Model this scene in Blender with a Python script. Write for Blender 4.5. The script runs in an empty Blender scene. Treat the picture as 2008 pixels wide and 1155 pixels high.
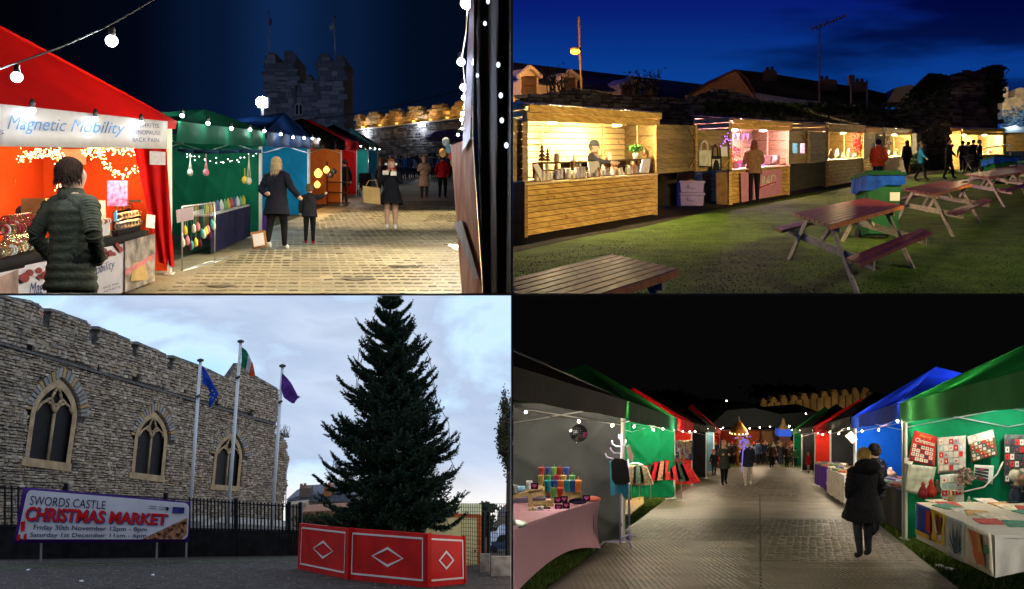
import bpy, bmesh, math, random
from mathutils import Vector as V, Matrix, Euler
RND = random.Random(11)
SC = bpy.context.scene
COL = SC.collection
F, CX, CY = 1800.0, 1004.0, 577.5          # lens in picture units, and where the level line of sight meets the picture
# ---------------------------------------------------------------- camera, world, exposure
cam = bpy.data.cameras.new('camera')
cam.sensor_width = 36.0
cam.sensor_fit = 'HORIZONTAL'
cam.lens = 36.0 * F / 2008.0
cam.clip_start, cam.clip_end = 0.05, 1500
camo = bpy.data.objects.new('camera', cam)
COL.objects.link(camo)
camo.location = (0, 0, 0)
camo.rotation_euler = (math.radians(90), 0, 0)
SC.camera = camo
w = bpy.data.worlds.new('World')
SC.world = w
w.use_nodes = True
nt = w.node_tree
bg = nt.nodes.get('Background') or nt.nodes.new('ShaderNodeBackground')
sky = nt.nodes.new('ShaderNodeTexSky')
sky.sky_type = 'NISHITA'
sky.sun_disc = False
sky.sun_elevation = math.radians(-3.5)
sky.sun_rotation = math.radians(160)
nt.links.new(sky.outputs[0], bg.inputs[0])
bg.inputs[1].default_value = 0.10
SC.view_settings.view_transform = 'Standard'
SC.view_settings.look = 'None'
SC.view_settings.exposure = 0
SC.view_settings.gamma = 1
SC.render.engine = 'CYCLES'
SC.cycles.use_denoising = True
SC.cycles.max_bounces = 6
SC.cycles.diffuse_bounces = 3
SC.cycles.glossy_bounces = 2
SC.cycles.transmission_bounces = 3
SC.cycles.transparent_max_bounces = 4
SC.cycles.volume_bounces = 0
SC.cycles.sample_clamp_indirect = 4
SC.cycles.caustics_reflective = False
SC.cycles.caustics_refractive = False
# ---------------------------------------------------------------- materials
_M = {}
def mt(name, col, rough=.75, metal=0, var=.18, scale=6, bump=0, bscale=40, transl=0, coat=0, col2=None, dist='FINE'):
 if name in _M: return _M[name]
 m = bpy.data.materials.new(name); m.use_nodes = True
 n = m.node_tree.nodes; l = m.node_tree.links
 b = n['Principled BSDF']; out = n['Material Output']
 b.inputs['Roughness'].default_value = rough
 b.inputs['Metallic'].default_value = metal
 if coat: b.inputs['Coat Weight'].default_value = coat
 b.inputs['Specular IOR Level'].default_value = .5 if coat or metal or rough < .42 else .14
 tc = n.new('ShaderNodeTexCoord')
 no = n.new('ShaderNodeTexNoise'); no.inputs['Scale'].default_value = scale; no.inputs['Detail'].default_value = 5
 l.new(tc.outputs['Object'], no.inputs['Vector'])
 rp = n.new('ShaderNodeValToRGB')
 c1 = tuple(max(0, c * (1 - var)) for c in col); c2 = col2 or tuple(min(1, c * (1 + var)) for c in col)
 rp.color_ramp.elements[0].color = (*c1, 1); rp.color_ramp.elements[0].position = .35
 rp.color_ramp.elements[1].color = (*c2, 1); rp.color_ramp.elements[1].position = .65
 l.new(no.outputs['Fac'], rp.inputs['Fac']); l.new(rp.outputs['Color'], b.inputs['Base Color'])
 if bump:
  n2 = n.new('ShaderNodeTexNoise'); n2.inputs['Scale'].default_value = bscale; n2.inputs['Detail'].default_value = 4
  l.new(tc.outputs['Object'], n2.inputs['Vector'])
  bp = n.new('ShaderNodeBump'); bp.inputs['Strength'].default_value = bump; bp.inputs['Distance'].default_value = .05
  l.new(n2.outputs['Fac'], bp.inputs['Height']); l.new(bp.outputs['Normal'], b.inputs['Normal'])
 if transl:
  t = n.new('ShaderNodeBsdfTranslucent'); mx = n.new('ShaderNodeMixShader'); mx.inputs[0].default_value = transl
  l.new(rp.outputs['Color'], t.inputs['Color']); l.new(b.outputs[0], mx.inputs[1]); l.new(t.outputs[0], mx.inputs[2])
  l.new(mx.outputs[0], out.inputs['Surface'])
 _M[name] = m
 return m
def wood(name, c1, c2, rough=.6, axis=(1, 1, 14), coat=0):
 """Sawn timber: long grain, knots."""
 if name in _M: return _M[name]
 m = bpy.data.materials.new(name); m.use_nodes = True
 n = m.node_tree.nodes; l = m.node_tree.links; b = n['Principled BSDF']
 b.inputs['Roughness'].default_value = rough; b.inputs['Coat Weight'].default_value = coat
 b.inputs['Coat Roughness'].default_value = .3; b.inputs['Specular IOR Level'].default_value = .25
 tc = n.new('ShaderNodeTexCoord'); mp = n.new('ShaderNodeMapping'); mp.inputs['Scale'].default_value = axis
 oi = n.new('ShaderNodeObjectInfo'); ad = n.new('ShaderNodeVectorMath'); ad.operation = 'ADD'
 mu = n.new('ShaderNodeMath'); mu.operation = 'MULTIPLY'; mu.inputs[1].default_value = 37
 l.new(oi.outputs['Random'], mu.inputs[0]); l.new(tc.outputs['Object'], ad.inputs[0]); l.new(mu.outputs[0], ad.inputs[1])
 l.new(ad.outputs[0], mp.inputs[0])
 no = n.new('ShaderNodeTexNoise'); no.inputs['Scale'].default_value = 2.2; no.inputs['Detail'].default_value = 6; no.inputs['Distortion'].default_value = .6
 l.new(mp.outputs[0], no.inputs['Vector'])
 rp = n.new('ShaderNodeValToRGB'); rp.color_ramp.elements[0].color = (*c1, 1); rp.color_ramp.elements[1].color = (*c2, 1)
 rp.color_ramp.elements[0].position = .36; rp.color_ramp.elements[1].position = .62
 l.new(no.outputs['Fac'], rp.inputs['Fac'])
 vo = n.new('ShaderNodeTexVoronoi'); vo.inputs['Scale'].default_value = 2.6
 l.new(ad.outputs[0], vo.inputs['Vector'])
 kr = n.new('ShaderNodeValToRGB'); kr.color_ramp.elements[0].color = (.25, .25, .25, 1); kr.color_ramp.elements[1].color = (1, 1, 1, 1)
 kr.color_ramp.elements[0].position = .06; kr.color_ramp.elements[1].position = .16
 l.new(vo.outputs['Distance'], kr.inputs['Fac'])
 mx = n.new('ShaderNodeMixRGB'); mx.blend_type = 'MULTIPLY'; mx.inputs[0].default_value = .6
 l.new(rp.outputs[0], mx.inputs[1]); l.new(kr.outputs[0], mx.inputs[2]); 
 hv = n.new('ShaderNodeHueSaturation'); sc = n.new('ShaderNodeMath'); sc.operation = 'MULTIPLY_ADD'; sc.inputs[1].default_value = .35; sc.inputs[2].default_value = .82
 l.new(oi.outputs['Random'], sc.inputs[0]); l.new(sc.outputs[0], hv.inputs['Value'])
 l.new(mx.outputs[0], hv.inputs['Color']); l.new(hv.outputs[0], b.inputs['Base Color'])
 bp = n.new('ShaderNodeBump'); bp.inputs['Strength'].default_value = .25; bp.inputs['Distance'].default_value = .02
 l.new(no.outputs['Fac'], bp.inputs['Height']); l.new(bp.outputs[0], b.inputs['Normal'])
 _M[name] = m
 return m
def em(name, col, st):
 if name in _M: return _M[name]
 m = bpy.data.materials.new(name); m.use_nodes = True
 b = m.node_tree.nodes['Principled BSDF']
 b.inputs['Base Color'].default_value = (*[min(.8, c) for c in col], 1)
 b.inputs['Emission Color'].default_value = (*col, 1); b.inputs['Emission Strength'].default_value = st
 _M[name] = m
 return m
def fabric(name, col, transl=.3, var=.12, bump=.25):
 m = mt(name, col, rough=.7, var=var, scale=1.5, transl=transl, bump=bump, bscale=3.5)
 m.node_tree.nodes['Principled BSDF'].inputs['Specular IOR Level'].default_value = .04
 return m
# ---------------------------------------------------------------- places: plumb things standing on sloping ground
class Place:
 def __init__(s, h, yh, xs, zs):
  s.h, s.yh, s.s = h, yh, (CY - yh) / F
  k = 2.2 / F                            # half the thickness of the dividing wall, as it widens
  s.clip = [(V((-xs, k, 0)).normalized(), 1), (V((0, k, -zs)).normalized(), 1)]
 def g(s, D): return -s.h + s.s * D
 def gp(s, px, py, H=0):                    # where a line of sight meets the ground (or H above it)
  D = (s.h - H) * F / (py - s.yh)
  return V(((px - CX) * D / F, D, s.g(D) + H))
 def p(s, X, D, H=0): return V((X, D, s.g(D) + H))
 def pt(s, px, py, D): return V(((px - CX) * D / F, D, (CY - py) * D / F))
 def pxl(s, v): return (CX + v.x * F / v.y, CY - v.z * F / v.y)
class Plane:
 """Upright plane through two points of the ground."""
 def __init__(s, a, b):
  s.a, s.b = a, b
  d = b - a; d.z = 0
  n = V((d.y, -d.x, 0)).normalized()
  if n.dot(a) > 0: n = -n                # faces the viewer
  s.n = n; s.d = d.normalized()
 def pt(s, px, py, off=0):
  r = V(((px - CX) / F, 1, (CY - py) / F))
  t = (s.a + s.n * off).dot(s.n) / r.dot(s.n)
  return r * t
 def quad(s, c, off=0):                     # c: tl, tr, br, bl
  def f(u, v, o=0):
   x = (c[0][0] * (1 - u) + c[1][0] * u) * (1 - v) + (c[3][0] * (1 - u) + c[2][0] * u) * v
   y = (c[0][1] * (1 - u) + c[1][1] * u) * (1 - v) + (c[3][1] * (1 - u) + c[2][1] * u) * v
   return s.pt(x, y, off + o)
  return f
TL = Place(1.70, 305, -1, 1)
TR = Place(1.65, 278, 1, 1)
BL = Place(1.60, 1005, -1, -1)
BR = Place(1.75, 865, 1, -1)
CUR = [TL]
# ---------------------------------------------------------------- mesh helpers
def inpoly(x, y, P):
 c = False; j = len(P) - 1
 for i in range(len(P)):
  if (P[i][1] > y) != (P[j][1] > y) and x < (P[j][0] - P[i][0]) * (y - P[i][1]) / (P[j][1] - P[i][1]) + P[i][0]: c = not c
  j = i
 return c
class MB:
 def __init__(s): s.v = []; s.f = []; s.m = []; s.cur = 0
 def add(s, vs, fs):
  o = len(s.v); s.v += [tuple(v) for v in vs]
  for f in fs: s.f.append(tuple(i + o for i in f)); s.m.append(s.cur)
  return s
 def obox(s, o, a, b, c):
  o, a, b, c = V(o), V(a), V(b), V(c)
  vs = [o, o + a, o + a + b, o + b, o + c, o + a + c, o + a + b + c, o + b + c]
  return s.add(vs, [(0, 3, 2, 1), (4, 5, 6, 7), (0, 1, 5, 4), (1, 2, 6, 5), (2, 3, 7, 6), (3, 0, 4, 7)])
 def box(s, c, sx, sy, sz, rz=0):
  c = V(c); q = Matrix.Rotation(rz, 3, 'Z')
  a, b, d = q @ V((sx, 0, 0)), q @ V((0, sy, 0)), V((0, 0, sz))
  return s.obox(c - a / 2 - b / 2 - d / 2, a, b, d)
 def prism(s, poly, ext):
  n = len(poly); ext = V(ext); vs = [V(p) for p in poly] + [V(p) + ext for p in poly]
  fs = [tuple(range(n)), tuple(reversed(range(n, 2 * n)))] + [(i, (i + 1) % n, (i + 1) % n + n, i + n) for i in range(n)]
  return s.add(vs, fs)
 def tube(s, p0, p1, r0, r1=None, n=8):
  r1 = r0 if r1 is None else r1; p0, p1 = V(p0), V(p1); d = (p1 - p0)
  if d.length < 1e-6: return s
  d.normalize(); a = d.orthogonal().normalized(); b = d.cross(a)
  vs = []
  for p, r in ((p0, r0), (p1, r1)):
   for i in range(n):
    t = 2 * math.pi * i / n; vs.append(p + (a * math.cos(t) + b * math.sin(t)) * r)
  return s.add(vs, [(i, (i + 1) % n, (i + 1) % n + n, i + n) for i in range(n)] + [tuple(reversed(range(n))), tuple(range(n, 2 * n))])
 def path(s, pts, r, n=6):
  for i in range(len(pts) - 1):
   s.tube(pts[i], pts[i + 1], r if not isinstance(r, list) else r[i], r if not isinstance(r, list) else r[i + 1], n)
  return s
 def lathe(s, c, prof, n=12, sx=1, sy=1):
  c = V(c); vs = []
  for r, z in prof:
   for i in range(n):
    t = 2 * math.pi * i / n; vs.append(c + V((r * sx * math.cos(t), r * sy * math.sin(t), z)))
  fs = []
  for k in range(len(prof) - 1):
   for i in range(n): fs.append((k * n + i, k * n + (i + 1) % n, (k + 1) * n + (i + 1) % n, (k + 1) * n + i))
  fs += [tuple(reversed(range(n))), tuple(range((len(prof) - 1) * n, len(prof) * n))]
  return s.add(vs, fs)
 def ell(s, c, rx, ry=None, rz=None, n=10, m=7, rot=None):
  ry = ry or rx; rz = rz or rx; c = V(c); vs = []
  for k in range(m + 1):
   th = math.pi * (k * .996 + .002 * m) / m
   for i in range(n):
    t = 2 * math.pi * i / n
    q = V((rx * math.sin(th) * math.cos(t), ry * math.sin(th) * math.sin(t), rz * math.cos(th)))
    vs.append(c + (rot @ q if rot else q))
  fs = [(k * n + i, (k + 1) * n + i, (k + 1) * n + (i + 1) % n, k * n + (i + 1) % n) for k in range(m) for i in range(n)]
  fs += [tuple(range(n)), tuple(reversed(range(m * n, (m + 1) * n)))]
  return s.add(vs, fs)
 def grid(s, fn, nu, nv):
  vs = [fn(i / nu, j / nv) for j in range(nv + 1) for i in range(nu + 1)]
  fs = [(j * (nu + 1) + i, j * (nu + 1) + i + 1, (j + 1) * (nu + 1) + i + 1, (j + 1) * (nu + 1) + i) for j in range(nv) for i in range(nu)]
  return s.add(vs, fs)
 def text(s, body, fn, shear=0, bold=0, align=None):
  vs, fs = text_data(body, shear, bold)
  return s.add([fn(x, y) for x, y in vs], fs)
 def build(s, name, mat, parent=None, smooth=False, label=None, cat=None, group=None, kind=None, local=False, recalc=True, clip=True, solid=0):
  me = bpy.data.meshes.new(name)
  off = V((0, 0, 0))
  if parent is not None and not local:
   q = parent
   while q is not None: off = off + q.location; q = q.parent
  vs = s.v; pl = CUR[0]; cut = False
  if clip and not local:
   for n, _ in pl.clip:
    if any(n.x * v[0] + n.y * v[1] + n.z * v[2] > 0 for v in vs): cut = True
  me.from_pydata(vs, [], s.f)
  mats = mat if isinstance(mat, (list, tuple)) else [mat]
  for m in mats: me.materials.append(m)
  if len(mats) > 1: me.polygons.foreach_set('material_index', s.m)
  if cut or recalc or solid:
   bm = bmesh.new(); bm.from_mesh(me)
   if cut:
    for n, _ in pl.clip:
     bmesh.ops.bisect_plane(bm, geom=bm.verts[:] + bm.edges[:] + bm.faces[:], plane_co=(0, 0, 0), plane_no=n, clear_outer=True)
   if recalc: bmesh.ops.recalc_face_normals(bm, faces=bm.faces[:])
   bm.to_mesh(me); bm.free()
  if not local: me.transform(Matrix.Translation(-off))
  if smooth: me.polygons.foreach_set('use_smooth', [True] * len(me.polygons))
  if len(me.vertices) == 0: return None
  o = bpy.data.objects.new(name, me); COL.objects.link(o)
  if parent is not None: o.parent = parent
  elif not local:                       # stand the origin at the base of a thing of one mesh
   xs = [v.co for v in me.vertices]; c = V((sum(v.x for v in xs) / len(xs), sum(v.y for v in xs) / len(xs), min(v.z for v in xs)))
   if kind != 'structure': me.transform(Matrix.Translation(-c)); o.location = c
  if solid:
   md = o.modifiers.new('solid', 'SOLIDIFY'); md.thickness = solid
  if label: o['label'] = label
  if cat: o['category'] = cat
  if group: o['group'] = group
  if kind: o['kind'] = kind
  return o
_T = {}
def text_data(body, shear, bold):
 k = (body, shear, bold)
 if k not in _T:
  cu = bpy.data.curves.new('t', 'FONT'); cu.body = body; cu.shear = shear; cu.offset = bold; cu.resolution_u = 3
  o = bpy.data.objects.new('t', cu); COL.objects.link(o)
  dg = bpy.context.evaluated_depsgraph_get(); dg.update()
  me = bpy.data.meshes.new_from_object(o.evaluated_get(dg))
  vs = [(v.co.x, v.co.y) for v in me.vertices]; fs = [tuple(p.vertices) for p in me.polygons]
  x0 = min(v[0] for v in vs); x1 = max(v[0] for v in vs); y0 = min(v[1] for v in vs); y1 = max(v[1] for v in vs)
  _T[k] = ([((x - x0) / (x1 - x0), 1 - (y - y0) / (y1 - y0)) for x, y in vs], fs)
  bpy.data.objects.remove(o); bpy.data.meshes.remove(me)
 return _T[k]
def thing(name, label, cat, loc, group=None, rz=0):
 o = bpy.data.objects.new(name, None); COL.objects.link(o)
 o.location = loc; o.rotation_euler = (0, 0, rz); o.empty_display_size = .1
 o['label'] = label; o['category'] = cat
 if group: o['group'] = group
 return o
def put(name, me, loc, rot=(0, 0, 0), scale=(1, 1, 1), parent=None, label=None, cat=None, group=None, kind=None):
 o = bpy.data.objects.new(name, me); COL.objects.link(o)
 o.location = loc; o.rotation_euler = rot; o.scale = scale
 if parent is not None: o.parent = parent
 if label: o['label'] = label
 if cat: o['category'] = cat
 if group: o['group'] = group
 if kind: o['kind'] = kind
 return o
_P = {}
def proto(key, fn, mat, smooth=False):
 if key not in _P:
  b = MB(); fn(b); me = bpy.data.meshes.new(key); me.from_pydata(b.v, [], b.f)
  mats = mat if isinstance(mat, (list, tuple)) else [mat]
  for m in mats: me.materials.append(m)
  if len(mats) > 1: me.polygons.foreach_set('material_index', b.m)
  if smooth: me.polygons.foreach_set('use_smooth', [True] * len(me.polygons))
  _P[key] = me
 return _P[key]
def clone(root, loc, rz=None, label=None, group=None, scale=None):
 r = root.copy(); COL.objects.link(r); r.location = loc
 if rz is not None: r.rotation_euler = (0, 0, rz)
 if scale is not None: r.scale = (scale,) * 3
 if label: r['label'] = label
 if group: r['group'] = group
 for ch in [o for o in root.children]:
  c = ch.copy(); COL.objects.link(c); c.parent = r
  for g in ch.children:
   d = g.copy(); COL.objects.link(d); d.parent = c
 return r
def lamp(loc, col, power, r=.03, parent=None, name='light', spot=None, aim=None):
 l = bpy.data.lights.new(name, 'SPOT' if spot else 'POINT'); l.color = col; l.energy = power; l.shadow_soft_size = r
 o = bpy.data.objects.new(name, l); COL.objects.link(o)
 if parent is not None: o.parent = parent; loc = V(loc) - parent.location
 o.location = loc
 if spot:
  l.spot_size = math.radians(spot); l.spot_blend = .6
  d = V(aim); o.rotation_euler = d.to_track_quat('-Z', 'Y').to_euler()
 return o
def folds(u, v, seed, amp):
 cr = lambda t: (1 - abs(math.sin(t))) ** 2.5
 a = math.sin(u * 7 + seed + v * 2.1) * .35 + cr(u * 9 + v * 7 + seed) * .55 + cr((u * 1.3 - v) * 8 + seed * 2.3) * .45 * (1 - v * .5) + cr(u * 17 - v * 3 + seed * 1.7) * .3 + cr(v * 11 + u * 5 + seed) * .22 + math.sin(v * 5 + u * 3 + seed) * .2
 return a * amp
def cloth(b, p00, p10, p11, p01, nrm, amp, seed, nu=28, nv=18, sag=0):
 """Hung sheet between four corners (top left, top right, bottom right, bottom left)."""
 p00, p10, p11, p01, nrm = V(p00), V(p10), V(p11), V(p01), V(nrm)
 def f(u, v):
  p = (p00 * (1 - u) + p10 * u) * (1 - v) + (p01 * (1 - u) + p11 * u) * v
  e = min(1, v * 5 + .15)
  p = p + nrm * folds(u, v, seed, amp) * e
  p.z -= sag * (1 - v) * 4 * u * (1 - u)
  return p
 b.grid(f, nu, nv)
 return b
# ---------------------------------------------------------------- people
def seg_d(p, a, b):
 ab = b - a; t = max(0, min(1, (p - a).dot(ab) / max(1e-9, ab.length_squared)))
 return (p - (a + ab * t)).length
ARMS = {   # elbow, wrist, hand for (right, left), forward is +y, x outwards
 'down': [((.25, -.03, 1.14), (.27, .03, .90), (.27, .05, .80))] * 2,
 'pocket': [((.28, -.08, 1.16), (.22, .05, .98), (.18, .08, .93))] * 2,
 'hold': [((.25, .02, 1.15), (.14, .24, 1.22), (.08, .28, 1.27))] * 2,
 'phone': [((.26, .06, 1.15), (.12, .22, 1.36), (.06, .24, 1.42))] * 2,
 'walk': [((.25, .10, 1.15), (.24, .26, .98), (.24, .31, .90)), ((.25, -.14, 1.15), (.26, -.12, .92), (.26, -.10, .83))],
 'reach': [((.24, .22, 1.28), (.20, .48, 1.24), (.18, .58, 1.22)), ((.25, .02, 1.15), (.16, .22, 1.05), (.12, .28, 1.03))],
 'behind': [((.28, -.12, 1.15), (.16, -.2, 1.02), (.06, -.2, 1.04))] * 2,
 'lead': [((.30, .0, 1.18), (.44, .04, 1.0), (.50, .05, .94)), ((.27, -.10, 1.15), (.13, -.18, 1.04), (.04, -.19, 1.06))],
 'led': [((.30, .0, 1.40), (.44, .04, 1.50), (.52, .05, 1.56)), ((.26, -.02, 1.16), (.27, .03, .93), (.27, .05, .84))],
 'elbow': [((.28, -.02, 1.16), (.14, .12, 1.32), (.08, .16, 1.40)), ((.25, -.03, 1.14), (.27, .03, .90), (.27, .05, .80))],
}
SKIN = [(.50, .30, .22), (.38, .22, .15), (.56, .36, .27)]
def cmat(kind, c, rough=.85):
 return mt('%s_%02d%02d%02d' % (kind, int(c[0] * 99), int(c[1] * 99), int(c[2] * 99)), c, rough=rough, var=.2, scale=14, bump=.25, bscale=30)
BODY = {}
def person(pl, px, py, H, face, label, coat=(.02, .02, .03), legs=(.02, .02, .025), hair=(.03, .02, .015), style='short', hem=.45, arms='down', stride=.1,
           flare=1.0, skin=0, hat=None, quilt=0, shoes=(.02, .02, .02), group=None, detail=False, loc=None, scarf=None, seated=False, vest=None, cut=None, bulk=1.0, sub=1, bare=False, strands=False):
 loc = loc if loc is not None else pl.gp(px, py)
 root = thing('person', label, 'person', loc, group, math.pi + math.radians(face))
 k = H / 1.75
 A = ARMS[arms]
 P = {}
 P['pel'] = V((0, 0, .96)); P['bel'] = V((0, .0, 1.12)); P['che'] = V((0, 0, 1.33)); P['nb'] = V((0, -.01, 1.46)); P['ne'] = V((0, .01, 1.53)); P['hd'] = V((0, .02, 1.625)); P['ht'] = V((0, .02, 1.71))
 for sx, sd in ((1, 0), (-1, 1)):
  P['sh%d' % sd] = V((sx * .17, 0, 1.41))
  for nm, q in zip(('el', 'wr', 'ha'), A[sd]): P[nm + str(sd)] = V((sx * q[0], q[1], q[2]))
  st = stride * (1 if sd == 0 else -1)
  P['hp%d' % sd] = V((sx * .09, 0, .90))
  if seated:
   P['kn%d' % sd] = V((sx * .12, .42, .86)); P['an%d' % sd] = V((sx * .12, .40, .46)); P['to%d' % sd] = V((sx * .12, .52, .42))
  else:
   P['kn%d' % sd] = V((sx * .10, st * .55 + .02, .50)); P['an%d' % sd] = V((sx * .10, st - .03, .09 + (.05 if st < 0 and stride > .08 else 0)))
   P['to%d' % sd] = V((sx * .11, st + .11, .045))
 names = list(P); idx = {n: i for i, n in enumerate(names)}
 rad = {'pel': (.155, .125), 'bel': (.15, .115), 'che': (.18, .13), 'nb': (.09, .08), 'ne': (.06, .06), 'hd': (.10, .112), 'ht': (.075, .085)}
 for sd in '01':
  rad.update({'sh' + sd: (.085, .085), 'el' + sd: (.062, .062), 'wr' + sd: (.043, .043), 'ha' + sd: (.042, .03), 'hp' + sd: (.11, .11), 'kn' + sd: (.072, .072), 'an' + sd: (.048, .048), 'to' + sd: (.05, .04)})
 E = [('pel', 'bel'), ('bel', 'che'), ('che', 'nb'), ('nb', 'ne'), ('ne', 'hd'), ('hd', 'ht')]
 for sd in '01': E += [('che', 'sh' + sd), ('sh' + sd, 'el' + sd), ('el' + sd, 'wr' + sd), ('wr' + sd, 'ha' + sd), ('pel', 'hp' + sd), ('hp' + sd, 'kn' + sd), ('kn' + sd, 'an' + sd), ('an' + sd, 'to' + sd)]
 key = (arms, round(stride, 2), seated, sub, bare)
 if key not in BODY:
  me = bpy.data.meshes.new('sk'); me.from_pydata([P[n] for n in names], [(idx[a], idx[b]) for a, b in E], [])
  o = bpy.data.objects.new('sk', me); COL.objects.link(o)
  md = o.modifiers.new('s', 'SKIN'); md.use_smooth_shade = True
  for i, n in enumerate(names):
   sv = me.skin_vertices[0].data[i]; r = rad[n]; sv.radius = (r[0] * 1.08, r[1] * 1.08); sv.use_root = (n == 'pel')
  s2 = o.modifiers.new('ss', 'SUBSURF'); s2.levels = sub; s2.render_levels = sub
  dg = bpy.context.evaluated_depsgraph_get(); dg.update()
  bm = bpy.data.meshes.new_from_object(o.evaluated_get(dg))
  bpy.data.objects.remove(o); bpy.data.meshes.remove(me)
  SEG = [(P[a], P[b], (1 if a in ('ne', 'hd', 'nb') and b in ('hd', 'ht', 'ne') else 1 if b[:2] == 'ha' else 3 if b[:2] == 'to' else 2 if b[:2] in ('hp', 'kn', 'an') else 0)) for a, b in E]
  mi = [min(SEG, key=lambda q: seg_d(p.center, q[0], q[1]))[2] for p in bm.polygons]
  if bare: mi = [1 if (m == 2 and p.center.z < .5) else m for m, p in zip(mi, bm.polygons)]
  BODY[key] = (bm, mi)
 bm, mi = BODY[key]; bm = bm.copy()
 mats = [cmat('cloth', coat), mt('skin%d' % skin, SKIN[skin], rough=.55, var=.06), cmat('cloth', legs), cmat('leather', shoes, .5)]
 for m in mats: bm.materials.append(m)
 bm.polygons.foreach_set('material_index', mi)
 bm.transform(Matrix.Scale(k, 4))
 body = put('body', bm, (0, 0, 0), parent=root)
 def lb(b, name, mat, smooth=True):
  b.v = [(v[0] * k, v[1] * k, v[2] * k) for v in b.v]
  return b.build(name, mat, root, smooth=smooth, local=True)
 # coat: a shell that follows the torso and ends in a hem
 b = MB(); prof = []
 zt = 1.45; z0 = hem * 1.75; N = 40 if quilt else 12
 for i in range(N + 1):
  z = z0 + (zt - z0) * i / N
  if z > 1.36: rx, ry = .195 - (z - 1.36) * 1.2, .135 - (z - 1.36) * .5
  elif z > 1.1: rx, ry = .17 + (z - 1.1) * .1, .125 + (z - 1.1) * .04
  else: rx, ry = .17 + (1.1 - z) * .12 * flare, .125 + (1.1 - z) * .13 * flare
  q = (1 + .07 * abs(math.sin(i * math.pi / 4))) if quilt else 1 + .02 * math.sin(i * 2.1)
  prof.append((rx * q * bulk, ry * q * bulk, z))
 n = 20; vs = []
 for j, (rx, ry, z) in enumerate(prof):
  for i in range(n):
   t = 2 * math.pi * i / n; wv = 1 + .05 * flare * math.sin(5 * t + z * 3) * max(0, 1.05 - z) * 2
   vs.append(V((rx * math.cos(t) * wv, ry * math.sin(t) * wv, z)))
 fs = [(j * n + i, j * n + (i + 1) % n, (j + 1) * n + (i + 1) % n, (j + 1) * n + i) for j in range(len(prof) - 1) for i in range(n)] + [tuple(range(len(vs) - n, len(vs)))]
 b.add(vs, fs)
 if quilt or bulk > 1.05:
  for sd in '01':
   a, e_, w_ = P['sh' + sd], P['el' + sd], P['wr' + sd]
   pts = [a.lerp(e_, i / 12) for i in range(12)] + [e_.lerp(w_, i / 10) for i in range(11)]
   for i in range(len(pts) - 1):
    r = (.085 - .0015 * i) * (1.0 if i % 3 else .88) * min(bulk, 1.1); r2 = (.085 - .0015 * i) * (1.0 if (i + 1) % 3 else .88) * min(bulk, 1.1)
    b.tube(pts[i], pts[i + 1], r, r2, 12)
  b.lathe((0, 0, 0), [(.10, 1.42), (.105, 1.47), (.095, 1.52), (.085, 1.53)], 14)
 lb(b, 'coat', mats[0])
 # hair / hat
 b = MB(); hm = cmat('hair', hair, .9)
 b.ell((0, -.016, 1.662), .100, .114, .110, 16, 12)
 hr = random.Random(int(px * 7 + py))
 b.v = [(v[0] * (1 + hr.uniform(-.03, .06)), v[1] * (1 + hr.uniform(-.03, .06)), 1.66 + (v[2] - 1.66) * (1 + hr.uniform(-.03, .07))) for v in b.v]
 if style in ('long', 'bob'):
  zl = 1.28 if style == 'long' else 1.45
  prof2 = [(.07, zl), (.105, zl + .08), (.105, 1.55), (.10, 1.64)]
  c = MB(); c.lathe((0, -.045, 0), prof2, 12, 1, .62); b.add(c.v, c.f)
 if style == 'bun': b.ell((0, -.09, 1.76), .05)
 if style == 'hood': b.ell((0, -.09, 1.48), .15, .10, .09)
 if strands:
  q = random.Random(3); zb_ = {'short': 1.56, 'bob': 1.44, 'long': 1.27}.get(style, 1.6)
  for i in range(900):
   t, z = q.uniform(0, 6.28), q.uniform(zb_, 1.765); back = math.sin(t) < .15 or z > 1.70
   if not back: continue
   r = math.sqrt(max(.05, 1 - ((z - 1.66) / .115) ** 2)) if z > 1.62 else 1.0
   if z < 1.5 and style == 'short': r = .85
   c = V((.104 * r * math.cos(t), .118 * r * math.sin(t) - .018, z)); l_ = q.uniform(.02, .05) if style == 'short' else q.uniform(.05, .10)
   o_ = V((math.cos(t), math.sin(t), 0)); w_ = V((-math.sin(t), math.cos(t), 0)) * .006; e_ = c + o_ * q.uniform(0, .016) - V((0, 0, l_)) + w_ * q.uniform(-3, 3)
   b.add([c - w_, c + w_, e_], [(0, 1, 2)])
 if b: 
  # open the face: push back whatever of the hair covers it
  b.v = [(v[0], min(v[1], .02 if v[2] < 1.695 else v[1]), v[2]) for v in b.v]
  lb(b, 'hair', hm, smooth=True)
 if hat:
  b = MB(); b.lathe((0, -.005, 0), [(.108, 1.655), (.116, 1.67), (.116, 1.70), (.108, 1.71), (.102, 1.75), (.07, 1.79), (.02, 1.805)], 14, 1, 1.08)
  lb(b, 'hat', cmat('wool', hat, .95))
 if scarf:
  b = MB()
  for i in range(12):
   t0, t1 = 2 * math.pi * i / 12, 2 * math.pi * (i + 1) / 12
   b.tube((.09 * math.cos(t0), .085 * math.sin(t0), 1.49), (.09 * math.cos(t1), .085 * math.sin(t1), 1.49), .04, .04, 8)
  lb(b, 'scarf', cmat('wool', scarf, .95))
 if vest:
  b = MB(); b.lathe((0, 0, 0), [(.21, z0 + .04), (.2, z0 + .12)], 18, 1, .74); b.lathe((0, 0, 0), [(.202, z0 + .19), (.198, z0 + .26)], 18, 1, .74)
  lb(b, 'reflective_band', mt('reflective', vest, rough=.3, var=.05))
 # face
 b = MB()
 for sx in (-1, 1): b.ell((sx * .036, .107, 1.645), .011, .008, .008, 8, 5)
 b.ell((0, .112, 1.572), .024, .008, .007, 8, 5)
 for sx in (-1, 1): b.ell((sx * .037, .102, 1.668), .02, .006, .005, 8, 4)
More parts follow.
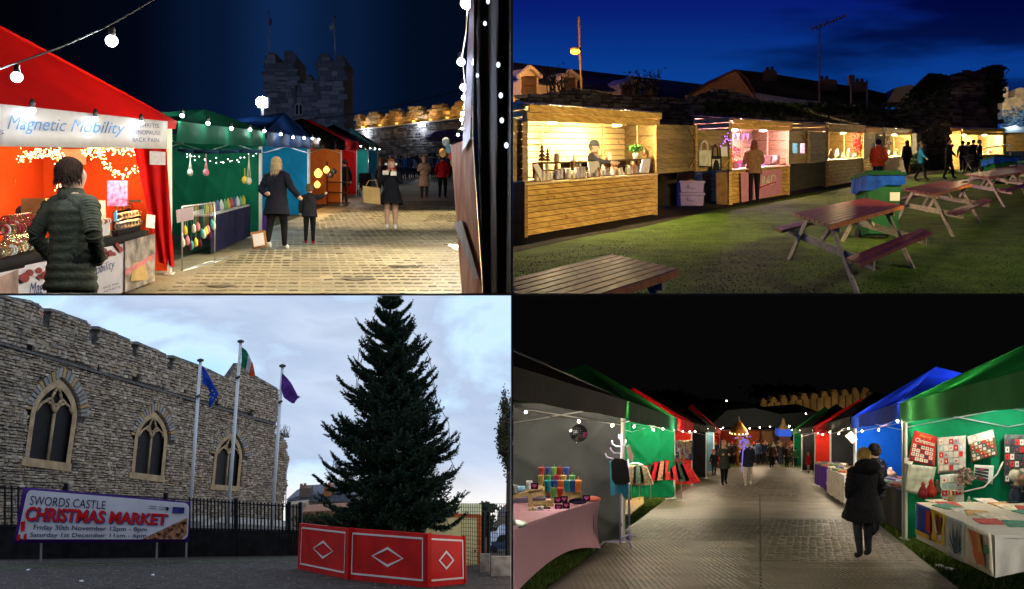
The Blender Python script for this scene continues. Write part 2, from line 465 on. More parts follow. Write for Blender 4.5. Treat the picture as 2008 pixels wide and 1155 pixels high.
 if detail or face < 100 and face > -100: lb(b, 'face', mt('features', (.09, .03, .025)))
 b = MB(); b.ell((0, .125, 1.612), .014, .02, .022, 8, 6)
 for sx in (-1, 1): b.ell((sx * .097, .01, 1.63), .012, .022, .03, 8, 6)
 lb(b, 'nose_and_ears', mats[1])
 if detail:                                # hands with five bent fingers each
  b = MB()
  for sd, sx in (('0', 1), ('1', -1)):
   w_, h_ = P['wr' + sd], P['ha' + sd]; d = (h_ - w_).normalized(); a = V((0, 0, 1)).cross(d)
   a = a.normalized() if a.length > .1 else V((1, 0, 0)); nn = d.cross(a)
   b.ell(h_ + d * .0, .04, .04, .045)
   for q, ln in ((-.03, .055), (-.01, .068), (.01, .063), (.03, .05)):
    p1 = h_ + a * q + d * .03; p2 = p1 + d * ln * .55 + nn * .008; b.path([p1, p2, p2 + d * ln * .35 + nn * .03], [.0095, .009, .007], 6)
   p1 = h_ - a * .035 * sx; b.path([p1, p1 - a * .025 * sx + d * .02, p1 - a * .02 * sx + d * .05], [.011, .010, .008], 6)
  lb(b, 'hands', mats[1])
 if cut is not None:                       # only what stands above the floor of the stage is built
  R3 = Matrix.Rotation(math.pi + math.radians(face), 4, 'Z'); Mx = Matrix.Translation(loc) @ R3
  for c in list(root.children):
   bmx = bmesh.new(); bmx.from_mesh(c.data)
   bmesh.ops.bisect_plane(bmx, geom=bmx.verts[:] + bmx.edges[:] + bmx.faces[:], plane_co=Mx.inverted() @ V((loc[0], loc[1], cut)), plane_no=(0, 0, -1), clear_outer=True)
   bmx.to_mesh(c.data); bmx.free()
 return root
# ---------------------------------------------------------------- stone walls
def stone_protos(key, cols):
 out = []
 for ci, c in enumerate(cols):
  m = mt('%s_stone%d' % (key, ci), c, rough=.9, var=.3, scale=9, bump=.5, bscale=14)
  for k in range(3):
   r = random.Random(ci * 7 + k)
   def fn(b):
    j = lambda a: r.uniform(-a, a)
    back = [(-.5, 0, -.5), (.5, 0, -.5), (.5, 0, .5), (-.5, 0, .5)]
    fr = [(-.42 + j(.07), -1 + j(.2), -.36 + j(.1)), (.42 + j(.07), -1 + j(.2), -.36 + j(.1)), (.42 + j(.07), -1 + j(.2), .36 + j(.1)), (-.42 + j(.07), -1 + j(.2), .36 + j(.1))]
    mid = [(x, -.6, z) for x, _, z in [(-.5 + j(.04), 0, -.47 + j(.05)), (.5 + j(.04), 0, -.47 + j(.05)), (.5 + j(.04), 0, .47 + j(.05)), (-.5 + j(.04), 0, .47 + j(.05))]]
    b.add(back + mid + fr, [(0, 1, 5, 4), (1, 2, 6, 5), (2, 3, 7, 6), (3, 0, 4, 7), (4, 5, 9, 8), (5, 6, 10, 9), (6, 7, 11, 10), (7, 4, 8, 11), (8, 9, 10, 11)])
   out.append(proto('%s_%d_%d' % (key, ci, k), fn, m))
 return out
def stones(pl, P, outline, ch, lens, key, cols, parent, nparts=300, depth=.1, skip=None, seed=1, Hmax=14, gap=.018, Hmin=-1, s0=-5, s1=None, strict=False):
 """Coursed rubble on an upright plane: NPARTS nearest stones as parts, the rest as one part of kind stuff."""
 pr = stone_protos(key, cols); r = random.Random(seed)
 a, b = P.a, P.b; L = (b - a).length; u = (b - a) / L; n = P.n
 s1 = s1 if s1 is not None else L + 5
 items = []; H = Hmin
 while H < Hmax:
  hh = ch * r.uniform(.65, 1.4); s = s0 + r.uniform(0, lens[1])
  while s < s1:
   ln = r.uniform(*lens); c = a + u * (s + ln / 2) + V((0, 0, H + hh / 2))
   if strict and c.y > 1:
    ok_ = [inpoly(*pl.pxl(a + u * q + V((0, 0, H + hh / 2))), outline) for q in (s + .02, s + ln - .02)]
    if not all(ok_): ln = .13; c = a + u * (s + ln / 2) + V((0, 0, H + hh / 2))
   if c.y > 1:
    x, y = pl.pxl(c)
    if inpoly(x, y, outline) and not (skip and skip(x, y)): items.append((c + V((0, 0, r.gauss(0, hh * .06))), ln, hh * r.choice((.72, .85, 1, 1.05, 1.12, 1.3))))
   s += ln
  H += hh
 items.sort(key=lambda t: t[0].y / max(.05, t[1] * t[2]) ** .5)
 ang = math.atan2(u.y, u.x); slope = math.atan2(u.z, math.hypot(u.x, u.y))
 if n.dot(Matrix.Rotation(ang, 3, 'Z') @ V((0, -1, 0))) < 0: ang += math.pi; slope = -slope
 rot = Matrix.Rotation(ang, 3, 'Z') @ Matrix.Rotation(-slope, 3, 'Y')
 e = rot.to_euler(); base = parent.location
 big = MB()
 for i, (c, ln, hh) in enumerate(items):
  me = r.choice(pr); d = depth * r.uniform(.6, 1.3); sc = (ln - gap, d, hh - gap)
  if i < nparts:
   o = put('stone', me, c - base, Euler((e.x, e.y + r.gauss(0, .035), e.z)), sc, parent)
  else:
   big.cur = pr.index(me) // 3
   tl_ = r.gauss(0, .04); vs = [rot @ V((v.co.x * sc[0], v.co.y * sc[1], v.co.z * sc[2] + tl_ * v.co.x * sc[0])) + c for v in me.vertices]
   big.add(vs, [tuple(p.vertices) for p in me.polygons])
 if big.f:
  big.build('stonework', [pr[i * 3].materials[0] for i in range(len(cols))], parent, kind='stuff', recalc=False)
# ---------------------------------------------------------------- the four stages: skies, dividing walls
def sky_mat(name, build):
 m = bpy.data.materials.new(name); m.use_nodes = True
 n = m.node_tree.nodes; l = m.node_tree.links; n.clear()
 out = n.new('ShaderNodeOutputMaterial'); e = n.new('ShaderNodeEmission'); l.new(e.outputs[0], out.inputs[0])
 tc = n.new('ShaderNodeTexCoord'); ge = n.new('ShaderNodeNewGeometry'); sp = n.new('ShaderNodeSeparateXYZ'); l.new(ge.outputs['Position'], sp.inputs[0])
 build(n, l, e, ge, sp)
 return m
def ramp(n, stops, interp='EASE'):
 r = n.new('ShaderNodeValToRGB'); r.color_ramp.interpolation = interp
 while len(r.color_ramp.elements) < len(stops): r.color_ramp.elements.new(.5)
 for e, (p, c) in zip(r.color_ramp.elements, stops): e.position = p; e.color = (*c, 1)
 return r
def mrange(n, l, src, a, b):
 m = n.new('ShaderNodeMapRange'); m.inputs['From Min'].default_value = a; m.inputs['From Max'].default_value = b
 l.new(src, m.inputs['Value']); return m
YB = 170.0
def elev(n, l, sp):                            # height brought to the distance of the backdrop: the same sky at the same elevation
 d = n.new('ShaderNodeMath'); d.operation = 'DIVIDE'; m = n.new('ShaderNodeMath'); m.operation = 'MULTIPLY'; m.inputs[1].default_value = YB
 l.new(sp.outputs['Z'], d.inputs[0]); l.new(sp.outputs['Y'], d.inputs[1]); l.new(d.outputs[0], m.inputs[0]); return m.outputs[0]
def night_blue(n, l, e, ge, sp):  # middle stops paint the floodlight's haze glow into the sky emission
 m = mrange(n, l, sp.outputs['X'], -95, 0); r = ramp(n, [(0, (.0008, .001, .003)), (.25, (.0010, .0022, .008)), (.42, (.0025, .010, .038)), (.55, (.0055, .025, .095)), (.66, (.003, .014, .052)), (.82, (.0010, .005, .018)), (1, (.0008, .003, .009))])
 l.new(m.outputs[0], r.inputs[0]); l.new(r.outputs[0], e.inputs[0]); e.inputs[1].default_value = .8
def dusk(n, l, e, ge, sp):
 z = mrange(n, l, elev(n, l, sp), 10, 56); r = ramp(n, [(0, (.001, .006, .035)), (.35, (.004, .10, .50)), (.58, (.002, .038, .22)), (1, (.0015, .008, .125))])
 l.new(z.outputs[0], r.inputs[0])
 mp = n.new('ShaderNodeMapping'); mp.inputs['Scale'].default_value = (.012, .012, .055); mp.inputs['Rotation'].default_value = (0, .28, 0)
 no = n.new('ShaderNodeTexNoise'); no.inputs['Scale'].default_value = 1.6; no.inputs['Detail'].default_value = 5
 l.new(ge.outputs['Position'], mp.inputs[0]); l.new(mp.outputs[0], no.inputs['Vector'])
 x = mrange(n, l, sp.outputs['X'], 25, 90); ad = n.new('ShaderNodeMath'); ad.operation = 'MULTIPLY_ADD'; ad.inputs[1].default_value = .22
 l.new(x.outputs[0], ad.inputs[0]); l.new(no.outputs['Fac'], ad.inputs[2])
 cr = ramp(n, [(.52, (1, 1, 1)), (.72, (.17, .2, .26))]); l.new(ad.outputs[0], cr.inputs[0])
 mx = n.new('ShaderNodeMixRGB'); mx.blend_type = 'MULTIPLY'; mx.inputs[0].default_value = 1
 l.new(r.outputs[0], mx.inputs[1]); l.new(cr.outputs[0], mx.inputs[2]); l.new(mx.outputs[0], e.inputs[0]); e.inputs[1].default_value = 1.3
def overcast(n, l, e, ge, sp):
 mp = n.new('ShaderNodeMapping'); mp.inputs['Scale'].default_value = (.022, .022, .05); mp.inputs['Rotation'].default_value = (0, .3, 0)
 no = n.new('ShaderNodeTexNoise'); no.inputs['Scale'].default_value = 1.5; no.inputs['Detail'].default_value = 6; no.inputs['Distortion'].default_value = .4
 l.new(ge.outputs['Position'], mp.inputs[0]); l.new(mp.outputs[0], no.inputs['Vector'])
 x = mrange(n, l, sp.outputs['X'], -90, 0); ad = n.new('ShaderNodeMath'); ad.operation = 'MULTIPLY_ADD'; ad.inputs[1].default_value = .12
 l.new(x.outputs[0], ad.inputs[0]); l.new(no.outputs['Fac'], ad.inputs[2])
 r = ramp(n, [(.30, (.37, .62, .86)), (.44, (.48, .66, .86)), (.54, (.36, .45, .60)), (.66, (.45, .53, .68)), (.8, (.30, .36, .47))], 'LINEAR')
 l.new(ad.outputs[0], r.inputs[0])
 z = mrange(n, l, elev(n, l, sp), -40, -31); mx = n.new('ShaderNodeMixRGB'); mx.inputs[1].default_value = (.80, .76, .72, 1)
 l.new(z.outputs[0], mx.inputs[0]); l.new(r.outputs[0], mx.inputs[2]); l.new(mx.outputs[0], e.inputs[0]); e.inputs[1].default_value = 1.38
def black_sky(n, l, e, ge, sp):
 e.inputs[0].default_value = (.0022, .0022, .0026, 1); e.inputs[1].default_value = .8
k = 2.0 / F
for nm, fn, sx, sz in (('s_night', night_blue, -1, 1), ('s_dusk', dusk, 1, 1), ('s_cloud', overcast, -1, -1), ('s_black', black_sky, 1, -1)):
 b = MB(); Y0 = 2.5; XO, ZO = sx * 130, sz * 95; c = lambda Y: sx * k * Y; d = lambda Y: sz * k * Y
 if nm == 's_dusk': pass
 q = [V((c(YB), YB, d(YB))), V((XO, YB, d(YB))), V((XO, YB, ZO)), V((c(YB), YB, ZO))]
 f = [V((c(Y0), Y0, d(Y0))), V((XO, Y0, d(Y0))), V((XO, Y0, ZO)), V((c(Y0), Y0, ZO))]
 b.add(q + f, [(0, 1, 2, 3), (0, 4, 5, 1), (1, 5, 6, 2), (2, 6, 7, 3), (3, 7, 4, 0)])
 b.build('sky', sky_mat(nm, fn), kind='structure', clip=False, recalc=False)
white = mt('white_paint', (.8, .8, .8), rough=.5, var=.02)
Y0 = 2.45; kk = 1.7 / F
b = MB()
for ax in (0, 1):
 def P(s, Y, o): return V((s * kk * Y, Y, o)) if ax == 0 else V((o, Y, s * kk * Y))
 o0, o1 = -94 if ax == 0 else -129, 94 if ax == 0 else 129
 b.add([P(-1, Y0, o0), P(1, Y0, o0), P(1, Y0, o1), P(-1, Y0, o1), P(-1, YB, o0), P(1, YB, o0), P(1, YB, o1), P(-1, YB, o1)],
          [(0, 1, 2, 3), (4, 7, 6, 5), (0, 4, 5, 1), (1, 5, 6, 2), (2, 6, 7, 3), (3, 7, 4, 0)])
 b.build('dividing_wall', white, kind='structure', clip=False); b = MB()
# ================================================================ first place: lane of tents at night
CUR[0] = TL; pl = TL
pave = mt('paver_resin', (.20, .175, .12), rough=.55, var=.3, scale=1.2, bump=.4, bscale=18)
pave_d = mt('paver_tread', (.12, .105, .075), rough=.5, var=.35, scale=.9)
def sheet(pl, X0, X1, D0, D1, H=0, n=1):
 b = MB(); b.grid(lambda u, v: pl.p(X0 + (X1 - X0) * u, D0 + (D1 - D0) * v, H), n, n * 4); return b
sheet(TL, -70, 0, 3, 165, -.01, 10).build('ground', mt('dark_soil', (.035, .04, .025), var=.5, bump=.5, bscale=6), kind='structure', recalc=False)
lane = MB(); lane.grid(lambda u, v: pl.p(-5.4 - 9 * v * v + (5.4 + 9 * v * v) * u, 9 + 70 * v, 0), 4, 40)
lane_o = lane.build('pavement', pave, kind='structure', recalc=False)
# plastic track panels with raised bars, near part of the lane
def tread(pl, X0, X1, D0, D1, px_, pd, ln, wd, ang, mat, parent, seed=3, edge=None, H0=.0):
 r = random.Random(seed); k_ = 'b' if pl is BR else 'a'; wear = [mat, mt('tread_worn_' + k_, (.092, .080, .061) if pl is BR else (.16, .15, .115), rough=.6, var=.3, scale=.7), mt('tread_dirty_' + k_, (.066, .057, .042) if pl is BR else (.05, .043, .03), rough=.6, var=.3, scale=.7)]; b = MB(); i = 0; D = D0
 while D < D1:
  X = X0 + (i % 2) * px_ * .5; j = 0
  while X < X1:
   if (not edge or edge(X, D)) and r.random() > .035:
    hsh = (int(X / 1.15 + 40) * 7 + int(D / 2.4) * 13) % 11; b.cur = 2 if hsh < 2 or r.random() < .12 else 1 if hsh < 5 else 0
    t = (ang + r.gauss(0, .05)) * (1 if (j + i) % 2 else -1); c = pl.p(X + r.gauss(0, .006), D + r.gauss(0, .012), H0); u = V((math.cos(t), math.sin(t), math.sin(t) * pl.s)); w_ = V((-math.sin(t), math.cos(t), math.cos(t) * pl.s))
    e = r.uniform(.85, 1.1); a, q = u * ln * e / 2, w_ * wd / 2; up = V((0, 0, .006 if pl is BR else .011))
    b.add([c - a - q, c + a - q, c + a + q, c - a + q, c - a * .8 - q * .4 + up, c + a * .8 - q * .4 + up, c + a * .8 + q * .4 + up, c - a * .8 + q * .4 + up], [(0, 1, 5, 4), (1, 2, 6, 5), (2, 3, 7, 6), (3, 0, 4, 7), (4, 5, 6, 7)])
   X += px_; j += 1
  D += pd; i += 1
 o = b.build('tread_bars', wear, parent, kind='stuff', recalc=False); return o
tread(TL, -5.6, 0, 10.9, 34, .15, .33, .125, .09, .35, pave_d, lane_o, edge=lambda X, D: X > -4.4 - .05 * (D - 11))
b = MB()
for cx_, cy_, rx_, ry_ in ((792, 523, 30, 2.5), (700, 548, 34, 2.5), (430, 562, 30, 2.5)):
 q = [TL.gp(cx_ + rx_ * math.cos(t) * (1 + .25 * math.sin(t * 3 + cx_)), cy_ + ry_ * math.sin(t) * (1 + .3 * math.sin(t * 5))) + V((0, 0, .013)) for t in [i * math.pi / 9 for i in range(18)]]; b.add(q, [tuple(range(18))])
b.build('stain', mt('damp_stain', (.075, .064, .046), rough=.7, var=.5, scale=6), lane_o, kind='stuff', recalc=False)
# joints between the panels
jm = mt('joint_dark', (.03, .028, .022), rough=.8)
def joints(pl, mat, parent, lines, wd=.03):
 for X0, D0, X1, D1 in lines:
  a, c = pl.p(X0, D0, .002), pl.p(X1, D1, .002); d = (c - a); n = V((-d.y, d.x, 0)).normalized() * wd / 2; n.z = pl.s * n.y
  b = MB(); b.add([a - n, c - n, c + n, a + n], [(0, 1, 2, 3)]); b.build('joint', mat, parent, recalc=False)
joints(TL, jm, lane_o, [(-4.4, 13.2, 0, 13.2), (-4.8, 17.5, -.3, 17.3), (-5, 22.2, -.4, 22), (-3.1, 11.8, -1.4, 10.9)], .02)
WHT = em('led_white', (.92, .96, 1.0), 16)
steel = mt('steel', (.55, .56, .58), rough=.35, metal=.9, var=.05)
white_tube = mt('white_tube', (.7, .7, .68), rough=.45, var=.05)
blackp = mt('black_plastic', (.012, .012, .014), rough=.4)
def tent(pl, sgn, D0, D1, X0, X1, wd, He, Hp, roof, wall, name, label, peak=None, val=.28, legs=True, seed=1, near_wall=None, back=True, amp=.05, wide=None, vmat=None, farval=False):
 """Pop-up gazebo: canopy, valance, hung walls and legs; the interior lies on the SGN side of its open front."""
 wd2 = wide or wd
 A, B = pl.p(X0, D0, He), pl.p(X1, D1, He); Cc, Dd = pl.p(X1 + sgn * wd2, D1, He), pl.p(X0 + sgn * wd2, D0, He)
 root = thing('market_tent', label, 'tent', pl.p((X0 + X1) / 2 + sgn * wd / 2, (D0 + D1) / 2, 0))
 top = peak if peak is not None else pl.p((X0 + X1) / 2 + sgn * wd2 / 2, (D0 + D1) / 2, Hp)
 o_ = V((-sgn * .06, 0, 0))
 b = MB()
 for p, q, sd in ((A + o_, B + o_, 1), (B + o_, Cc, 2), (Cc, Dd, 3), (Dd, A + o_, 4)):
  def f(u, v, p=p, q=q, sd=sd):
   e = (p * (1 - u) + q * u) * (1 - v) + top * v
   e.z -= .22 * math.sin(math.pi * v) * (1 - .5 * v) * (4 * u * (1 - u)) ** .5 * .35 + .04 * math.sin(u * 11 + sd + seed) * v * (1 - v) * 2
   return e
  b.grid(f, 12, 8)
 b.build('canopy', roof, root, smooth=True)
 b = MB()
 def vf(p, q):
  def f(u, v):
   e = p * (1 - u) + q * u; e = e + V((0, 0, -val * v - .02 * abs(math.sin(u * 9)) * v)); e = e + o_ * (1 + .4 * math.sin(u * 21 + seed) * v); return e
  return f
 b.grid(vf(A, B), 20, 3)
 b.build('valance', vmat or roof, root, smooth=True)
 if farval: b = MB(); b.grid(vf(B, Cc), 10, 2); b.build('valance', vmat or roof, root, smooth=True)
 b = MB(); cloth(b, pl.p(X1 + sgn * .03, D1 - .02, He - .05), pl.p(X1 + sgn * wd2, D1 - .02, He - .05), pl.p(X1 + sgn * wd2, D1 - .02, .05), pl.p(X1 + sgn * .03, D1 - .02, .05), (0, -1, 0), amp, seed, 64, 40)
 b.build('side_wall', wall, root, smooth=True)
 if back:
  b = MB(); cloth(b, pl.p(X0 + sgn * wd, D0, He - .05), pl.p(X1 + sgn * wd, D1, He - .05), pl.p(X1 + sgn * wd, D1, .05), pl.p(X0 + sgn * wd, D0, .05), (-sgn, 0, 0), amp, seed + 4, 50, 30)
  b.build('back_wall', wall, root, smooth=True)
 if legs:
  for X, D in ((X1, D1), (X0, D0), (X1 + sgn * wd, D1 - .1), (X0 + sgn * wd, D0 + .1)):
   b = MB(); q = pl.p(X + sgn * .03, D - .06, 0); b.box(q + V((0, 0, He / 2)), .04, .04, He); b.box(q + V((0, 0, .01)), .11, .11, .02)
   b.build('leg', white_tube, root)
 b = MB()                                   # scissor frame under the eaves
 a0, b0 = pl.p(X1 + sgn * .05, D1 - .09, He - .08), pl.p(X1 + sgn * wd, D1 - .09, He - .08)
 for t in (0, .5):
  p, q = a0.lerp(b0, t), a0.lerp(b0, t + .5); dz = V((0, 0, -.34))
  b.tube(p, q + dz, .012, n=5); b.tube(p + dz, q, .012, n=5)
 b.build('frame_truss', steel, root)
 return root
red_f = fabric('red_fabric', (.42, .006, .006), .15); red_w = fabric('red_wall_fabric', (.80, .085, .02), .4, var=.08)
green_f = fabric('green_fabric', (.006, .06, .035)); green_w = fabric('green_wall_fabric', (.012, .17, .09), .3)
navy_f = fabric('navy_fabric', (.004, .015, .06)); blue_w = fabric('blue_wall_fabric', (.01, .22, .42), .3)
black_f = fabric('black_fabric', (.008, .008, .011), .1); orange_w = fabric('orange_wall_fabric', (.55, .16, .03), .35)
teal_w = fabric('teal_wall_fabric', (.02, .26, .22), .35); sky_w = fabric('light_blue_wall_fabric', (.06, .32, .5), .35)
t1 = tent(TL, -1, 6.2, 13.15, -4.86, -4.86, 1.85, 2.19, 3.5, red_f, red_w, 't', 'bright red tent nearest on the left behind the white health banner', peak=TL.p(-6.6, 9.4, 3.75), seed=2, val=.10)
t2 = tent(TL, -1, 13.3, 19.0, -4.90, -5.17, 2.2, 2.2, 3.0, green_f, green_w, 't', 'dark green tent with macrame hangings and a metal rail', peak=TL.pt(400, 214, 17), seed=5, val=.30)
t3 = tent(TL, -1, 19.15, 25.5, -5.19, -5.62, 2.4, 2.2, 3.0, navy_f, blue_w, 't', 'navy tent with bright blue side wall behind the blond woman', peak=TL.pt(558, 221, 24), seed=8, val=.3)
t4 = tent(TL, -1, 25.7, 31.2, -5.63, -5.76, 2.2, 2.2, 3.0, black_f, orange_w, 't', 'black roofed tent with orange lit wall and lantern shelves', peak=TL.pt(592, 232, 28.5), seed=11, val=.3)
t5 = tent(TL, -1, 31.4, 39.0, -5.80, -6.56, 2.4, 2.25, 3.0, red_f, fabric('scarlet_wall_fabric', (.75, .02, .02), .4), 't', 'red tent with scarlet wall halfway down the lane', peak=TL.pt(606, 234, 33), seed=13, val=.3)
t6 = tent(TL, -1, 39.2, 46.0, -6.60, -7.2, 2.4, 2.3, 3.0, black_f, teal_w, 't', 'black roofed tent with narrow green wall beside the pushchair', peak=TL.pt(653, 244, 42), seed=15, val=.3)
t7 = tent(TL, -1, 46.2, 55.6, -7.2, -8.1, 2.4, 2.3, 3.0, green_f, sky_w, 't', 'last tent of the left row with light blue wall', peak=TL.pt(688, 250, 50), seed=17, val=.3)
# warm and cool light inside the tents comes from their strings and from added unseen lamps
def garland(pl, pts, label, col, st, n, r=.012, power=None, cat='fairy lights', group=None, jit=.03, seed=1, pts_mat=None):
 rr = random.Random(seed); mid = sum(pts, V((0, 0, 0))) / len(pts)
 root = thing('fairy_lights', label, cat, mid, group)
 b = MB(); b.path(pts, .006, 5); b.build('cable', blackp, root)
 L = [(pts[i + 1] - pts[i]).length for i in range(len(pts) - 1)]; T = sum(L); b = MB()
 for i in range(n):
  s = T * (i + .5) / n; k_ = 0
  while s > L[k_] and k_ < len(L) - 1: s -= L[k_]; k_ += 1
  p = pts[k_].lerp(pts[k_ + 1], s / L[k_]) + V((rr.gauss(0, jit), rr.gauss(0, jit), rr.gauss(0, jit)))
  b.ell(p, r, n=5, m=3)
 b.build('lights', em('tiny_%d' % int(col[0] * 99 + col[1] * 990 + st), col, st), root, kind='stuff', recalc=False)
 return root
WARM = (1.0, .62, .22)
for i, px_pts in enumerate([[(2, 296), (30, 300), (62, 306), (90, 298), (110, 306)], [(2, 318), (35, 314), (64, 304), (95, 300), (112, 290)], [(112, 290), (125, 312), (122, 340), (118, 372)],
       [(160, 292), (190, 300), (205, 316), (225, 338), (250, 342), (272, 330)], [(168, 300), (205, 294), (240, 296), (275, 294)]]):
 garland(TL, [TL.pt(x, y, 12.5 - .1 * i) for x, y in px_pts], 'glowing white tinsel garland, %s inside the red tent' % ['upper left strand', 'lower left strand', 'strand hanging down the pole', 'looped strand on the right', 'straight strand under the banner'][i], WARM, 9, 90, .010, seed=i, jit=.035)
for x, y, D in ((60, 330, 11.4), (150, 330, 11.6), (235, 335, 12)): lamp(TL.pt(x, y, D), (1, .60, .24), 70, .08, t1)
lamp(TL.p(-1.5, 13.5, 6.6), (1, .80, .46), 4600, .12, spot=62, aim=(-.12, .1, -1)); lamp(TL.p(-2.6, 25, 6.6), (1, .78, .42), 5200, .12, spot=66, aim=(0, 0, -1)); lamp(TL.p(-1.0, 10, 5.6), (1, .85, .6), 120, .12)
lamp(TL.p(-6.0, 16, 1.95), (.8, 1, .9), 60, .05, t2); lamp(TL.p(-6.4, 22.5, 2), (.8, .95, 1), 130, .05, t3)  # unseen lamps added to brighten the green and navy tents
lamp(TL.pt(40, 390, 10.2), (1, .7, .4), 9, .05, t1); lamp(TL.pt(250, 400, 11.6), (1, .7, .4), 8, .05, t1)
# white banner of the red tent
pA = Plane(TL.p(-4.70, 8), TL.p(-4.70, 14))
bn = thing('fascia_banner', 'white fascia banner with blue Magnetic Mobility lettering on the red tent', 'banner', TL.p(-4.8, 10.5, 1.9))
f = pA.quad([(-6, 203), (328, 238), (327, 292), (-6, 287)])
b = MB(); b.grid(lambda u, v: f(u, v, .012 * math.sin(u * 14) * math.sin(v * 3)), 24, 3)
b.build('sheet', mt('banner_vinyl', (.72, .70, .70), rough=.45, var=.05, transl=.25), bn, smooth=True, solid=.004)
tb = mt('lettering_blue', (.02, .16, .42), rough=.5, var=.6, scale=3); td = mt('lettering_dark', (.03, .05, .15), rough=.5)
f = pA.quad([(14, 226), (246, 240), (246, 270), (14, 262)], .03); b = MB(); b.text('Magnetic Mobility', f, .35, .0); b.build('lettering', tb, bn, recalc=False)
for s_, q in (('ARTHRITIS', [(257, 240), (312, 243), (312, 251), (257, 249)]), ('MENOPAUSE', [(258, 254), (315, 257), (315, 265), (258, 263)]), ('BACK PAIN', [(260, 269), (312, 271), (312, 279), (260, 278)]), ('S', [(-4, 254), (8, 255), (8, 264), (-4, 263)])):
 b = MB(); b.text(s_, pA.quad(q, .03)); b.build('lettering', td, bn, recalc=False)
# red drape at the tent corner, added in place of the unlit wall
b = MB(); pc = Plane(TL.p(-4.84, 8), TL.p(-4.84, 14))
b.grid(lambda u, v: pc.pt(262 + (326 - 262) * u + v * (312 + (342 - 312) * u - 262 - 64 * u) ** 1.0, 291 + v * (232 - 8 * (1 - u)), -.03 + .04 * math.sin(u * 14 + v * 3)) if True else None, 14, 18)
b.build('unlit_wall_drape', red_f, smooth=True, label='saturated red drape added for the unlit wall at the front corner of the red tent', cat='curtain')
b = MB(); b.obox(pc.pt(293, 296, .06), pc.pt(324, 298, .06) - pc.pt(293, 296, .06), V((0, 0, -.18)), V((.004, 0, 0)))
b.build('paper_notice', mt('notice_grey', (.5, .45, .45), rough=.6, var=.12, scale=20), label='small pale notice pinned to the red drape', cat='notice')
# table with goods inside the red tent
tt = thing('stall_table', 'long black topped stall table with white printed cloth front', 'table', TL.p(-5, 10.5))
y_ = .72
b = MB(); b.obox(TL.p(-4.83, 7.2, y_ - .04), TL.p(-4.83, 12.1, y_ - .04) - TL.p(-4.83, 7.2, y_ - .04), V((-.75, 0, 0)), V((0, 0, .04))); b.build('tabletop', mt('black_cloth', (.015, .013, .012), rough=.8), tt)
b = MB(); b.grid(lambda u, v: TL.p(-4.80 + .01 * math.sin(u * 40), 7.2 + 4.9 * u, y_ - .12 * v), 30, 2); b.build('black_valance', mt('black_cloth', (.015, .013, .012)), tt, smooth=True, solid=.004)
b = MB(); b.grid(lambda u, v: TL.p(-4.79 + .015 * math.sin(u * 17 + v), 7.2 + 4.9 * u, y_ - .10 - .60 * v), 40, 4); b.build('cloth_banner', mt('banner_vinyl2', (.66, .62, .64), rough=.5, var=.04, transl=.1), tt, smooth=True)
pT = Plane(TL.p(-4.765, 8), TL.p(-4.765, 12))
b = MB(); b.text('Magnetic Mobility', pT.quad([(57, 556), (180, 526), (182, 552), (57, 588)], .0), .35); b.build('lettering', td, tt, recalc=False)
b = MB(); b.text('Mobility', pT.quad([(176, 524), (225, 508), (227, 530), (176, 548)], .0), .35); b.build('lettering', td, tt, recalc=False)
for s_, q in (('BACK PAIN', [(203, 562), (232, 553), (232, 558), (203, 567)]), ('ARTHRITIS', [(203, 570), (236, 560), (236, 564), (203, 575)])):
 b = MB(); b.text(s_, pT.quad(q, .0)); b.build('lettering', td, tt, recalc=False)
bead = mt('dark_red_print', (.22, .01, .015), rough=.4, var=.4, scale=30)
b = MB()
for x, y, r in ((48, 545, 9), (58, 535, 7), (76, 530, 6), (86, 540, 7), (92, 533, 5), (205, 492, 6), (199, 503, 6), (216, 496, 6), (230, 481, 5), (236, 489, 6), (224, 498, 4), (208, 505, 4), (78, 543, 5)):
 c = pT.pt(x, y, .006); k_ = c.y / F; b.prism([c + V((0, math.cos(t) * r * k_ * 2, math.sin(t) * r * k_)) for t in [i * math.pi / 5 for i in range(10)]], (.004, 0, 0))
b.build('printed_beads', bead, tt)
q = pT.quad([(245, 474), (304, 458), (304, 551), (245, 573)], .01); b = MB(); b.grid(lambda u, v: q(u, v), 6, 6); b.build('printed_photo', mt('photo_print', (.10, .08, .07), rough=.4, var=.9, scale=5, col2=(.5, .42, .36)), tt, smooth=True)
q = pT.quad([(262, 515), (284, 512), (292, 548), (256, 552)], .02); b = MB(); b.grid(lambda u, v: q(u, v), 2, 2); b.build('printed_hand', mt('skin_print', (.55, .36, .14), rough=.5), tt)
q = pT.quad([(246, 530), (303, 497), (303, 505), (246, 540)], .03); b = MB(); b.grid(lambda u, v: q(u, v), 2, 2); b.build('printed_band', mt('band_print', (.6, .2, .2), rough=.5), tt)
q = pT.quad([(-6, 545), (36, 528), (36, 583), (-6, 590)], .01); b = MB(); b.grid(lambda u, v: q(u, v), 4, 4); b.build('printed_photo', mt('photo_print2', (.35, .22, .18), rough=.4, var=.5, scale=5), tt, smooth=True)
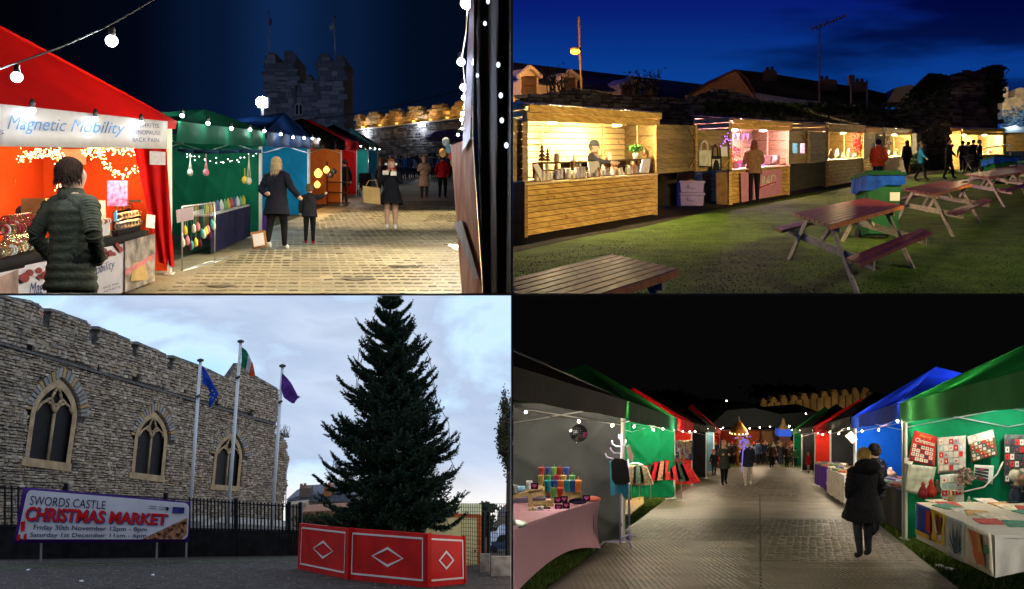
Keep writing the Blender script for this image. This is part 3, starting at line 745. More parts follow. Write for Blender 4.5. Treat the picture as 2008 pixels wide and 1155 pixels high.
# displays of bracelets
gold = mt('jewellery_gold', (.75, .52, .22), rough=.25, metal=.85, var=.3, scale=30); silver = mt('jewellery_silver', (.7, .68, .66), rough=.2, metal=.9, var=.2); brown = mt('bead_brown', (.12, .05, .03), rough=.3, coat=.5); white_b = mt('bead_white', (.7, .68, .66), rough=.4); redb = mt('bead_red', (.4, .02, .04), rough=.3)
def ring(b):
 for i in range(10):
  a0, a1 = i * math.pi / 5, (i + 1) * math.pi / 5; b.tube((.035 * math.cos(a0), 0, .035 + .035 * math.sin(a0)), (.035 * math.cos(a1), 0, .035 + .035 * math.sin(a1)), .0085, n=5)
rings = [proto('bracelet%d' % i, ring, m, True) for i, m in enumerate((gold, silver, brown, white_b, redb))]
rr = random.Random(5); cnt = 0
def row(x0, y0, x1, y1, n, H, kinds, where, grp):
 global cnt
 for i in range(n):
  t = i / max(1, n - 1); p = TL.gp(x0 + (x1 - x0) * t, y0 + (y1 - y0) * t, H)
  put('bracelet', rings[rr.choice(kinds)], p, (0, 0, rr.uniform(-.5, .5) + .2), (1.25, 1.25, 1.25), label='shiny beaded bracelet on ' + where, cat='bracelet', group=grp)
for j, (y0, y1) in enumerate(((506, 486), (497, 478), (488, 470), (479, 462))): row(-4 + j * 6, y0, 74, y1, 15, .74, (0, 0, 1, 3), 'the black table left of the jacketed man', 'bracelets heaped left of the man')
for j, (y0, y1) in enumerate(((452, 447), (460, 455), (440, 434))): row(2 + j * 4, y0, 62, y1, 10, .92 + .03 * j, (3, 4, 0), 'the raised strip at the back of the table on the left', 'bracelets on the raised strip')
steps = thing('display_stand', 'black stepped jewellery stand at the right of the stall table', 'stand', TL.gp(250, 455, .74))
for j in range(3):
 a = TL.gp(232, 461 - 9 * j, .74 + .0 * j); c = TL.gp(276, 450 - 9 * j, .74)
 b = MB(); b.obox(a + V((0, 0, 0)), c - a, V((-.12, .1, 0)), V((0, 0, .06 + .07 * j))); b.build('step', mt('black_velvet', (.012, .01, .012), rough=.95), steps)
 for i in range(7):
  p = a.lerp(c, (i + .5) / 7) + V((-.02, .02, .06 + .07 * j)); put('bracelet', rings[rr.choice((2, 1, 0))], p, (0, 0, .4), (1.2,) * 3, label='dark bracelet on the black stepped stand', cat='bracelet', group='bracelets on the black stepped stand')
for j, y in enumerate((440, 449)):
 a, c = TL.gp(188, y + 18, .74), TL.gp(216, y + 11, .74)
 b = MB(); b.obox(a, c - a, V((-.06, .05, 0)), V((0, 0, .06 + .08 * j))); b.build('display_block', white_b, label='%s white display block beside the price list' % ('lower' if j == 0 else 'taller'), cat='display block')
 for i in range(6): put('bracelet', rings[rr.choice((3, 2))], a.lerp(c, (i + .5) / 6) + V((-.02, .02, .06 + .08 * j)), (0, 0, .3), (.9,) * 3, label='pale bracelet on the white display block by the price list', cat='bracelet', group='bracelets on the white blocks')
def board(pl, px_, D, name, mat, label, cat, lines=None, lm=None, th=.02, bits=()):
 """Flat card or sign traced on an upright frontal plane at distance D."""
 P = Plane(pl.p(-1, D), pl.p(1, D)); c = [P.pt(x, y) for x, y in px_]
 b = MB(); b.prism(c, (0, th, 0)); o = b.build(name, mat, label=label, cat=cat)
 if lines:
  for s_, q in lines:
   b = MB(); b.text(s_, P.quad(q, .006), .1); t = b.build('lettering', lm, o, recalc=False)
   t.data.transform(Matrix.Translation(V((0, 0, 0))))
 return o, P
paper = mt('paper', (.68, .64, .66), rough=.7, var=.04)
board(TL, [(210, 354), (250, 354), (250, 404), (210, 404)], 12.3, 'poster', mt('purple_print', (.18, .08, .30), rough=.5, var=.7, scale=18), 'purple information poster standing behind the bracelets', 'poster')
board(TL, [(174, 393), (205, 393), (208, 448), (177, 450)], 11.8, 'price_list', mt('printed_paper', (.58, .45, .46), rough=.6, var=.3, scale=60), 'tall pale price list behind the man in the padded jacket', 'notice')
o_, P_ = board(TL, [(-4, 322), (30, 322), (30, 374), (-4, 376)], 12.4, 'sign_card', paper, 'square white card with blue handwriting hung in the red tent', 'sign', [('Mobility', [(-20, 336), (26, 334), (26, 346), (-20, 350)])], td)
board(TL, [(252, 392), (276, 392), (276, 396), (252, 396)], 11.9, 'shelf_board', mt('dark_board', (.03, .03, .03)), 'black panel behind the stepped jewellery stand', 'panel')
board(TL, [(288, 420), (304, 422), (302, 448), (286, 446)], 12.2, 'leaflet', mt('leaflet_print', (.55, .66, .75), var=.3, scale=25), 'white and light blue leaflet propped at the right end of the table', 'leaflet')
board(TL, [(115, 292), (168, 292), (168, 322), (115, 326)], 12.9, 'pink_poster', mt('pink_print', (.7, .35, .3), rough=.6, var=.1), 'pale pink poster high on the wall of the red tent', 'poster')
board(TL, [(222, 418), (228, 412), (229, 434), (223, 434)], 11.6, 'ribbon_card', mt('blue_ribbon', (.1, .4, .7)), 'light blue ribbon card among the bracelets', 'card')
o = MB().box(TL.gp(77, 455, .74) + V((0, 0, .25)), .30, .3, .32).build('cardboard_box', mt('card', (.32, .2, .09), var=.2), label='brown cardboard box behind the seated seller', cat='box')
person(TL, 40, 0, 1.45, 20, 'seller in navy hat and blue scarf bent low behind the bracelets', coat=(.03, .045, .12), hair=(.01, .01, .02), hat=(.008, .01, .03), arms='hold', scarf=(.05, .1, .25), loc=TL.p(-6.12, 11.5, -.42), hem=.5, cut=.45)
# small white spots clipped to the eaves
spots = [(57, 214, -4.66), (182, 231, -4.66), (272, 238, -4.66)]
spot_me = proto('spot_body', lambda b: (b.lathe((0, 0, .03), [(.022, 0), (.03, .05), (.014, .09)], 8)), blackp)
glow_me = proto('spot_glow', lambda b: b.ell((0, 0, .01), .034, .034, .03, 8, 5), WHT, True)
def spot(p, label, grp, power, col=(.85, .93, 1), pw=True):
 root = thing('spot_lamp', label, 'lamp', p, grp); put('housing', spot_me, (0, 0, 0), parent=root); put('bulb', glow_me, (0, 0, 0), parent=root)
 if pw: lamp(V(p) + V((.05, -.05, -.06)), col, power, .02, root)
for i, (x, y, X) in enumerate(spots):
 D = -X * 0 + abs(X) * F / (CX - x); spot(V((X + .03, D, (CY - y - 4) * D / F)), 'small white spotlight over the %s of the white fascia banner' % ['left lettering', 'middle', 'right end'][i], 'spots on the fascia banner', 3)
for x, y, D in ((341, 228, 13.4), (393, 243, 14.6), (440, 253, 16), (478, 255, 17.6), (507, 258, 18.8)): spot(TL.pt(x, y, D) + V((.12, 0, 0)), 'small white spotlight clipped to the dark green tent', 'spots on the green tent', 7, (.7, 1, .9))
for x, y, D in ((540, 264, 20.5), (565, 270, 22), (587, 271, 23.6), (604, 272, 25)): spot(TL.pt(x, y, D) + V((.12, 0, 0)), 'small white spotlight clipped to the navy tent', 'spots on the navy tent', 9, (.7, .88, 1))
for i, (x, y, D) in enumerate(((618, 274, 26.5), (632, 279, 28), (645, 283, 29.5), (657, 285, 30.8), (669, 282, 32.5), (679, 285, 35), (691, 286, 38), (703, 287, 40), (711, 290, 43), (722, 291, 46), (732, 292, 50), (741, 293, 54))):
 spot(TL.pt(x, y, D) + V((.1, 0, 0)), 'tiny white spotlight on the farther tents of the left row', 'spots on the far tents', 14, (1, .9, .85), pw=i % 2 == 0)
# festoon cable with two big globe bulbs
def globe(p, r, label, power, grp=None, col=(.86, .94, 1.0), pw=True):
 root = thing('festoon_bulb', label, 'bulb', p, grp)
 b = MB(); b.lathe(p + V((0, 0, r * .75)), [(r * .55, 0), (r * .62, r * .5), (r * .5, r * .9), (r * .6, r * 1.3), (r * .3, r * 1.5)], 10); b.build('socket', blackp, root, smooth=True)
 b = MB(); b.ell(p, r, r, r * .95, 14, 9); b.build('glass', em('globe_white', (.85, .93, 1), 9), root, smooth=True)
 if pw: lamp(p + V((0, -.02, -r - .05)), col, power, .04, root)
DC = 6.2; fc = [TL.pt(x, y, DC + .3 * i) for i, (x, y) in enumerate(((-20, 141), (32, 124), (120, 92), (205, 54), (235, 38), (300, 0), (380, -50)))]
b = MB(); b.path(fc, .007, 6); b.build('festoon_cable', blackp, label='black festoon cable slung across the upper left with two bulbs', cat='cable')
globe(TL.pt(33, 151, DC + .3), .040, 'lower globe bulb glowing on the festoon cable against the red roof', 40); globe(TL.pt(219, 80, DC + .9), .047, 'upper globe bulb glowing on the festoon cable against the sky', 60)
# rail with hangings in front of the green tent
rk = thing('display_rail', 'silver garment rail hung with macrame before the green tent', 'rail', TL.gp(382, 520))
a, c_ = TL.gp(357, 532), TL.gp(421, 515); a2, c2 = TL.gp(390, 512), TL.gp(405, 509)
top = .95
b = MB(); b.path([a, a + V((0, 0, top)), c_ + V((0, 0, top)), c_], .012); b.path([a, c_], .012); b.path([a + V((-.0, .9, .14)), c_ + V((0, .9, .14))], .012); b.path([a, a + V((0, .9, .14))], .012); b.path([c_, c_ + V((0, .9, .14))], .012); b.build('rail_frame', steel, rk, smooth=True)
hang_m = [mt('rope_cream', (.6, .55, .45), rough=.9), mt('rope_yellow', (.7, .5, .05), rough=.9), mt('rope_pink', (.55, .2, .25), rough=.9), mt('rope_dark', (.06, .01, .03), rough=.9), mt('rope_teal', (.05, .3, .3), rough=.9)]
for i in range(16):
 t = (i + .5) / 16; p = (a + V((0, 0, top))).lerp(c_ + V((0, 0, top)), t); ln = rr.uniform(.25, .55); b = MB()
 b.tube(p, p - V((0, 0, ln)), .004, n=4); b.lathe(p - V((0, 0, ln + .12)), [(.012, 0), (.035, .03), (.03, .1), (.005, .14)], 7); b.build('macrame_hanging', hang_m[i % 5], smooth=True, label='knotted %s macrame hanging on the silver rail' % ['cream', 'yellow', 'pink', 'dark red', 'teal'][i % 5], cat='hanging', group='macrame on the silver rail')
b = MB(); b.prism([TL.pt(x, y, 12.6) for x, y in ((345, 412), (378, 405), (379, 430), (347, 437))], (0, .01, 0)); b.build('name_card', paper, label='white name card tied to the silver rail', cat='sign')
for i, (x, y0, y1) in enumerate(((373, 300, 345), (404, 300, 345), (488, 296, 362), (480, 330, 360))):
 D = 16.5; b = MB(); b.tube(TL.pt(x, y0, D), TL.pt(x, y1, D), .006, n=5); b.ell(TL.pt(x, y1 - 7, D), .055, .055, .065)
 b.tube(TL.pt(x, y0 + 15, D), TL.pt(x - 4, y1 - 8, D), .006, n=4); b.tube(TL.pt(x, y0 + 15, D), TL.pt(x + 4, y1 - 8, D), .006, n=4)
 b.build('plant_hanger', hang_m[(0, 2, 0, 1)[i]], smooth=True, label='%s knotted plant hanger against the green wall' % ['leftmost cream', 'pink bellied', 'tall cream ball', 'short yellow'][i], cat='plant hanger')
garland(TL, [TL.pt(x, y, 17.5) for x, y in ((352, 300), (390, 310), (430, 318), (470, 312), (500, 300))], 'sagging string of pinprick white lights on the green wall', (.9, 1, .95), 6, 26, .012, seed=9)
b = MB(); b.path([TL.pt(x, y, 15.5) for x, y in ((350, 294), (380, 297), (430, 298), (470, 296), (512, 297))], .035, 7); b.build('rolled_cover', fabric('navy_roll', (.02, .06, .12)), smooth=True, label='rolled dark blue cover tied under the green tent eaves', cat='tent cover')
gt = thing('craft_table', 'trestle table with dark blue cloth in the green tent', 'table', TL.gp(450, 480))
a, c_ = TL.gp(412, 500), TL.gp(500, 462); ht = .66
b = MB(); b.obox(a + V((0, 0, ht)), c_ - a, V((-.55, 0, 0)), V((0, 0, .03))); b.build('tabletop', mt('pale_cloth', (.5, .48, .45)), gt)
b = MB(); b.grid(lambda u, v: a.lerp(c_, u) + V((.01 + .012 * math.sin(u * 30), 0, ht - (ht - .03) * v)), 30, 4); b.build('cloth', mt('navy_cloth', (.02, .02, .06), rough=.9), gt, smooth=True)
for i in range(14):
 t = (i + .5) / 14; p = a.lerp(c_, t) + V((-.1, 0, ht + .03)); b = MB(); cl = [(.1, .3, .12), (.5, .4, .05), (.4, .02, .04), (.03, .1, .3), (.6, .55, .5)][i % 5]
 b.lathe(p, [(.03, 0), (.045, .04), (.04, .12), (.02, .17), (.01, .2)], 8); b.build('craft_bottle', mt('craft%d' % (i % 5), cl, rough=.4), smooth=True, label='small %s craft ornament on the blue table' % ['green', 'mustard', 'red', 'blue', 'cream'][i % 5], cat='ornament', group='ornaments on the blue table')
b = MB(); b.box(TL.gp(513, 452) + V((0, -.1, .16)), .22, .2, .32); b.build('purple_bag', mt('purple_bag', (.12, .04, .35)), label='purple carrier bag on the ground by the blue wall', cat='bag')
b = MB(); fr = [TL.pt(x, y, 15.9) for x, y in ((491, 456), (519, 451), (524, 483), (495, 489))]; b.prism(fr, (0, .03, 0)); fo = b.build('picture_frame', mt('frame_wood', (.30, .15, .05), rough=.5), label='brown framed notice leaning on the pavement', cat='picture frame')
b = MB(); b.prism([TL.pt(x, y, 15.87) for x, y in ((495, 460), (516, 456), (519, 480), (498, 484))], (0, .01, 0)); fm = b.build('paper_sheet', paper, fo)
# glowing lantern shelves in front of the orange wall
sh = thing('display_shelf', 'dark wooden shelf stack in front of the orange wall', 'shelf', TL.gp(655, 405))
for H in (.1, .45, .8):
 b = MB(); a = TL.gp(640, 404); b.obox(a + V((0, 0, H)), V((.7, .2, 0)), V((0, .4, .06)), V((0, 0, .03))); b.build('shelf_board', mt('dark_wood', (.06, .03, .015)), sh)
for dx in (0, .68):
 b = MB(); b.obox(TL.gp(640, 404) + V((dx, 0, 0)), V((.04, 0, 0)), V((0, .04, 0)), V((0, 0, 1.5))); b.build('upright', mt('dark_wood', (.06, .03, .015)), sh)
for i, (x, y, r) in enumerate(((624, 340, .13), (622, 362, .10), (640, 333, .10), (648, 342, .11), (655, 336, .09))):
 D = 29.5; p = TL.pt(x, y, D); b = MB(); b.lathe(p, [(r * .5, -r), (r, -r * .3), (r, r * .3), (r * .4, r), (.02, r * 1.2)], 8)
 lit = i < 3
 b.build('lantern', em('lantern_glow', (1, .5, .08), 3.5) if lit else mt('lantern_dark', (.02, .03, .05), rough=.3), smooth=True, label='%s lantern before the orange wall' % ['large lit amber', 'lower lit amber', 'small lit amber', 'dark blue unlit', 'small dark unlit'][i], cat='lantern')
lamp(TL.pt(626, 350, 28.6), (1, .55, .15), 60, .1)
lamp(TL.pt(640, 300, 28), (1, .7, .4), 30, .1); lamp(TL.pt(690, 310, 34), (1, .8, .7), 60, .1); lamp(TL.pt(728, 315, 47), (.8, 1, 1), 60, .1)
# pushchair
def pushchair(pl, px, py, label, sc=1.0):
 g = pl.gp(px, py); r = thing('pushchair', label, 'pushchair', g); dk = mt('pram_black', (.012, .012, .015), rough=.7)
 b = MB()
 for i in range(9):
  t = math.pi * i / 8; b.tube(g + V((-.22, .32 * math.cos(t) * .8, .62 + .32 * math.sin(t))) * 1, g + V((.22, .32 * math.cos(t) * .8, .62 + .32 * math.sin(t))), .05, n=6)
 b.build('hood', dk, r, smooth=True); b = MB(); b.obox(g + V((-.2, -.25, .35)), V((.4, 0, 0)), V((0, .55, 0)), V((0, .05, .35))); b.build('seat', dk, r)
 for x, y in ((-.24, -.4), (.24, -.4), (-.26, .35), (.26, .35)):
  b = MB(); b.tube(g + V((x - .02, y, .12)), g + V((x + .02, y, .12)), .12, n=14); b.build('wheel', blackp, r)
 b = MB()
 for x in (-.24, .24): b.path([g + V((x, -.4, .12)), g + V((x, .1, .6)), g + V((x, .55, 1.0))], .014); b.path([g + V((x, .35, .12)), g + V((x, -.05, .55))], .014)
 b.path([g + V((-.24, .55, 1.0)), g + V((.24, .55, 1.0))], .014); b.build('frame', steel, r)
pushchair(TL, 716, 386, 'black pushchair parked beside the red and green walls')
# castle keep with two turrets
kst = [(.20, .20, .21), (.27, .26, .26), (.14, .14, .16)]
DK = 70
pk = Plane(TL.p(-22, DK), TL.p(-10, DK))
keep = thing('castle_keep', 'hazy grey stone keep with two battlemented turrets and two flags', 'castle', TL.p(-15.9, DK))
mort = mt('keep_mortar', (.12, .12, .125), rough=.95, bump=.5)
outl = {'left_turret': [(521, 330), (521, 110), (529, 103), (540, 104), (540, 122), (557, 122), (557, 104), (566, 100), (577, 105), (579, 160), (579, 330)],
  'right_turret': [(623, 330), (623, 112), (630, 105), (644, 106), (646, 118), (659, 118), (659, 108), (674, 110), (675, 330)],
  'curtain': [(579, 330), (579, 160), (590, 163), (590, 172), (600, 163), (600, 146), (609, 146), (611, 162), (616, 172), (623, 160), (623, 330)]}
for nm, ol in outl.items():
 off = 0 if nm != 'curtain' else -.6
 b = MB(); b.prism([pk.pt(x, y, off) for x, y in ol], (0, 4, 0)); b.build(nm, mort, keep)
 stones(TL, Plane(TL.p(-22, DK - .02 - off), TL.p(-10, DK - .02 - off)), ol, .34, (.4, 1.0), 'keep', kst, keep, 90, .10, seed=len(nm), Hmin=2, skip=lambda x, y: 578 < x < 594 and 203 < y < 226, s0=-2)
b = MB(); b.prism([pk.pt(x, y, .35) for x, y in ((578, 226), (578, 206), (582, 201), (590, 201), (594, 206), (594, 226))], (0, .3, 0)); wf = b.build('window_frame', mt('pale_stone', (.34, .34, .34)), keep)
for x in (580, 587):
 b = MB(); b.prism([pk.pt(u, y, .37) for u, y in ((x, 224), (x, 208), (x + 2.5, 204), (x + 5, 208), (x + 5, 224))], (0, .02, 0)); b.build('pane', mt('dark_glass', (.01, .01, .012), rough=.2), wf)
def flag_pole(pl, D, x0, y0, x1, y1, r, label, polem, name='flagpole', base=None):
 a, c_ = pl.pt(x0, y0, D), pl.pt(x1, y1, D); root = thing(name, label, 'flagpole', a)
 b = MB(); b.tube(a, c_, r, r * .75, 10); b.build('pole', polem, root, smooth=True); b = MB(); b.lathe(c_, [(r * 1.6, 0), (r * 1.8, r), (r * .4, r * 1.6)], 8); b.build('cap', mt('cap_dark', (.05, .05, .05)), root)
 return root
for i, (x, y0, y1) in enumerate(((528, 105, 23), (657, 110, 33))):
 flag_pole(TL, DK + 1, x, y0, x - 1, y1, .05, 'thin flagpole on the %s turret of the keep' % ('left' if i == 0 else 'right'), mt('pole_grey', (.4, .4, .42)))
def flag(pl, D, pts_tl, pts_bl, pts_br, pts_tr, mats, label, nu=12, nv=8, parent=None, amp=.03, D2=None):
 c = [pl.pt(*q, D) for q in (pts_tl, pts_tr, pts_br, pts_bl)]
 b = MB()
 n = len(mats) if isinstance(mats, list) else 1; nu = nu // n * n or n
 def f(u, v):
  p = (c[0] * (1 - u) + c[1] * u) * (1 - v) + (c[3] * (1 - u) + c[2] * u) * v
  return p + V((0, amp * math.sin(u * 9 + v * 4), amp * .5 * math.sin(u * 7 + v) * u))
 for k_ in range(n):
  b.cur = k_; b.grid(lambda u, v, k_=k_: f((k_ + u) / n, v), max(2, nu // n), nv)
 return b.build('flag', mats, smooth=True, label=label, cat='flag', recalc=False)
flag(TL, DK + .9, (528, 34), (528, 50), (534, 47), (533, 36), mt('flag_purple_night', (.15, .08, .2)), 'small limp purple flag on the left turret', amp=.1)
flag(TL, DK + .9, (656, 45), (655, 57), (646, 62), (647, 50), mt('flag_pale_night', (.4, .4, .36)), 'small pale flag on the right turret', amp=.1)
# floodlight on its mast
fl = thing('floodlight', 'dazzling white floodlight on a mast before the keep', 'floodlight', TL.gp(516, 362))
b = MB(); q = TL.pt(515, 205, 52); b.tube(V((q.x, q.y, TL.g(52))), q, .08, n=8); b.build('mast', mt('cap_dark', (.05, .05, .05)), fl)
b = MB(); b.box(q + V((0, .1, .1)), .6, .3, .6); b.build('housing', blackp, fl)
b = MB(); b.ell(q + V((0, -.25, .1)), .30, .12, .30, 20, 10); b.build('lens', em('flood', (.82, .9, 1), 300), fl, smooth=True)
lamp(q + V((0, -.6, .1)), (.62, .75, 1), 9000, .3, fl, spot=150, aim=(-.1, -1, -.25)); lamp(q + V((1.6, .6, 1.6)), (.36, .5, 1), 1700, .3, fl)  # second blue lamp added to give the keep its hazy tint
# battlemented curtain wall lit amber, dark wall under it
aw = thing('castle_wall', 'long battlemented curtain wall with amber lit parapet over dark stone', 'wall', TL.p(-10, 88))
pw = Plane(TL.p(-16, 94), TL.p(-4, 82))
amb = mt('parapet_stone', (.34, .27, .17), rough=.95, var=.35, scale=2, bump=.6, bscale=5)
top_y = lambda x: 232 - (x - 698) * .125
bot_y = lambda x: 253 - (x - 698) * .112
ol = [(697, 253)]
xs = [(698, 706, 0), (706, 718, 1), (718, 745, 0), (745, 757, 1), (757, 787, 0), (787, 798, 1), (798, 829, 0), (829, 842, 1), (842, 873, 0), (873, 886, 1), (886, 916, 0)]
for x0, x1, lo in xs:
 y0, y1 = top_y(x0) + (0 if not lo else 8), top_y(x1) + (0 if not lo else 8); ex = (x0 + x1) / 2
 ol += [(x0, y0), (x1, y1)] if lo else [(x0, y0), (x0 + 5, y0 - .6), (x0 + 6, y0 - 8), (x1 - 6, y1 - 8), (x1 - 5, y1), (x1, y1)]
ol += [(916, bot_y(916))]
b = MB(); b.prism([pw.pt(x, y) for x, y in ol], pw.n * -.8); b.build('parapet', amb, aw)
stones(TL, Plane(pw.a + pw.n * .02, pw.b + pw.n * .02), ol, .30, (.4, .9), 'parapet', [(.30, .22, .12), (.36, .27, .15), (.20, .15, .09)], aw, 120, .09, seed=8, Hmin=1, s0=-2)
ol2 = [(697, 253), (916, bot_y(916)), (916, 330), (690, 330)]
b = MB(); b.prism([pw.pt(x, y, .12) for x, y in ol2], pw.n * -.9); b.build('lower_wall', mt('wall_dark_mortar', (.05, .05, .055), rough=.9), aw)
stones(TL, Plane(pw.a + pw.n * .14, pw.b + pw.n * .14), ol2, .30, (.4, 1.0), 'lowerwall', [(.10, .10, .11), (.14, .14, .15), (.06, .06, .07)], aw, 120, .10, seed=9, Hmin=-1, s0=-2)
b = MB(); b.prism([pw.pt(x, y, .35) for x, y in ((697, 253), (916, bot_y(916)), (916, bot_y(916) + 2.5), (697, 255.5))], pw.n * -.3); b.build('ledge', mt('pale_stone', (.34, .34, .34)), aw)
for i, x in enumerate((712, 745, 778, 811, 844, 877, 905)):
 p = pw.pt(x, bot_y(x) - 2, .32); b = MB(); b.box(p, .25, .15, .12); b.build('uplight', em('amber_lamp', (1, .5, .1), 2), label='amber uplight under the parapet, %s along the wall' % ['first', 'second', 'third', 'fourth', 'fifth', 'sixth', 'seventh'][i], cat='lamp')
 lamp(p + V((0, 0, .45)) + pw.n * .4, (1, .50, .08), 45, .1)
for i, (x, y) in enumerate(((823, 243), (715, 257))):
 p = pw.pt(x, y + 1, .45); b = MB(); b.ell(p, .14, .10, .10); b.build('wall_lamp', WHT, label='white wall lamp washing the dark stone, %s' % ('right one' if i == 0 else 'left one by the tents'), cat='lamp', smooth=True); lamp(p + V((0, -.1, -.25)) + pw.n * .3, (.9, .95, 1), 260, .06)
b = MB(); b.path([TL.pt(x, y, 44) for x, y in ((560, 240), (680, 226), (800, 203), (905, 176))], .02, 5); b.build('overhead_cable', blackp, label='thin cable running from the keep across to the right', cat='cable')
b = MB(); b.lathe(TL.pt(878, 268, 40), [(1.0, -.1), (.75, .12), (.3, .26), (.02, .3)], 8); b.tube(TL.pt(878, 268, 40), TL.pt(878, 300, 40), .02); b.build('umbrella', mt('umbrella_violet', (.08, .05, .25), rough=.5), label='open dark violet umbrella above the crowd', cat='umbrella')
# the near stall on the right, seen edge-on
rs = thing('near_stall', 'black sheeted stall cut by the right edge with an orange poster on its front', 'stall', TL.p(-.45, 7))
pr_ = Plane(TL.p(-.50, 7.6), TL.p(-.16, 4.8))
q = pr_.quad([(929, -4), (1002, -4), (1002, 582), (948, 582)]); b = MB(); b.grid(lambda u, v: q(u, v, .02 * math.sin(u * 12 + v * 2)), 14, 12); b.build('tarpaulin', fabric('tarpaulin', (.010, .010, .014), .05), rs, smooth=True)
q = pr_.quad([(884, 285), (929, 268), (948, 584), (906, 584)], .01); b = MB(); b.grid(lambda u, v: q(u, v, .01 * math.sin(v * 7)), 6, 16); b.build('poster', mt('poster_orange', (.62, .16, .05), rough=.8, var=.3, scale=2, col2=(.85, .50, .32)), rs, smooth=True)
q = pr_.quad([(890, 440), (905, 430), (938, 545), (930, 548)], .03); b = MB(); b.grid(lambda u, v: q(u, v), 3, 6); b.build('poster_stripe', mt('poster_white', (.6, .56, .55)), rs)
q = pr_.quad([(922, -4), (931, -4), (922, 270), (906, 300)], .03); b = MB(); b.grid(lambda u, v: q(u, v, .01 * math.sin(v * 20)), 3, 14); b.build('pink_banner', mt('banner_mauve', (.35, .2, .24), rough=.5), rs, smooth=True)
b = MB(); b.path([pr_.pt(x, y, .04) for x, y in ((932, -2), (929, 268), (950, 584))], .008, 6); b.build('frame_pole', steel, rs)
gl = mt('rail_white', (.5, .5, .5))
for i, (x, y, r, D) in enumerate(((914, 6, .045, 7), (904, 121, .038, 8.5), (924, 121, .032, 8.2), (909, 171, .042, 10.5), (909, 191, .03, 12), (907, 222, .028, 13.5), (905, 234, .026, 15), (906, 252, .02, 16), (898, 264, .03, 18))):
 globe(TL.pt(x, y, D), r, 'white globe bulb, %s down the string beside the right hand stall' % ['first', 'second outer', 'second inner', 'third', 'fourth', 'fifth', 'sixth', 'seventh', 'lowest'][i], (60, 60, 20, 80, 50, 60, 50, 50, 60)[i] * 3, col=(1, .93, .78))
b = MB(); b.path([TL.pt(x, y, D) for x, y, D in ((918, -8, 6.6), (914, 60, 7.6), (906, 110, 8.4), (911, 160, 10.4), (909, 212, 13.4), (906, 245, 16), (898, 256, 18))], .006, 5); b.build('festoon_cable', blackp, label='dark cable dropping down beside the right hand stall with globe bulbs', cat='cable')
for i, (x, y) in enumerate(((951, 46), (977, 127), (982, 187), (984, 236), (936, 148), (993, 285), (957, 3))):
 b = MB(); b.ell(pr_.pt(x, y, .05), .008, .008, .011, 8, 5); b.build('fairy_bulb', em('bokeh', (.75, .85, 1), 1.6), smooth=True, label='blurry pinprick of light on the black sheeting of the near stall', cat='light', group='pinpricks on the black sheeting')
b = MB(); b.prism([TL.pt(x, y, 14.2) for x, y in ((878, 482), (905, 486), (905, 492), (890, 490))], (0, .3, .05)); b.build('paper_scrap', paper, label='white sheet of paper poking out beside the right stall', cat='paper')
# goods glimpsed at the right
for i, (x, y, c) in enumerate(((868, 300, (.5, .3, .1)), (880, 292, (.2, .4, .6)), (886, 305, (.6, .1, .1)), (874, 278, (.4, .5, .6)), (890, 318, (.5, .35, .1)))):
 b = MB(); b.ell(TL.pt(x, y, 24), .10, .08, .12, 9, 6); b.build('plush_toy', mt('toy%d' % i, c, rough=.9), smooth=True, label='%s soft toy hung at the far end of the right stall' % ['brown', 'blue', 'red', 'pale blue', 'yellow'][i], cat='soft toy')
# people of the lane
person(TL, 140, 0, 1.80, 163, 'man in dark green padded jacket seen from behind at the bracelet table', coat=(.055, .060, .042), hair=(.020, .010, .006), style='short', arms='pocket', hem=.42, quilt=1, strands=True, loc=V(((140 - CX) * 7.35 / F, 7.35, (CY - 314) * 7.35 / F - 1.80)), cut=.012, sub=2, bulk=.97)
person(TL, 543, 490, 1.66, 165, 'blond woman in long black coat and white trainers leading a child', coat=(.010, .011, .02), legs=(.008, .008, .01), hair=(.42, .30, .16), style='bob', hem=.38, arms='lead', stride=.14, shoes=(.7, .7, .7), flare=1.25, scarf=(.10, .02, .06), bulk=1.12, strands=True)
person(TL, 607, 478, 1.12, 185, 'small child in black padded jacket with red shoes held by the hand', coat=(.02, .018, .026), legs=(.006, .006, .008), hair=(.16, .08, .03), hat=(.10, .06, .03), arms='led', stride=.05, shoes=(.45, .02, .02), hem=.46, quilt=1, bulk=1.1)
gw = person(TL, 767, 450, 1.62, 4, 'woman with auburn hair and ear muffs in black flared coat eating', coat=(.008, .008, .013), legs=(.30, .18, .12), hair=(.20, .07, .02), style='long', hem=.36, arms='phone', stride=.02, shoes=(.72, .72, .72), flare=2.6, scarf=(.35, .02, .03), detail=True, bare=True, strands=True)
b = MB(); p = TL.gp(767, 450); b.ell(p + V((-.115, -.02, 1.50)), .035); b.ell(p + V((.115, -.02, 1.50)), .035); b.build('ear_muffs', mt('muff_white', (.7, .7, .72), rough=.95), smooth=True, label='fluffy white ear muffs on the auburn haired woman', cat='ear muffs')
b = MB(); b.box(p + V((-.09, -.26, 1.27)), .13, .07, .09); b.box(p + V((.09, -.26, 1.25)), .13, .07, .09); b.build('snack_boxes', mt('snack_white', (.7, .66, .6)), label='two white food trays held up by the auburn haired woman', cat='food tray')
bg_ = thing('paper_bag', 'brown paper carrier bag hanging from the arm of the auburn haired woman', 'bag', p + V((-.42, -.1, .62)))
b = MB(); b.obox(p + V((-.42 - .18, -.22, .60)), V((.38, 0, -.05)), V((0, .16, 0)), V((-.02, 0, .38))); b.build('sack', mt('kraft', (.46, .30, .12), rough=.8, var=.12), bg_)
b = MB(); b.path([p + V((-.55, -.2, .97)), p + V((-.48, -.2, 1.1)), p + V((-.34, -.2, 1.12)), p + V((-.28, -.2, .95))], .008); b.build('handle', mt('kraft2', (.4, .26, .1)), bg_)
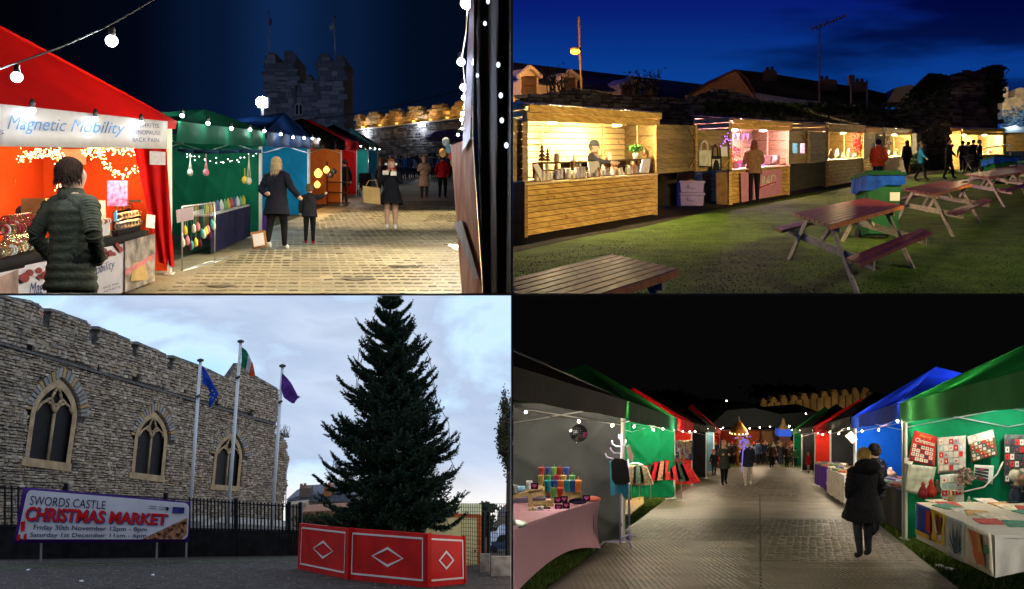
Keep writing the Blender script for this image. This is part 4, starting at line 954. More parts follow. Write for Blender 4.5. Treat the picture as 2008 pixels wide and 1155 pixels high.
person(TL, 832, 391, 1.66, 8, 'woman in long pink beige plaid coat and brown boots', coat=(.50, .34, .26), legs=(.05, .05, .06), hair=(.15, .08, .04), hat=(.45, .28, .15), hem=.30, arms='hold', stride=.02, shoes=(.22, .09, .04), style='long')
person(TL, 868, 389, 1.70, 172, 'man in bright red padded jacket and black trousers from behind', coat=(.50, .015, .02), legs=(.008, .008, .01), hair=(.02, .015, .02), hat=(.015, .02, .04), hem=.48, arms='pocket', stride=.08, quilt=1)
person(TL, 749, 395, 1.6, 160, 'dark coated woman with auburn hair half hidden behind the eating woman', coat=(.012, .012, .015), hair=(.12, .05, .02), style='long', stride=.1)
person(TL, 675, 398, 1.55, 200, 'black clothed person standing against the orange and red walls', coat=(.008, .008, .01), hem=.4)
rr = random.Random(21); cols = [(.02, .02, .025), (.03, .03, .05), (.012, .012, .012), (.06, .05, .04), (.35, .33, .3), (.02, .05, .1), (.1, .1, .11)]
xs_ = [757, 765, 776, 786, 795, 803, 811, 819, 828, 842, 852, 861, 878, 886, 848]
wh = ['far left edge', 'second from the left', 'third from the left', 'left of the middle', 'in the middle left', 'in the dense middle', 'right of the dense middle', 'behind the plaid coat', 'left of the plaid coat head', 'right of the plaid coat', 'between plaid and red coats', 'left of the red jacket', 'right of the red jacket', 'far right edge', 'tall one behind the plaid coat']
for i, x in enumerate(xs_):
 c = cols[(i * 3) % 7]
 person(TL, x, 347 + (i * 5) % 7, rr.uniform(1.6, 1.85), rr.choice((0, 170, 190, 20, 150, 200)), 'distant visitor in %s coat, %s of the lane crowd' % (['black', 'navy', 'jet black', 'brown', 'cream', 'deep blue', 'grey'][(i * 3) % 7], wh[i]), coat=c, hair=rr.choice([(.03, .02, .01), (.3, .2, .1), (.02, .02, .02)]), style=rr.choice(('short', 'long')), stride=rr.choice((0.1, .02)), group='lane crowd')
# ================================================================ second place: wooden huts on a lawn at dusk
CUR[0] = TR; pl = TR
turf = mt('turf', (.065, .13, .010), rough=.9, var=.3, scale=2.2, bump=.4, bscale=60, col2=(.095, .165, .018))
b = MB(); b.grid(lambda u, v: TR.p(60 * u * (.25 + v), 8 + 110 * v, 0), 10, 40); b.build('lawn', turf, kind='structure', recalc=False)
b = MB(); b.grid(lambda u, v: TR.p(75 * u, 3 + 160 * v, -.06), 10, 20); b.build('ground', mt('dark_soil', (.035, .04, .025)), kind='structure', recalc=False)
# blades of the turf, near part
rr = random.Random(4); b = MB()
for i in range(26000):
 D = 9.6 + 26 * rr.random() ** 1.6; X = rr.uniform(0, .57 * D + .3)
 if X < .23 + (D - 13.2) * .62 and D > 13.2: continue
 p = TR.p(X, D, 0); h = rr.uniform(.008, .02); a = rr.uniform(0, 6.28); w_ = .006
 b.v += [tuple(p + V((-w_ * math.cos(a), -w_ * math.sin(a), 0))), tuple(p + V((w_ * math.cos(a), w_ * math.sin(a), 0))), tuple(p + V((rr.gauss(0, .015), rr.gauss(0, .015), h)))]
 n = len(b.v); b.f.append((n - 3, n - 2, n - 1)); b.m.append(i % 3)
b.build('grass', [mt('blade_a', (.075, .14, .010), var=.1), mt('blade_b', (.11, .18, .02), var=.1), mt('blade_c', (.05, .10, .01), var=.1)], kind='stuff', recalc=False, label='short green artificial turf of the lawn')
# soil strip along the huts, shade of the counters painted into its dark colour
def gpoly(pl, pts, H): return [pl.gp(x, y, 0) + V((0, 0, H)) for x, y in pts]
b = MB(); q = gpoly(TR, [(1004, 497), (1140, 466), (1260, 446), (1400, 412), (1500, 397), (1620, 372), (1760, 352), (1850, 340), (1850, 332), (1600, 352), (1430, 385), (1285, 405), (1004, 440)], .006)
b.add(q, [tuple(range(len(q)))]); b.build('shaded_soil_strip', mt('soil_shade', (.018, .014, .010), rough=.95, var=.5, scale=5, bump=.8, bscale=20), kind='structure')
pine_front = wood('pine_front', (.40, .21, .05), (.68, .45, .14), axis=(1.2, 1.2, 12)); pine_in = wood('pine_inside', (.62, .44, .20), (.76, .58, .32), axis=(1, 1, 10)); pine_old = wood('pine_shutter', (.20, .135, .055), (.33, .23, .10), axis=(1, 1, 12))
def plank_face(pl, A, B, H0, H1, n, off, mat, parent, th=.025, nrm=None, name='plank', joined=False, label=None):
 """Boards laid one over the other between two ground points."""
 d = B - A; nn = nrm; hh = (H1 - H0) / n; big = MB()
 for i in range(n):
  b = big if joined else MB()
  o = A + nn * off + V((0, 0, H0 + hh * i + .004)); t = nn * th
  vs = [o, o + d, o + d + V((0, 0, hh - .014)), o + V((0, 0, hh - .014)), o + t * 1.9, o + d + t * 1.9, o + d + t * .7 + V((0, 0, hh - .012)), o + t * .7 + V((0, 0, hh - .012))]
  b.add(vs, [(0, 3, 2, 1), (4, 5, 6, 7), (0, 1, 5, 4), (1, 2, 6, 5), (2, 3, 7, 6), (3, 0, 4, 7)])
  if not joined: b.build(name, mat, parent)
 if joined: big.build('boarding', mat, parent, kind='stuff')
def hut(label, fl, fr, back, Hc=.94, Ho=2.0, Hr=2.28, nf=9, nb=9, joined=False, power=60, col=(1, .74, .36), side_left=True, right_wall=True, matin=None, studs=2, inset=.05):
 """Market hut: boarded counter front, posts, fascia, roof, boarded inside."""
 A, B = TR.gp(*fl), TR.gp(*fr); bk = V(back); bk.z = bk.y * TR.s
 d = (B - A); n = V((d.y, -d.x, 0)).normalized()
 if n.y > 0: n = -n
 root = thing('market_hut', label, 'hut', (A + B) / 2)
 P = lambda t, q, H: A + d * t + bk * q + V((0, 0, H))
 def post(t, q, H0, H1, w_=.07, off=.0, nm='post'):
  b = MB(); b.box(P(t, q, (H0 + H1) / 2) + n * off, w_, w_, H1 - H0); b.build(nm, pine_front if q == 0 else mi_, root)
 mi_ = matin or pine_in
 plank_face(TR, A, B, .03, Hc - .03, nf, -.02, pine_front, root, nrm=n, joined=joined)
 b = MB(); b.obox(A + V((0, 0, .03)) - n * .045, d, V((0, 0, Hc - .06)), -n * .02); b.build('light_stop', mt('light_stop_board', (.10, .06, .03)), root)  # added board keeps hut light from leaking between the planks
 if side_left: plank_face(TR, A, A + bk, .03, Hr + .06, nf * 2, .0, pine_front, root, nrm=V((-1, 0, 0)), joined=True)
 post(0, 0, .0, Hr - .1, .09); post(1, 0, 0, Hr - .1, .09)
 b = MB(); b.obox(P(-.01, -.06, Hc - .03), d * 1.02, bk * .45, V((0, 0, .035))); b.build('counter', mi_, root)
 for k_, (h0, h1, o_) in enumerate(((Ho, Ho + (Hr - Ho) * .52, .05), (Ho + (Hr - Ho) * .52 + .004, Hr, .10))):
  b = MB(); b.obox(P(-.012, 0, h0) + n * o_, d * 1.024, V((0, 0, h1 - h0)), n * .03); b.build('fascia_board', pine_front, root)
 b = MB()                                   # corrugated roof sheet
 N = 60 if not joined else 24
 for i in range(N):
  t0, t1 = -.03 + 1.06 * i / N, -.03 + 1.06 * (i + 1) / N; z0, z1 = (.018 if i % 2 else 0), (.018 if (i + 1) % 2 else 0)
  b.add([P(t0, -.12, Hr + .01 + z0), P(t1, -.12, Hr + .01 + z1), P(t1, 1.05, Hr + .16 + z1), P(t0, 1.05, Hr + .16 + z0)], [(0, 1, 2, 3)])
 b.build('roof', mt('corrugated', (.22, .20, .17), rough=.4, metal=.5, var=.2), root, solid=.004)
 plank_face(TR, A + bk, B + bk, .0, Hr + .1, nb * 2, 0, mi_, root, nrm=n, joined=joined)
 if right_wall: plank_face(TR, B, B + bk, .0, Hr + .02, nb * 2, -.02, mi_, root, nrm=V((-1, 0, 0)), joined=joined); plank_face(TR, B, B + bk, .0, Hr + .02, nb, -.045, pine_old, root, nrm=V((1, 0, 0)), joined=True)
 for i in range(studs):
  t = (i + .5) / studs; b = MB(); b.obox(P(t, 1, 0) + n * .06, d.normalized() * .05, n * .03, V((0, 0, Hr))); b.build('stud', mi_, root)
 b = MB(); b.box(P(1, .5, Hr / 2) + V((-.05, 0, 0)), .04, .06, Hr); b.build('stud', mi_, root)
 b = MB(); b.obox(P(0, 1, Ho + .02) + n * .06, d, n * .03, V((0, 0, .05))); b.build('rail', mi_, root)
 lm = P(.5, .45, Ho - .02)
 for t in ((.22, .72) if power > 40 else (.5,)):
  q = P(t, .28, Ho + .02); b = MB(); b.box(q, .18, .18, .04); b.build('ceiling_lamp', em('warm_lamp_%d' % int(col[1] * 100), col, 9), root); lamp(q - V((0, 0, .09)), col, power * 6, .05, root)
 return root, P
h1, P1 = hut('largest pine hut at the left with jars along its counter', (1030, 466), (1285, 422), (-.42, 2.1, 0), power=85)
h2, P2 = hut('pine hut lit pink inside with a pink poster on its front', (1432, 402), (1545, 383), (-.42, 2.6, 0), nf=8, nb=8, power=70, col=(1, .50, .78), Hc=.92, Ho=1.98, Hr=2.24)
h3, P3 = hut('third pine hut, warm lit with a red hanging wreath', (1621, 367), (1691, 355), (-.35, 3, 0), nf=7, nb=7, joined=True, power=110, Hc=.98, Hr=2.3)
h4, P4 = hut('fourth pine hut behind the man in orange', (1733, 345), (1783, 338), (-.3, 3, 0), joined=True, power=130, Hc=.9, Hr=2.3)
h5, P5 = hut('fifth narrow pine hut with a ramp', (1808, 333), (1847, 329), (-.2, 3, 0), joined=True, power=150, Hc=.9, Hr=2.25)
h6, P6 = hut('farthest pine hut facing down the lawn behind a group of visitors', (1885, 333), (1966, 331), (0, 3, 0), joined=True, power=200, Hc=.9, Ho=2.05, Hr=2.4, nf=6, nb=7)
def shutter(label, a, c_, y0l, y1l, y0r, y1r, n, joined=False, post=True):
 """Boarded shutter folded out beside a hut, traced between two ground points."""
 pA_ = Plane(TR.gp(*a), TR.gp(*c_)); A, B = pA_.a, pA_.b; x0, x1 = a[0], c_[0]
 root = thing('shutter', label, 'shutter', (pA_.pt(x0, y1l) + pA_.pt(x1, y1r)) / 2); big = MB()
 for i in range(n):
  f0, f1 = i / n, (i + 1) / n; q = [(x0, y0l + (y1l - y0l) * f0), (x1, y0r + (y1r - y0r) * f0), (x1, y0r + (y1r - y0r) * f1 - .25), (x0, y0l + (y1l - y0l) * f1 - .25)]
  b = big if joined else MB(); b.prism([pA_.pt(x, y) for x, y in q], pA_.n * -.025)
  if not joined: b.build('plank', pine_old, root)
 if joined: big.build('boarding', pine_old, root, kind='stuff')
 if post:
  b = MB(); b.obox(pA_.pt(x1 - 3, y0r - 1, .03), pA_.pt(x1 + 1, y0r - 1, .03) - pA_.pt(x1 - 3, y0r - 1, .03), V((0, 0, -(y1r - y0r + 2) * pA_.pt(x1, y0r).y / F)), pA_.n * .03); b.build('batten', pine_front, root)
  b = MB(); b.path([pA_.pt(x1 - 3, y0r + (y1r - y0r) * .3, .04), pA_.pt(x1 - 13, y0r + 8, .04)], .02, 5); b.path([pA_.pt(x1 - 3, y0r + (y1r - y0r) * .75, .04), pA_.pt(x1 - 13, y1r - 6, .04)], .02, 5); b.build('brace', pine_front, root)
 return pA_
shutter('narrow shutter board at the far left of the first hut', (1006, 468), (1026, 462), 234, 357, 236, 353, 10, post=False)
shutter('wide weathered shutter to the right of the first hut', (1287, 424), (1365, 410), 244, 341, 246, 335, 10)
pS = shutter('shutter with tote bags hanging on it left of the pink hut', (1367, 409), (1432, 402), 255, 337, 256, 333, 8)
shutter('shutter with two small pictures right of the pink hut', (1547, 384), (1586, 374), 256, 322, 257, 319, 7)
shutter('plain shutter left of the third hut', (1588, 374), (1619, 368), 258, 319, 259, 316, 7, post=False)
shutter('narrow shutter right of the third hut', (1694, 356), (1716, 351), 260, 313, 261, 309, 5, joined=True, post=False)
shutter('shutter between the fourth and fifth hut', (1788, 340), (1806, 336), 262, 306, 262, 304, 5, joined=True, post=False)
shutter('long shutter at the right edge beyond the farthest hut', (1969, 331), (2014, 331), 260, 297, 260, 297, 5, joined=True, post=False)
# openings under the shutters: shade painted as dark panels, and leaning boards
for i, (px_, lab, m) in enumerate((([(1006, 358), (1029, 356), (1029, 466), (1006, 470)], 'dark panel added over the blue lit hut side under the leftmost shutter', (.015, .010, .008)), ([(1288, 342), (1327, 340), (1327, 402), (1290, 408)], 'dark panel painted as the shaded void beside the first hut', (.02, .010, .006)),
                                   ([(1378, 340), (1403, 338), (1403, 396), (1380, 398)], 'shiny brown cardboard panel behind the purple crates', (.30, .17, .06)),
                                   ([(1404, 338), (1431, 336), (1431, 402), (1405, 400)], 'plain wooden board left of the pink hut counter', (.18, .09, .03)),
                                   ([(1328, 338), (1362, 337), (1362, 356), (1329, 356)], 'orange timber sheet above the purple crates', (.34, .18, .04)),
                                   ([(1547, 323), (1618, 318), (1618, 362), (1547, 376)], 'near black panel under the shutters beside the third hut', (.012, .010, .010)))):
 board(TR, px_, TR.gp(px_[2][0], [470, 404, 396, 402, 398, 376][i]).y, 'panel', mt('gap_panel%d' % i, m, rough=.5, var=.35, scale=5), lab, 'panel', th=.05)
crm = mt('crate_lilac', (.42, .30, .72), rough=.35, var=.06, transl=.25)
cr = None
for i, (y1, y0) in enumerate(((406, 380), (380, 357))):
 g = TR.gp(1352, 404); k_ = g.y / F; b = MB(); z = g.z + (404 - y1) * k_; w0, w1, hh = .56, .60, (y1 - y0) * k_ - .01
 root = thing('storage_crate', 'translucent lilac plastic crate, %s of the two by the first hut' % ('lower' if i == 0 else 'upper'), 'crate', V((g.x, g.y, z)))
 b.add([V((g.x + sx * (w0 if q == 0 else w1) / 2, g.y + sy * .35, z + q * hh * .8)) for q in (0, 1) for sx, sy in ((-1, -1), (1, -1), (1, 1), (-1, 1))], [(0, 3, 2, 1), (4, 5, 6, 7), (0, 1, 5, 4), (1, 2, 6, 5), (2, 3, 7, 6), (3, 0, 4, 7)])
 b.build('tub', crm, root); b = MB(); b.box(V((g.x, g.y, z + hh * .9)), .65, .78, hh * .16); b.build('lid', crm, root); b = MB(); b.box(V((g.x, g.y - .37, z + hh * .5)), .2, .03, .08); b.build('handle', crm, root)
lamp(TR.gp(1352, 425) + V((0, -.5, .9)), (.8, .5, 1), 6, .1)
# tote bags on the shutter
def tote(x0, y0, x1, y1, yh, mat, label, prn=None):
 root = thing('tote_bag', label, 'bag', pS.pt((x0 + x1) / 2, y1, .1))
 q = pS.quad([(x0, y0), (x1, y0), (x1, y1), (x0, y1)], .08); b = MB(); b.grid(lambda u, v: q(u, v, .03 * math.sin(math.pi * u) * (.4 + v)), 8, 8); b.build('sack', mat, root, smooth=True, solid=.03)
 b = MB(); b.path([pS.pt(x, y, .1) for x, y in ((x0 + 5, y0 + 1), (x0 + 6, y0 - (y0 - yh) * .7), ((x0 + x1) / 2, yh), (x1 - 6, y0 - (y0 - yh) * .7), (x1 - 5, y0 + 1))], .02, 5); b.build('handles', mat, root)
 if prn:
  q = pS.quad(prn, .13); b = MB(); b.grid(lambda u, v: q(u, v), 3, 3); b.build('print', mt('tote_print', (.4, .4, .38), var=.9, scale=40), root)
tote(1369, 295, 1393, 326, 276, mt('canvas', (.55, .53, .46), rough=.9), 'cream canvas tote bag on the left of the shutter hooks')
tote(1392, 306, 1413, 334, 284, mt('canvas_black', (.012, .012, .014), rough=.9), 'black tote bag with pale print on the right of the hooks', [(1396, 312), (1412, 312), (1412, 331), (1397, 331)])
q = pS.quad([(1413, 288), (1426, 287), (1427, 307), (1414, 307)], .05); b = MB(); b.grid(lambda u, v: q(u, v), 2, 2); b.build('paper_notice', paper, label='small white notice pinned beside the tote bags', cat='notice', solid=.005)
garland(TR, [pS.pt(x, y, .15) for x, y in ((1413, 285), (1420, 275), (1428, 262), (1431, 290))], 'violet fairy lights twisted on the corner post of the pink hut', (.45, .12, 1), 5, 14, .014, seed=3)
# pink poster
q2 = Plane(TR.gp(1432, 402) , TR.gp(1545, 383)); f = q2.quad([(1452, 339), (1533, 331), (1533, 380), (1454, 397)], .08)
b = MB(); b.grid(lambda u, v: f(u, v), 6, 4); po = b.build('poster', mt('poster_pink', (.62, .26, .38), rough=.55, var=.1), label='large pink poster with white letters on the front of the pink hut', cat='poster', solid=.006)
b = MB(); b.text('RAD', q2.quad([(1493, 346), (1521, 341), (1521, 361), (1493, 367)], .1), .25, .02); b.build('lettering', mt('letter_white', (.7, .66, .6)), po, recalc=False)
b = MB(); b.path([q2.pt(x, y, .11) for x, y in ((1490, 368), (1500, 364), (1512, 360), (1521, 357))], .02, 5); b.build('underline', mt('underline_red', (.5, .02, .05)), po)
# goods on the counters
jar = proto('jar', lambda b: b.lathe((0, 0, 0), [(.03, 0), (.035, .01), (.035, .08), (.028, .09), (.03, .1), (.03, .115), (.0, .116)], 10), [mt('jar_glass', (.45, .42, .5), rough=.2, var=.3, scale=14)], True)
jar2 = proto('jar2', lambda b: b.lathe((0, 0, 0), [(.03, 0), (.035, .01), (.035, .08), (.028, .09), (.03, .1), (.03, .115), (.0, .116)], 10), [mt('jar_white', (.66, .6, .52), rough=.35, var=.2, scale=14)], True)
jar3 = proto('jar3', lambda b: b.lathe((0, 0, 0), [(.03, 0), (.04, .02), (.03, .12), (.01, .16)], 8), [mt('jar_amber', (.35, .12, .04), rough=.3)], True)
rr = random.Random(9)
for i in range(34):
 t = .08 + .86 * (i / 34) + rr.uniform(-.008, .008); q = rr.choice((.02, .06, .10)); hgt = .955 + q * .5
 kind = rr.choice((0, 0, 1, 1, 2)); put('jar', (jar, jar2, jar3)[kind], P1(t, q, hgt - q * .5 + .0), (0, 0, 0), (rr.uniform(1.1, 1.8),) * 3, label='%s jar in the front row on the first hut counter' % ('lilac glass', 'white', 'amber')[kind], cat='jar', group='jars on the first hut counter')
pH1 = Plane(TR.gp(1030, 466), TR.gp(1285, 422))
dw = mt('crate_wood_dark', (.09, .045, .02), rough=.7)
def plane_board(P, c, off, name, mat, label, cat, th=.02, parent=None):
 b = MB(); b.prism([P.pt(x, y, off) for x, y in c], P.n * th); return b.build(name, mat, parent, label=label, cat=cat)
plane_board(pH1, [(1043, 323), (1053, 321), (1072, 354), (1060, 356)], -.05, 'price_board', paper, 'white price board leaning left on the first hut counter', 'board')
plane_board(pH1, [(1151, 317), (1172, 316), (1176, 336), (1155, 339)], -.08, 'price_board', paper, 'white framed board in the middle of the first hut counter', 'board')
plane_board(pH1, [(1259, 312), (1275, 311), (1271, 338), (1253, 339)], -.05, 'price_board', paper, 'white board leaning at the right end of the first hut counter', 'board')
for i, (c, lab) in enumerate((([(1044, 319), (1102, 318), (1104, 350), (1044, 354)], 'left wooden crate shelf with figures on top'), ([(1110, 318), (1142, 317), (1146, 338), (1112, 342)], 'middle open crate shelf'), ([(1184, 315), (1214, 313), (1214, 336), (1186, 338)], 'crate shelf beside the seller'), ([(1216, 313), (1257, 312), (1255, 336), (1217, 338)], 'right wooden crate shelf under the plant'))):
 x0, x1 = c[0][0], c[1][0]; y0, y1 = c[0][1], c[2][1]; root = thing('crate_shelf', lab + ' on the first hut counter', 'shelf', pH1.pt((x0 + x1) / 2, y1, -.3))
 for q in ([(x0, y0), (x1, c[1][1]), (x1, c[1][1] + 3), (x0, y0 + 3)], [(x0, (y0 + y1) / 2), (x1, (y0 + y1) / 2 - 1), (x1, (y0 + y1) / 2 + 1), (x0, (y0 + y1) / 2 + 2)]):
  b = MB(); b.prism([pH1.pt(x, y, -.34) for x, y in q], pH1.n * .2); b.build('shelf_board', dw, root)
 for q in ([(x0, y0), (x0 + 3, y0), (x0 + 3, y1), (x0, y1)], [(x1 - 3, y0), (x1, y0), (x1, y1), (x1 - 3, y1)]):
  b = MB(); b.prism([pH1.pt(x, y, -.35) for x, y in q], pH1.n * .2); b.build('upright', dw, root)
 for j in range(3):
  p = pH1.pt(x0 + (x1 - x0) * (j + .6) / 3.2, y0 + (y1 - y0) * .45, -.25); put('jar', (jar, jar2, jar3)[(i + j) % 3], p, (0, 0, 0), (1.1,) * 3, label='%s jar inside the %s' % (('lilac', 'white', 'amber')[(i + j) % 3], lab), cat='jar', group='jars in the crate shelves')
def firtree(p, h, label, mat):
 b = MB(); b.tube(p, p + V((0, 0, h)), .008, n=5)
 for j in range(4): b.lathe(p + V((0, 0, h * (.15 + .2 * j))), [(h * (.24 - .045 * j), 0), (h * .02, h * .2)], 8)
 b.build('wooden_tree', mat, label=label, cat='ornament', smooth=False)
firtree(pH1.pt(1063, 320, -.2), .36, 'taller dark wooden fir ornament on the left crate', dw); firtree(pH1.pt(1074, 319, -.2), .27, 'smaller dark wooden fir ornament on the left crate', dw)
for i, (x, c) in enumerate(((1092, (.4, .3, .25)), (1122, (.35, .3, .3)), (1195, (.65, .65, .6)))):
 b = MB(); p = pH1.pt(x, 317 if i < 2 else 314, -.22); b.lathe(p, [(.05, 0), (.06, .04), (.045, .1), (.06, .13), (.02, .17)], 9); b.build('figurine', mt('figurine%d' % i, c), label='%s figurine standing on a crate shelf' % ['brown', 'mauve', 'white draped'][i], cat='figurine', smooth=True)
def leafy(p, r, n, mat, b, seed, size=.05, flat=.7):
 q = random.Random(seed)
 for i in range(n):
  d = V((q.gauss(0, 1), q.gauss(0, 1), q.gauss(0, 1))).normalized() * r * q.uniform(.4, 1); d.z *= flat; c = p + d
  u = V((q.gauss(0, 1), q.gauss(0, 1), q.gauss(0, 1))).normalized(); w_ = u.orthogonal().normalized(); s = size * q.uniform(.6, 1.3)
  b.add([c - u * s, c + w_ * s * .5, c + u * s, c - w_ * s * .5], [(0, 1, 2, 3)])
pp = pH1.pt(1246, 312, -.25); pot = thing('potted_plant', 'leafy green plant in a white pot at the right of the first hut', 'plant', pp)
b = MB(); b.lathe(pp, [(.05, 0), (.065, .1), (.065, .12)], 10); b.build('pot', white_b, pot, smooth=True)
b = MB(); leafy(pp + V((0, 0, .24)), .17, 160, None, b, 5, .045, .6); b.build('foliage', mt('leaf_bright', (.05, .16, .03), rough=.5), pot, recalc=False, kind='stuff')
b = MB(); b.ell(pH1.pt(1264, 298, -.3), .05, .04, .1); b.build('gourd', brown, label='round brown ornament beside the potted plant', cat='ornament', smooth=True)
person(TR, 1180, 0, 1.66, 62, 'seller in grey knitted beanie reaching across the first hut counter', coat=(.028, .03, .04), hair=(.15, .15, .15), hat=(.10, .11, .13), arms='reach', loc=P1(.56, .40, -.02), hem=.5, detail=True)
# inside of the pink hut
pk_ = mt('pink_goods', (.55, .12, .2), var=.6, scale=20, col2=(.7, .5, .6))
for i in range(9):
 t = .12 + .09 * i; p = P2(t, .95, 1.92 - .03 * (i % 2)); b = MB(); b.add([p, p + V((.12, 0, 0)), p + V((.06, 0, -.24))], [(0, 1, 2)]); b.build('bunting_flag', mt('bunting%d' % (i % 3), [(.7, .6, .7), (.6, .3, .5), (.5, .4, .6)][i % 3]), label='small pennant of the bunting across the back of the pink hut', cat='bunting', group='bunting in the pink hut', solid=.003)
for i in range(16):
 t = .05 + .58 * i / 16; p = P2(t, .12 + .1 * (i % 3), .95); b = MB(); c = [(.55, .05, .05), (.6, .2, .08), (.6, .5, .5), (.35, .08, .3)][i % 4]; b.box(p + V((0, 0, .05 + .02 * (i % 3))), .12, .1, .12 + .04 * (i % 3)); b.build('gift_box', mt('gift%d' % (i % 4), c, rough=.4), label='small %s box of goods on the pink hut counter' % ['red', 'orange', 'pale', 'plum'][i % 4], cat='box', group='goods on the pink hut counter')
for i, (t, lab) in enumerate(((.74, 'left'), (.88, 'right'))):
 b = MB(); p = P2(t, .2, .95); b.lathe(p, [(.12, 0), (.15, .02), (.17, .26), (.16, .27)], 10); b.build('wicker_basket', mt('wicker', (.42, .25, .22), var=.4, scale=40, bump=.6), label='%s wicker basket at the right end of the pink hut counter' % lab, cat='basket', smooth=True)
b = MB(); leafy(P2(.52, .85, 1.35), .3, 120, None, b, 9, .06); b.build('red_garland', mt('garland_red', (.5, .02, .03)), label='bushy red garland hanging inside the pink hut', cat='garland', recalc=False)
person(TR, 1455, 0, 1.6, 20, 'seller with purple top and lilac hair in the pink hut', coat=(.10, .03, .22), hair=(.25, .08, .3), style='long', arms='hold', loc=P2(.24, .62, 0), hem=.5)
for i, (x, c) in enumerate(((1555, (.1, .4, .38)), (1570, (.6, .62, .6)))):
 board(TR, [(x, 281), (x + 8, 281), (x + 8, 300), (x, 300)], 28.0, 'small_picture', mt('pic%d' % i, c, rough=.5, var=.3, scale=20), 'small %s picture hung on the shutter right of the pink hut' % ('teal' if i == 0 else 'white'), 'picture')
# far huts: goods
for hi, (P, n, nm, cols_) in enumerate(((P3, 16, 'third', [(.65, .6, .55), (.3, .3, .4), (.5, .3, .1)]), (P4, 10, 'fourth', [(.5, .45, .4), (.05, .12, .05), (.5, .3, .1)]), (P5, 6, 'fifth', [(.6, .55, .5), (.5, .1, .05), (.2, .2, .2)]), (P6, 12, 'farthest', [(.65, .6, .55), (.5, .1, .05), (.2, .2, .2)]))):
 for i in range(n):
  p = P(.06 + .88 * i / n, .12 + .06 * (i % 3), .93 if hi else 1.0); b = MB(); h_ = rr.uniform(.12, .38); b.lathe(p, [(.07, 0), (.10, h_ * .3), (.06, h_ * .8), (.02, h_)], 7)
  b.build('ornament', mt('orn%d%d' % (hi, i % 3), cols_[i % 3]), label='small %s ornament on the %s hut counter' % (['pale', 'dark', 'amber'][i % 3] if hi in (0, 1) else ['pale', 'red', 'grey'][i % 3], nm), cat='ornament', group='ornaments on the %s hut counter' % nm, smooth=True)
b = MB(); p = P3(.93, .1, 1.62)
for i in range(110):
 q = p + V((rr.gauss(0, .12), rr.gauss(0, .08), rr.gauss(0, .22))); b.ell(q, .04, n=5, m=3)
b.build('red_wreath', mt('berry_red', (.55, .01, .015), rough=.35), label='long bright red berry wreath hanging at the right of the third hut', cat='wreath', recalc=False, smooth=True)
for P, t, r, nm in ((P4, .42, .26, 'left wreath'), (P4, .72, .2, 'right wreath'), (P5, .35, .2, 'gold wreath'), (P6, .35, .2, 'hanging ornament row')):
 b = MB(); c = P(t, .9, 1.65)
 for i in range(14): a0, a1 = i * math.pi / 7, (i + 1) * math.pi / 7; b.tube(c + V((r * math.cos(a0), 0, r * math.sin(a0))), c + V((r * math.cos(a1), 0, r * math.sin(a1))), .035, n=5)
 b.build('wreath', mt('wreath_brown', (.12, .09, .03), var=.5, scale=20), label='%s on the back wall of the %s hut' % (nm, {id(P4): 'fourth', id(P5): 'fifth', id(P6): 'farthest'}[id(P)]), cat='wreath', smooth=True)
plane_board(Plane(P6(0, .95, 0), P6(1, .95, 0)), [(1953, 268), (1960, 268), (1960, 276), (1953, 276)], .1, 'framed_picture', paper, 'small white framed picture at the back of the farthest hut', 'picture')
b = MB(); leafy(P4(.9, -.3, .7), .5, 200, None, b, 19, .08, .8); b.build('shrub', mt('shrub_dark', (.02, .05, .02)), label='dark leafy shrub display in front of the fourth hut', cat='shrub', recalc=False)
b = MB(); a = TR.gp(1850, 330); b.path([a, a + V((0, 0, .9)), a + V((.9, -6, .5)), a + V((.9, -6, -1.0))], .05, 6); b.build('ramp_rail', steel, label='grey ramp handrail beside the fifth hut', cat='rail')
lamp(TR.p(11.5, 7.5, 4.8), (1, .72, .28), 6500, .1, spot=34, aim=(-9.6, 11, -2.2)); lamp(TR.p(13.5, 9, 4.8), (1, .72, .28), 7500, .1, spot=30, aim=(-7.2, 18, -.6))
lamp(TR.p(11.5, 8.5, 5), (1, .88, .62), 950, .15); lamp(TR.p(24, 22, 5), (1, .8, .5), 500, .2)
# stone ruin behind the huts, round tower with ivy
DKR = 44
pr1 = Plane(TR.p(0, 40), TR.p(22, 52))
ruin = thing('ruined_wall', 'long dark rubble ruin wall behind the huts', 'wall', TR.p(10, 45.5))
olr = [(1000, 420), (1000, 207), (1012, 203), (1030, 192), (1052, 186), (1090, 180), (1130, 176), (1165, 178), (1200, 186), (1240, 187), (1290, 190), (1340, 192), (1372, 186), (1395, 177), (1420, 176), (1452, 182), (1480, 192), (1500, 200), (1540, 205), (1600, 208), (1660, 208), (1720, 212), (1760, 215), (1800, 200), (1822, 170), (1838, 150), (1862, 150), (1862, 420)]
mort2 = mt('ruin_mortar', (.035, .032, .032), rough=.95, bump=.8, bscale=8)
b = MB(); b.prism([pr1.pt(x, y) for x, y in olr], pr1.n * -1.0); b.build('core', mort2, ruin)
rst = [(.10, .085, .075), (.15, .13, .12), (.06, .05, .045)]
stones(TR, Plane(pr1.a + pr1.n * .02, pr1.b + pr1.n * .02), olr, .17, (.22, .55), 'ruin', rst, ruin, 260, .16, seed=31, Hmin=0, s0=-1, skip=lambda x, y: y > 300)
pt2 = TR.p(40.5, 76); tw = thing('round_tower', 'broken stone tower with ivy down its right edge', 'tower', pt2)
olt = [(1862, 320), (1861, 148), (1880, 142), (1905, 141), (1925, 135), (1945, 131), (1952, 140), (1956, 200), (1958, 320)]
pt3 = Plane(TR.p(30, 76), TR.p(50, 76)); b = MB(); b.prism([pt3.pt(x, y) for x, y in olt], (0, 4, 0)); b.build('core', mort2, tw)
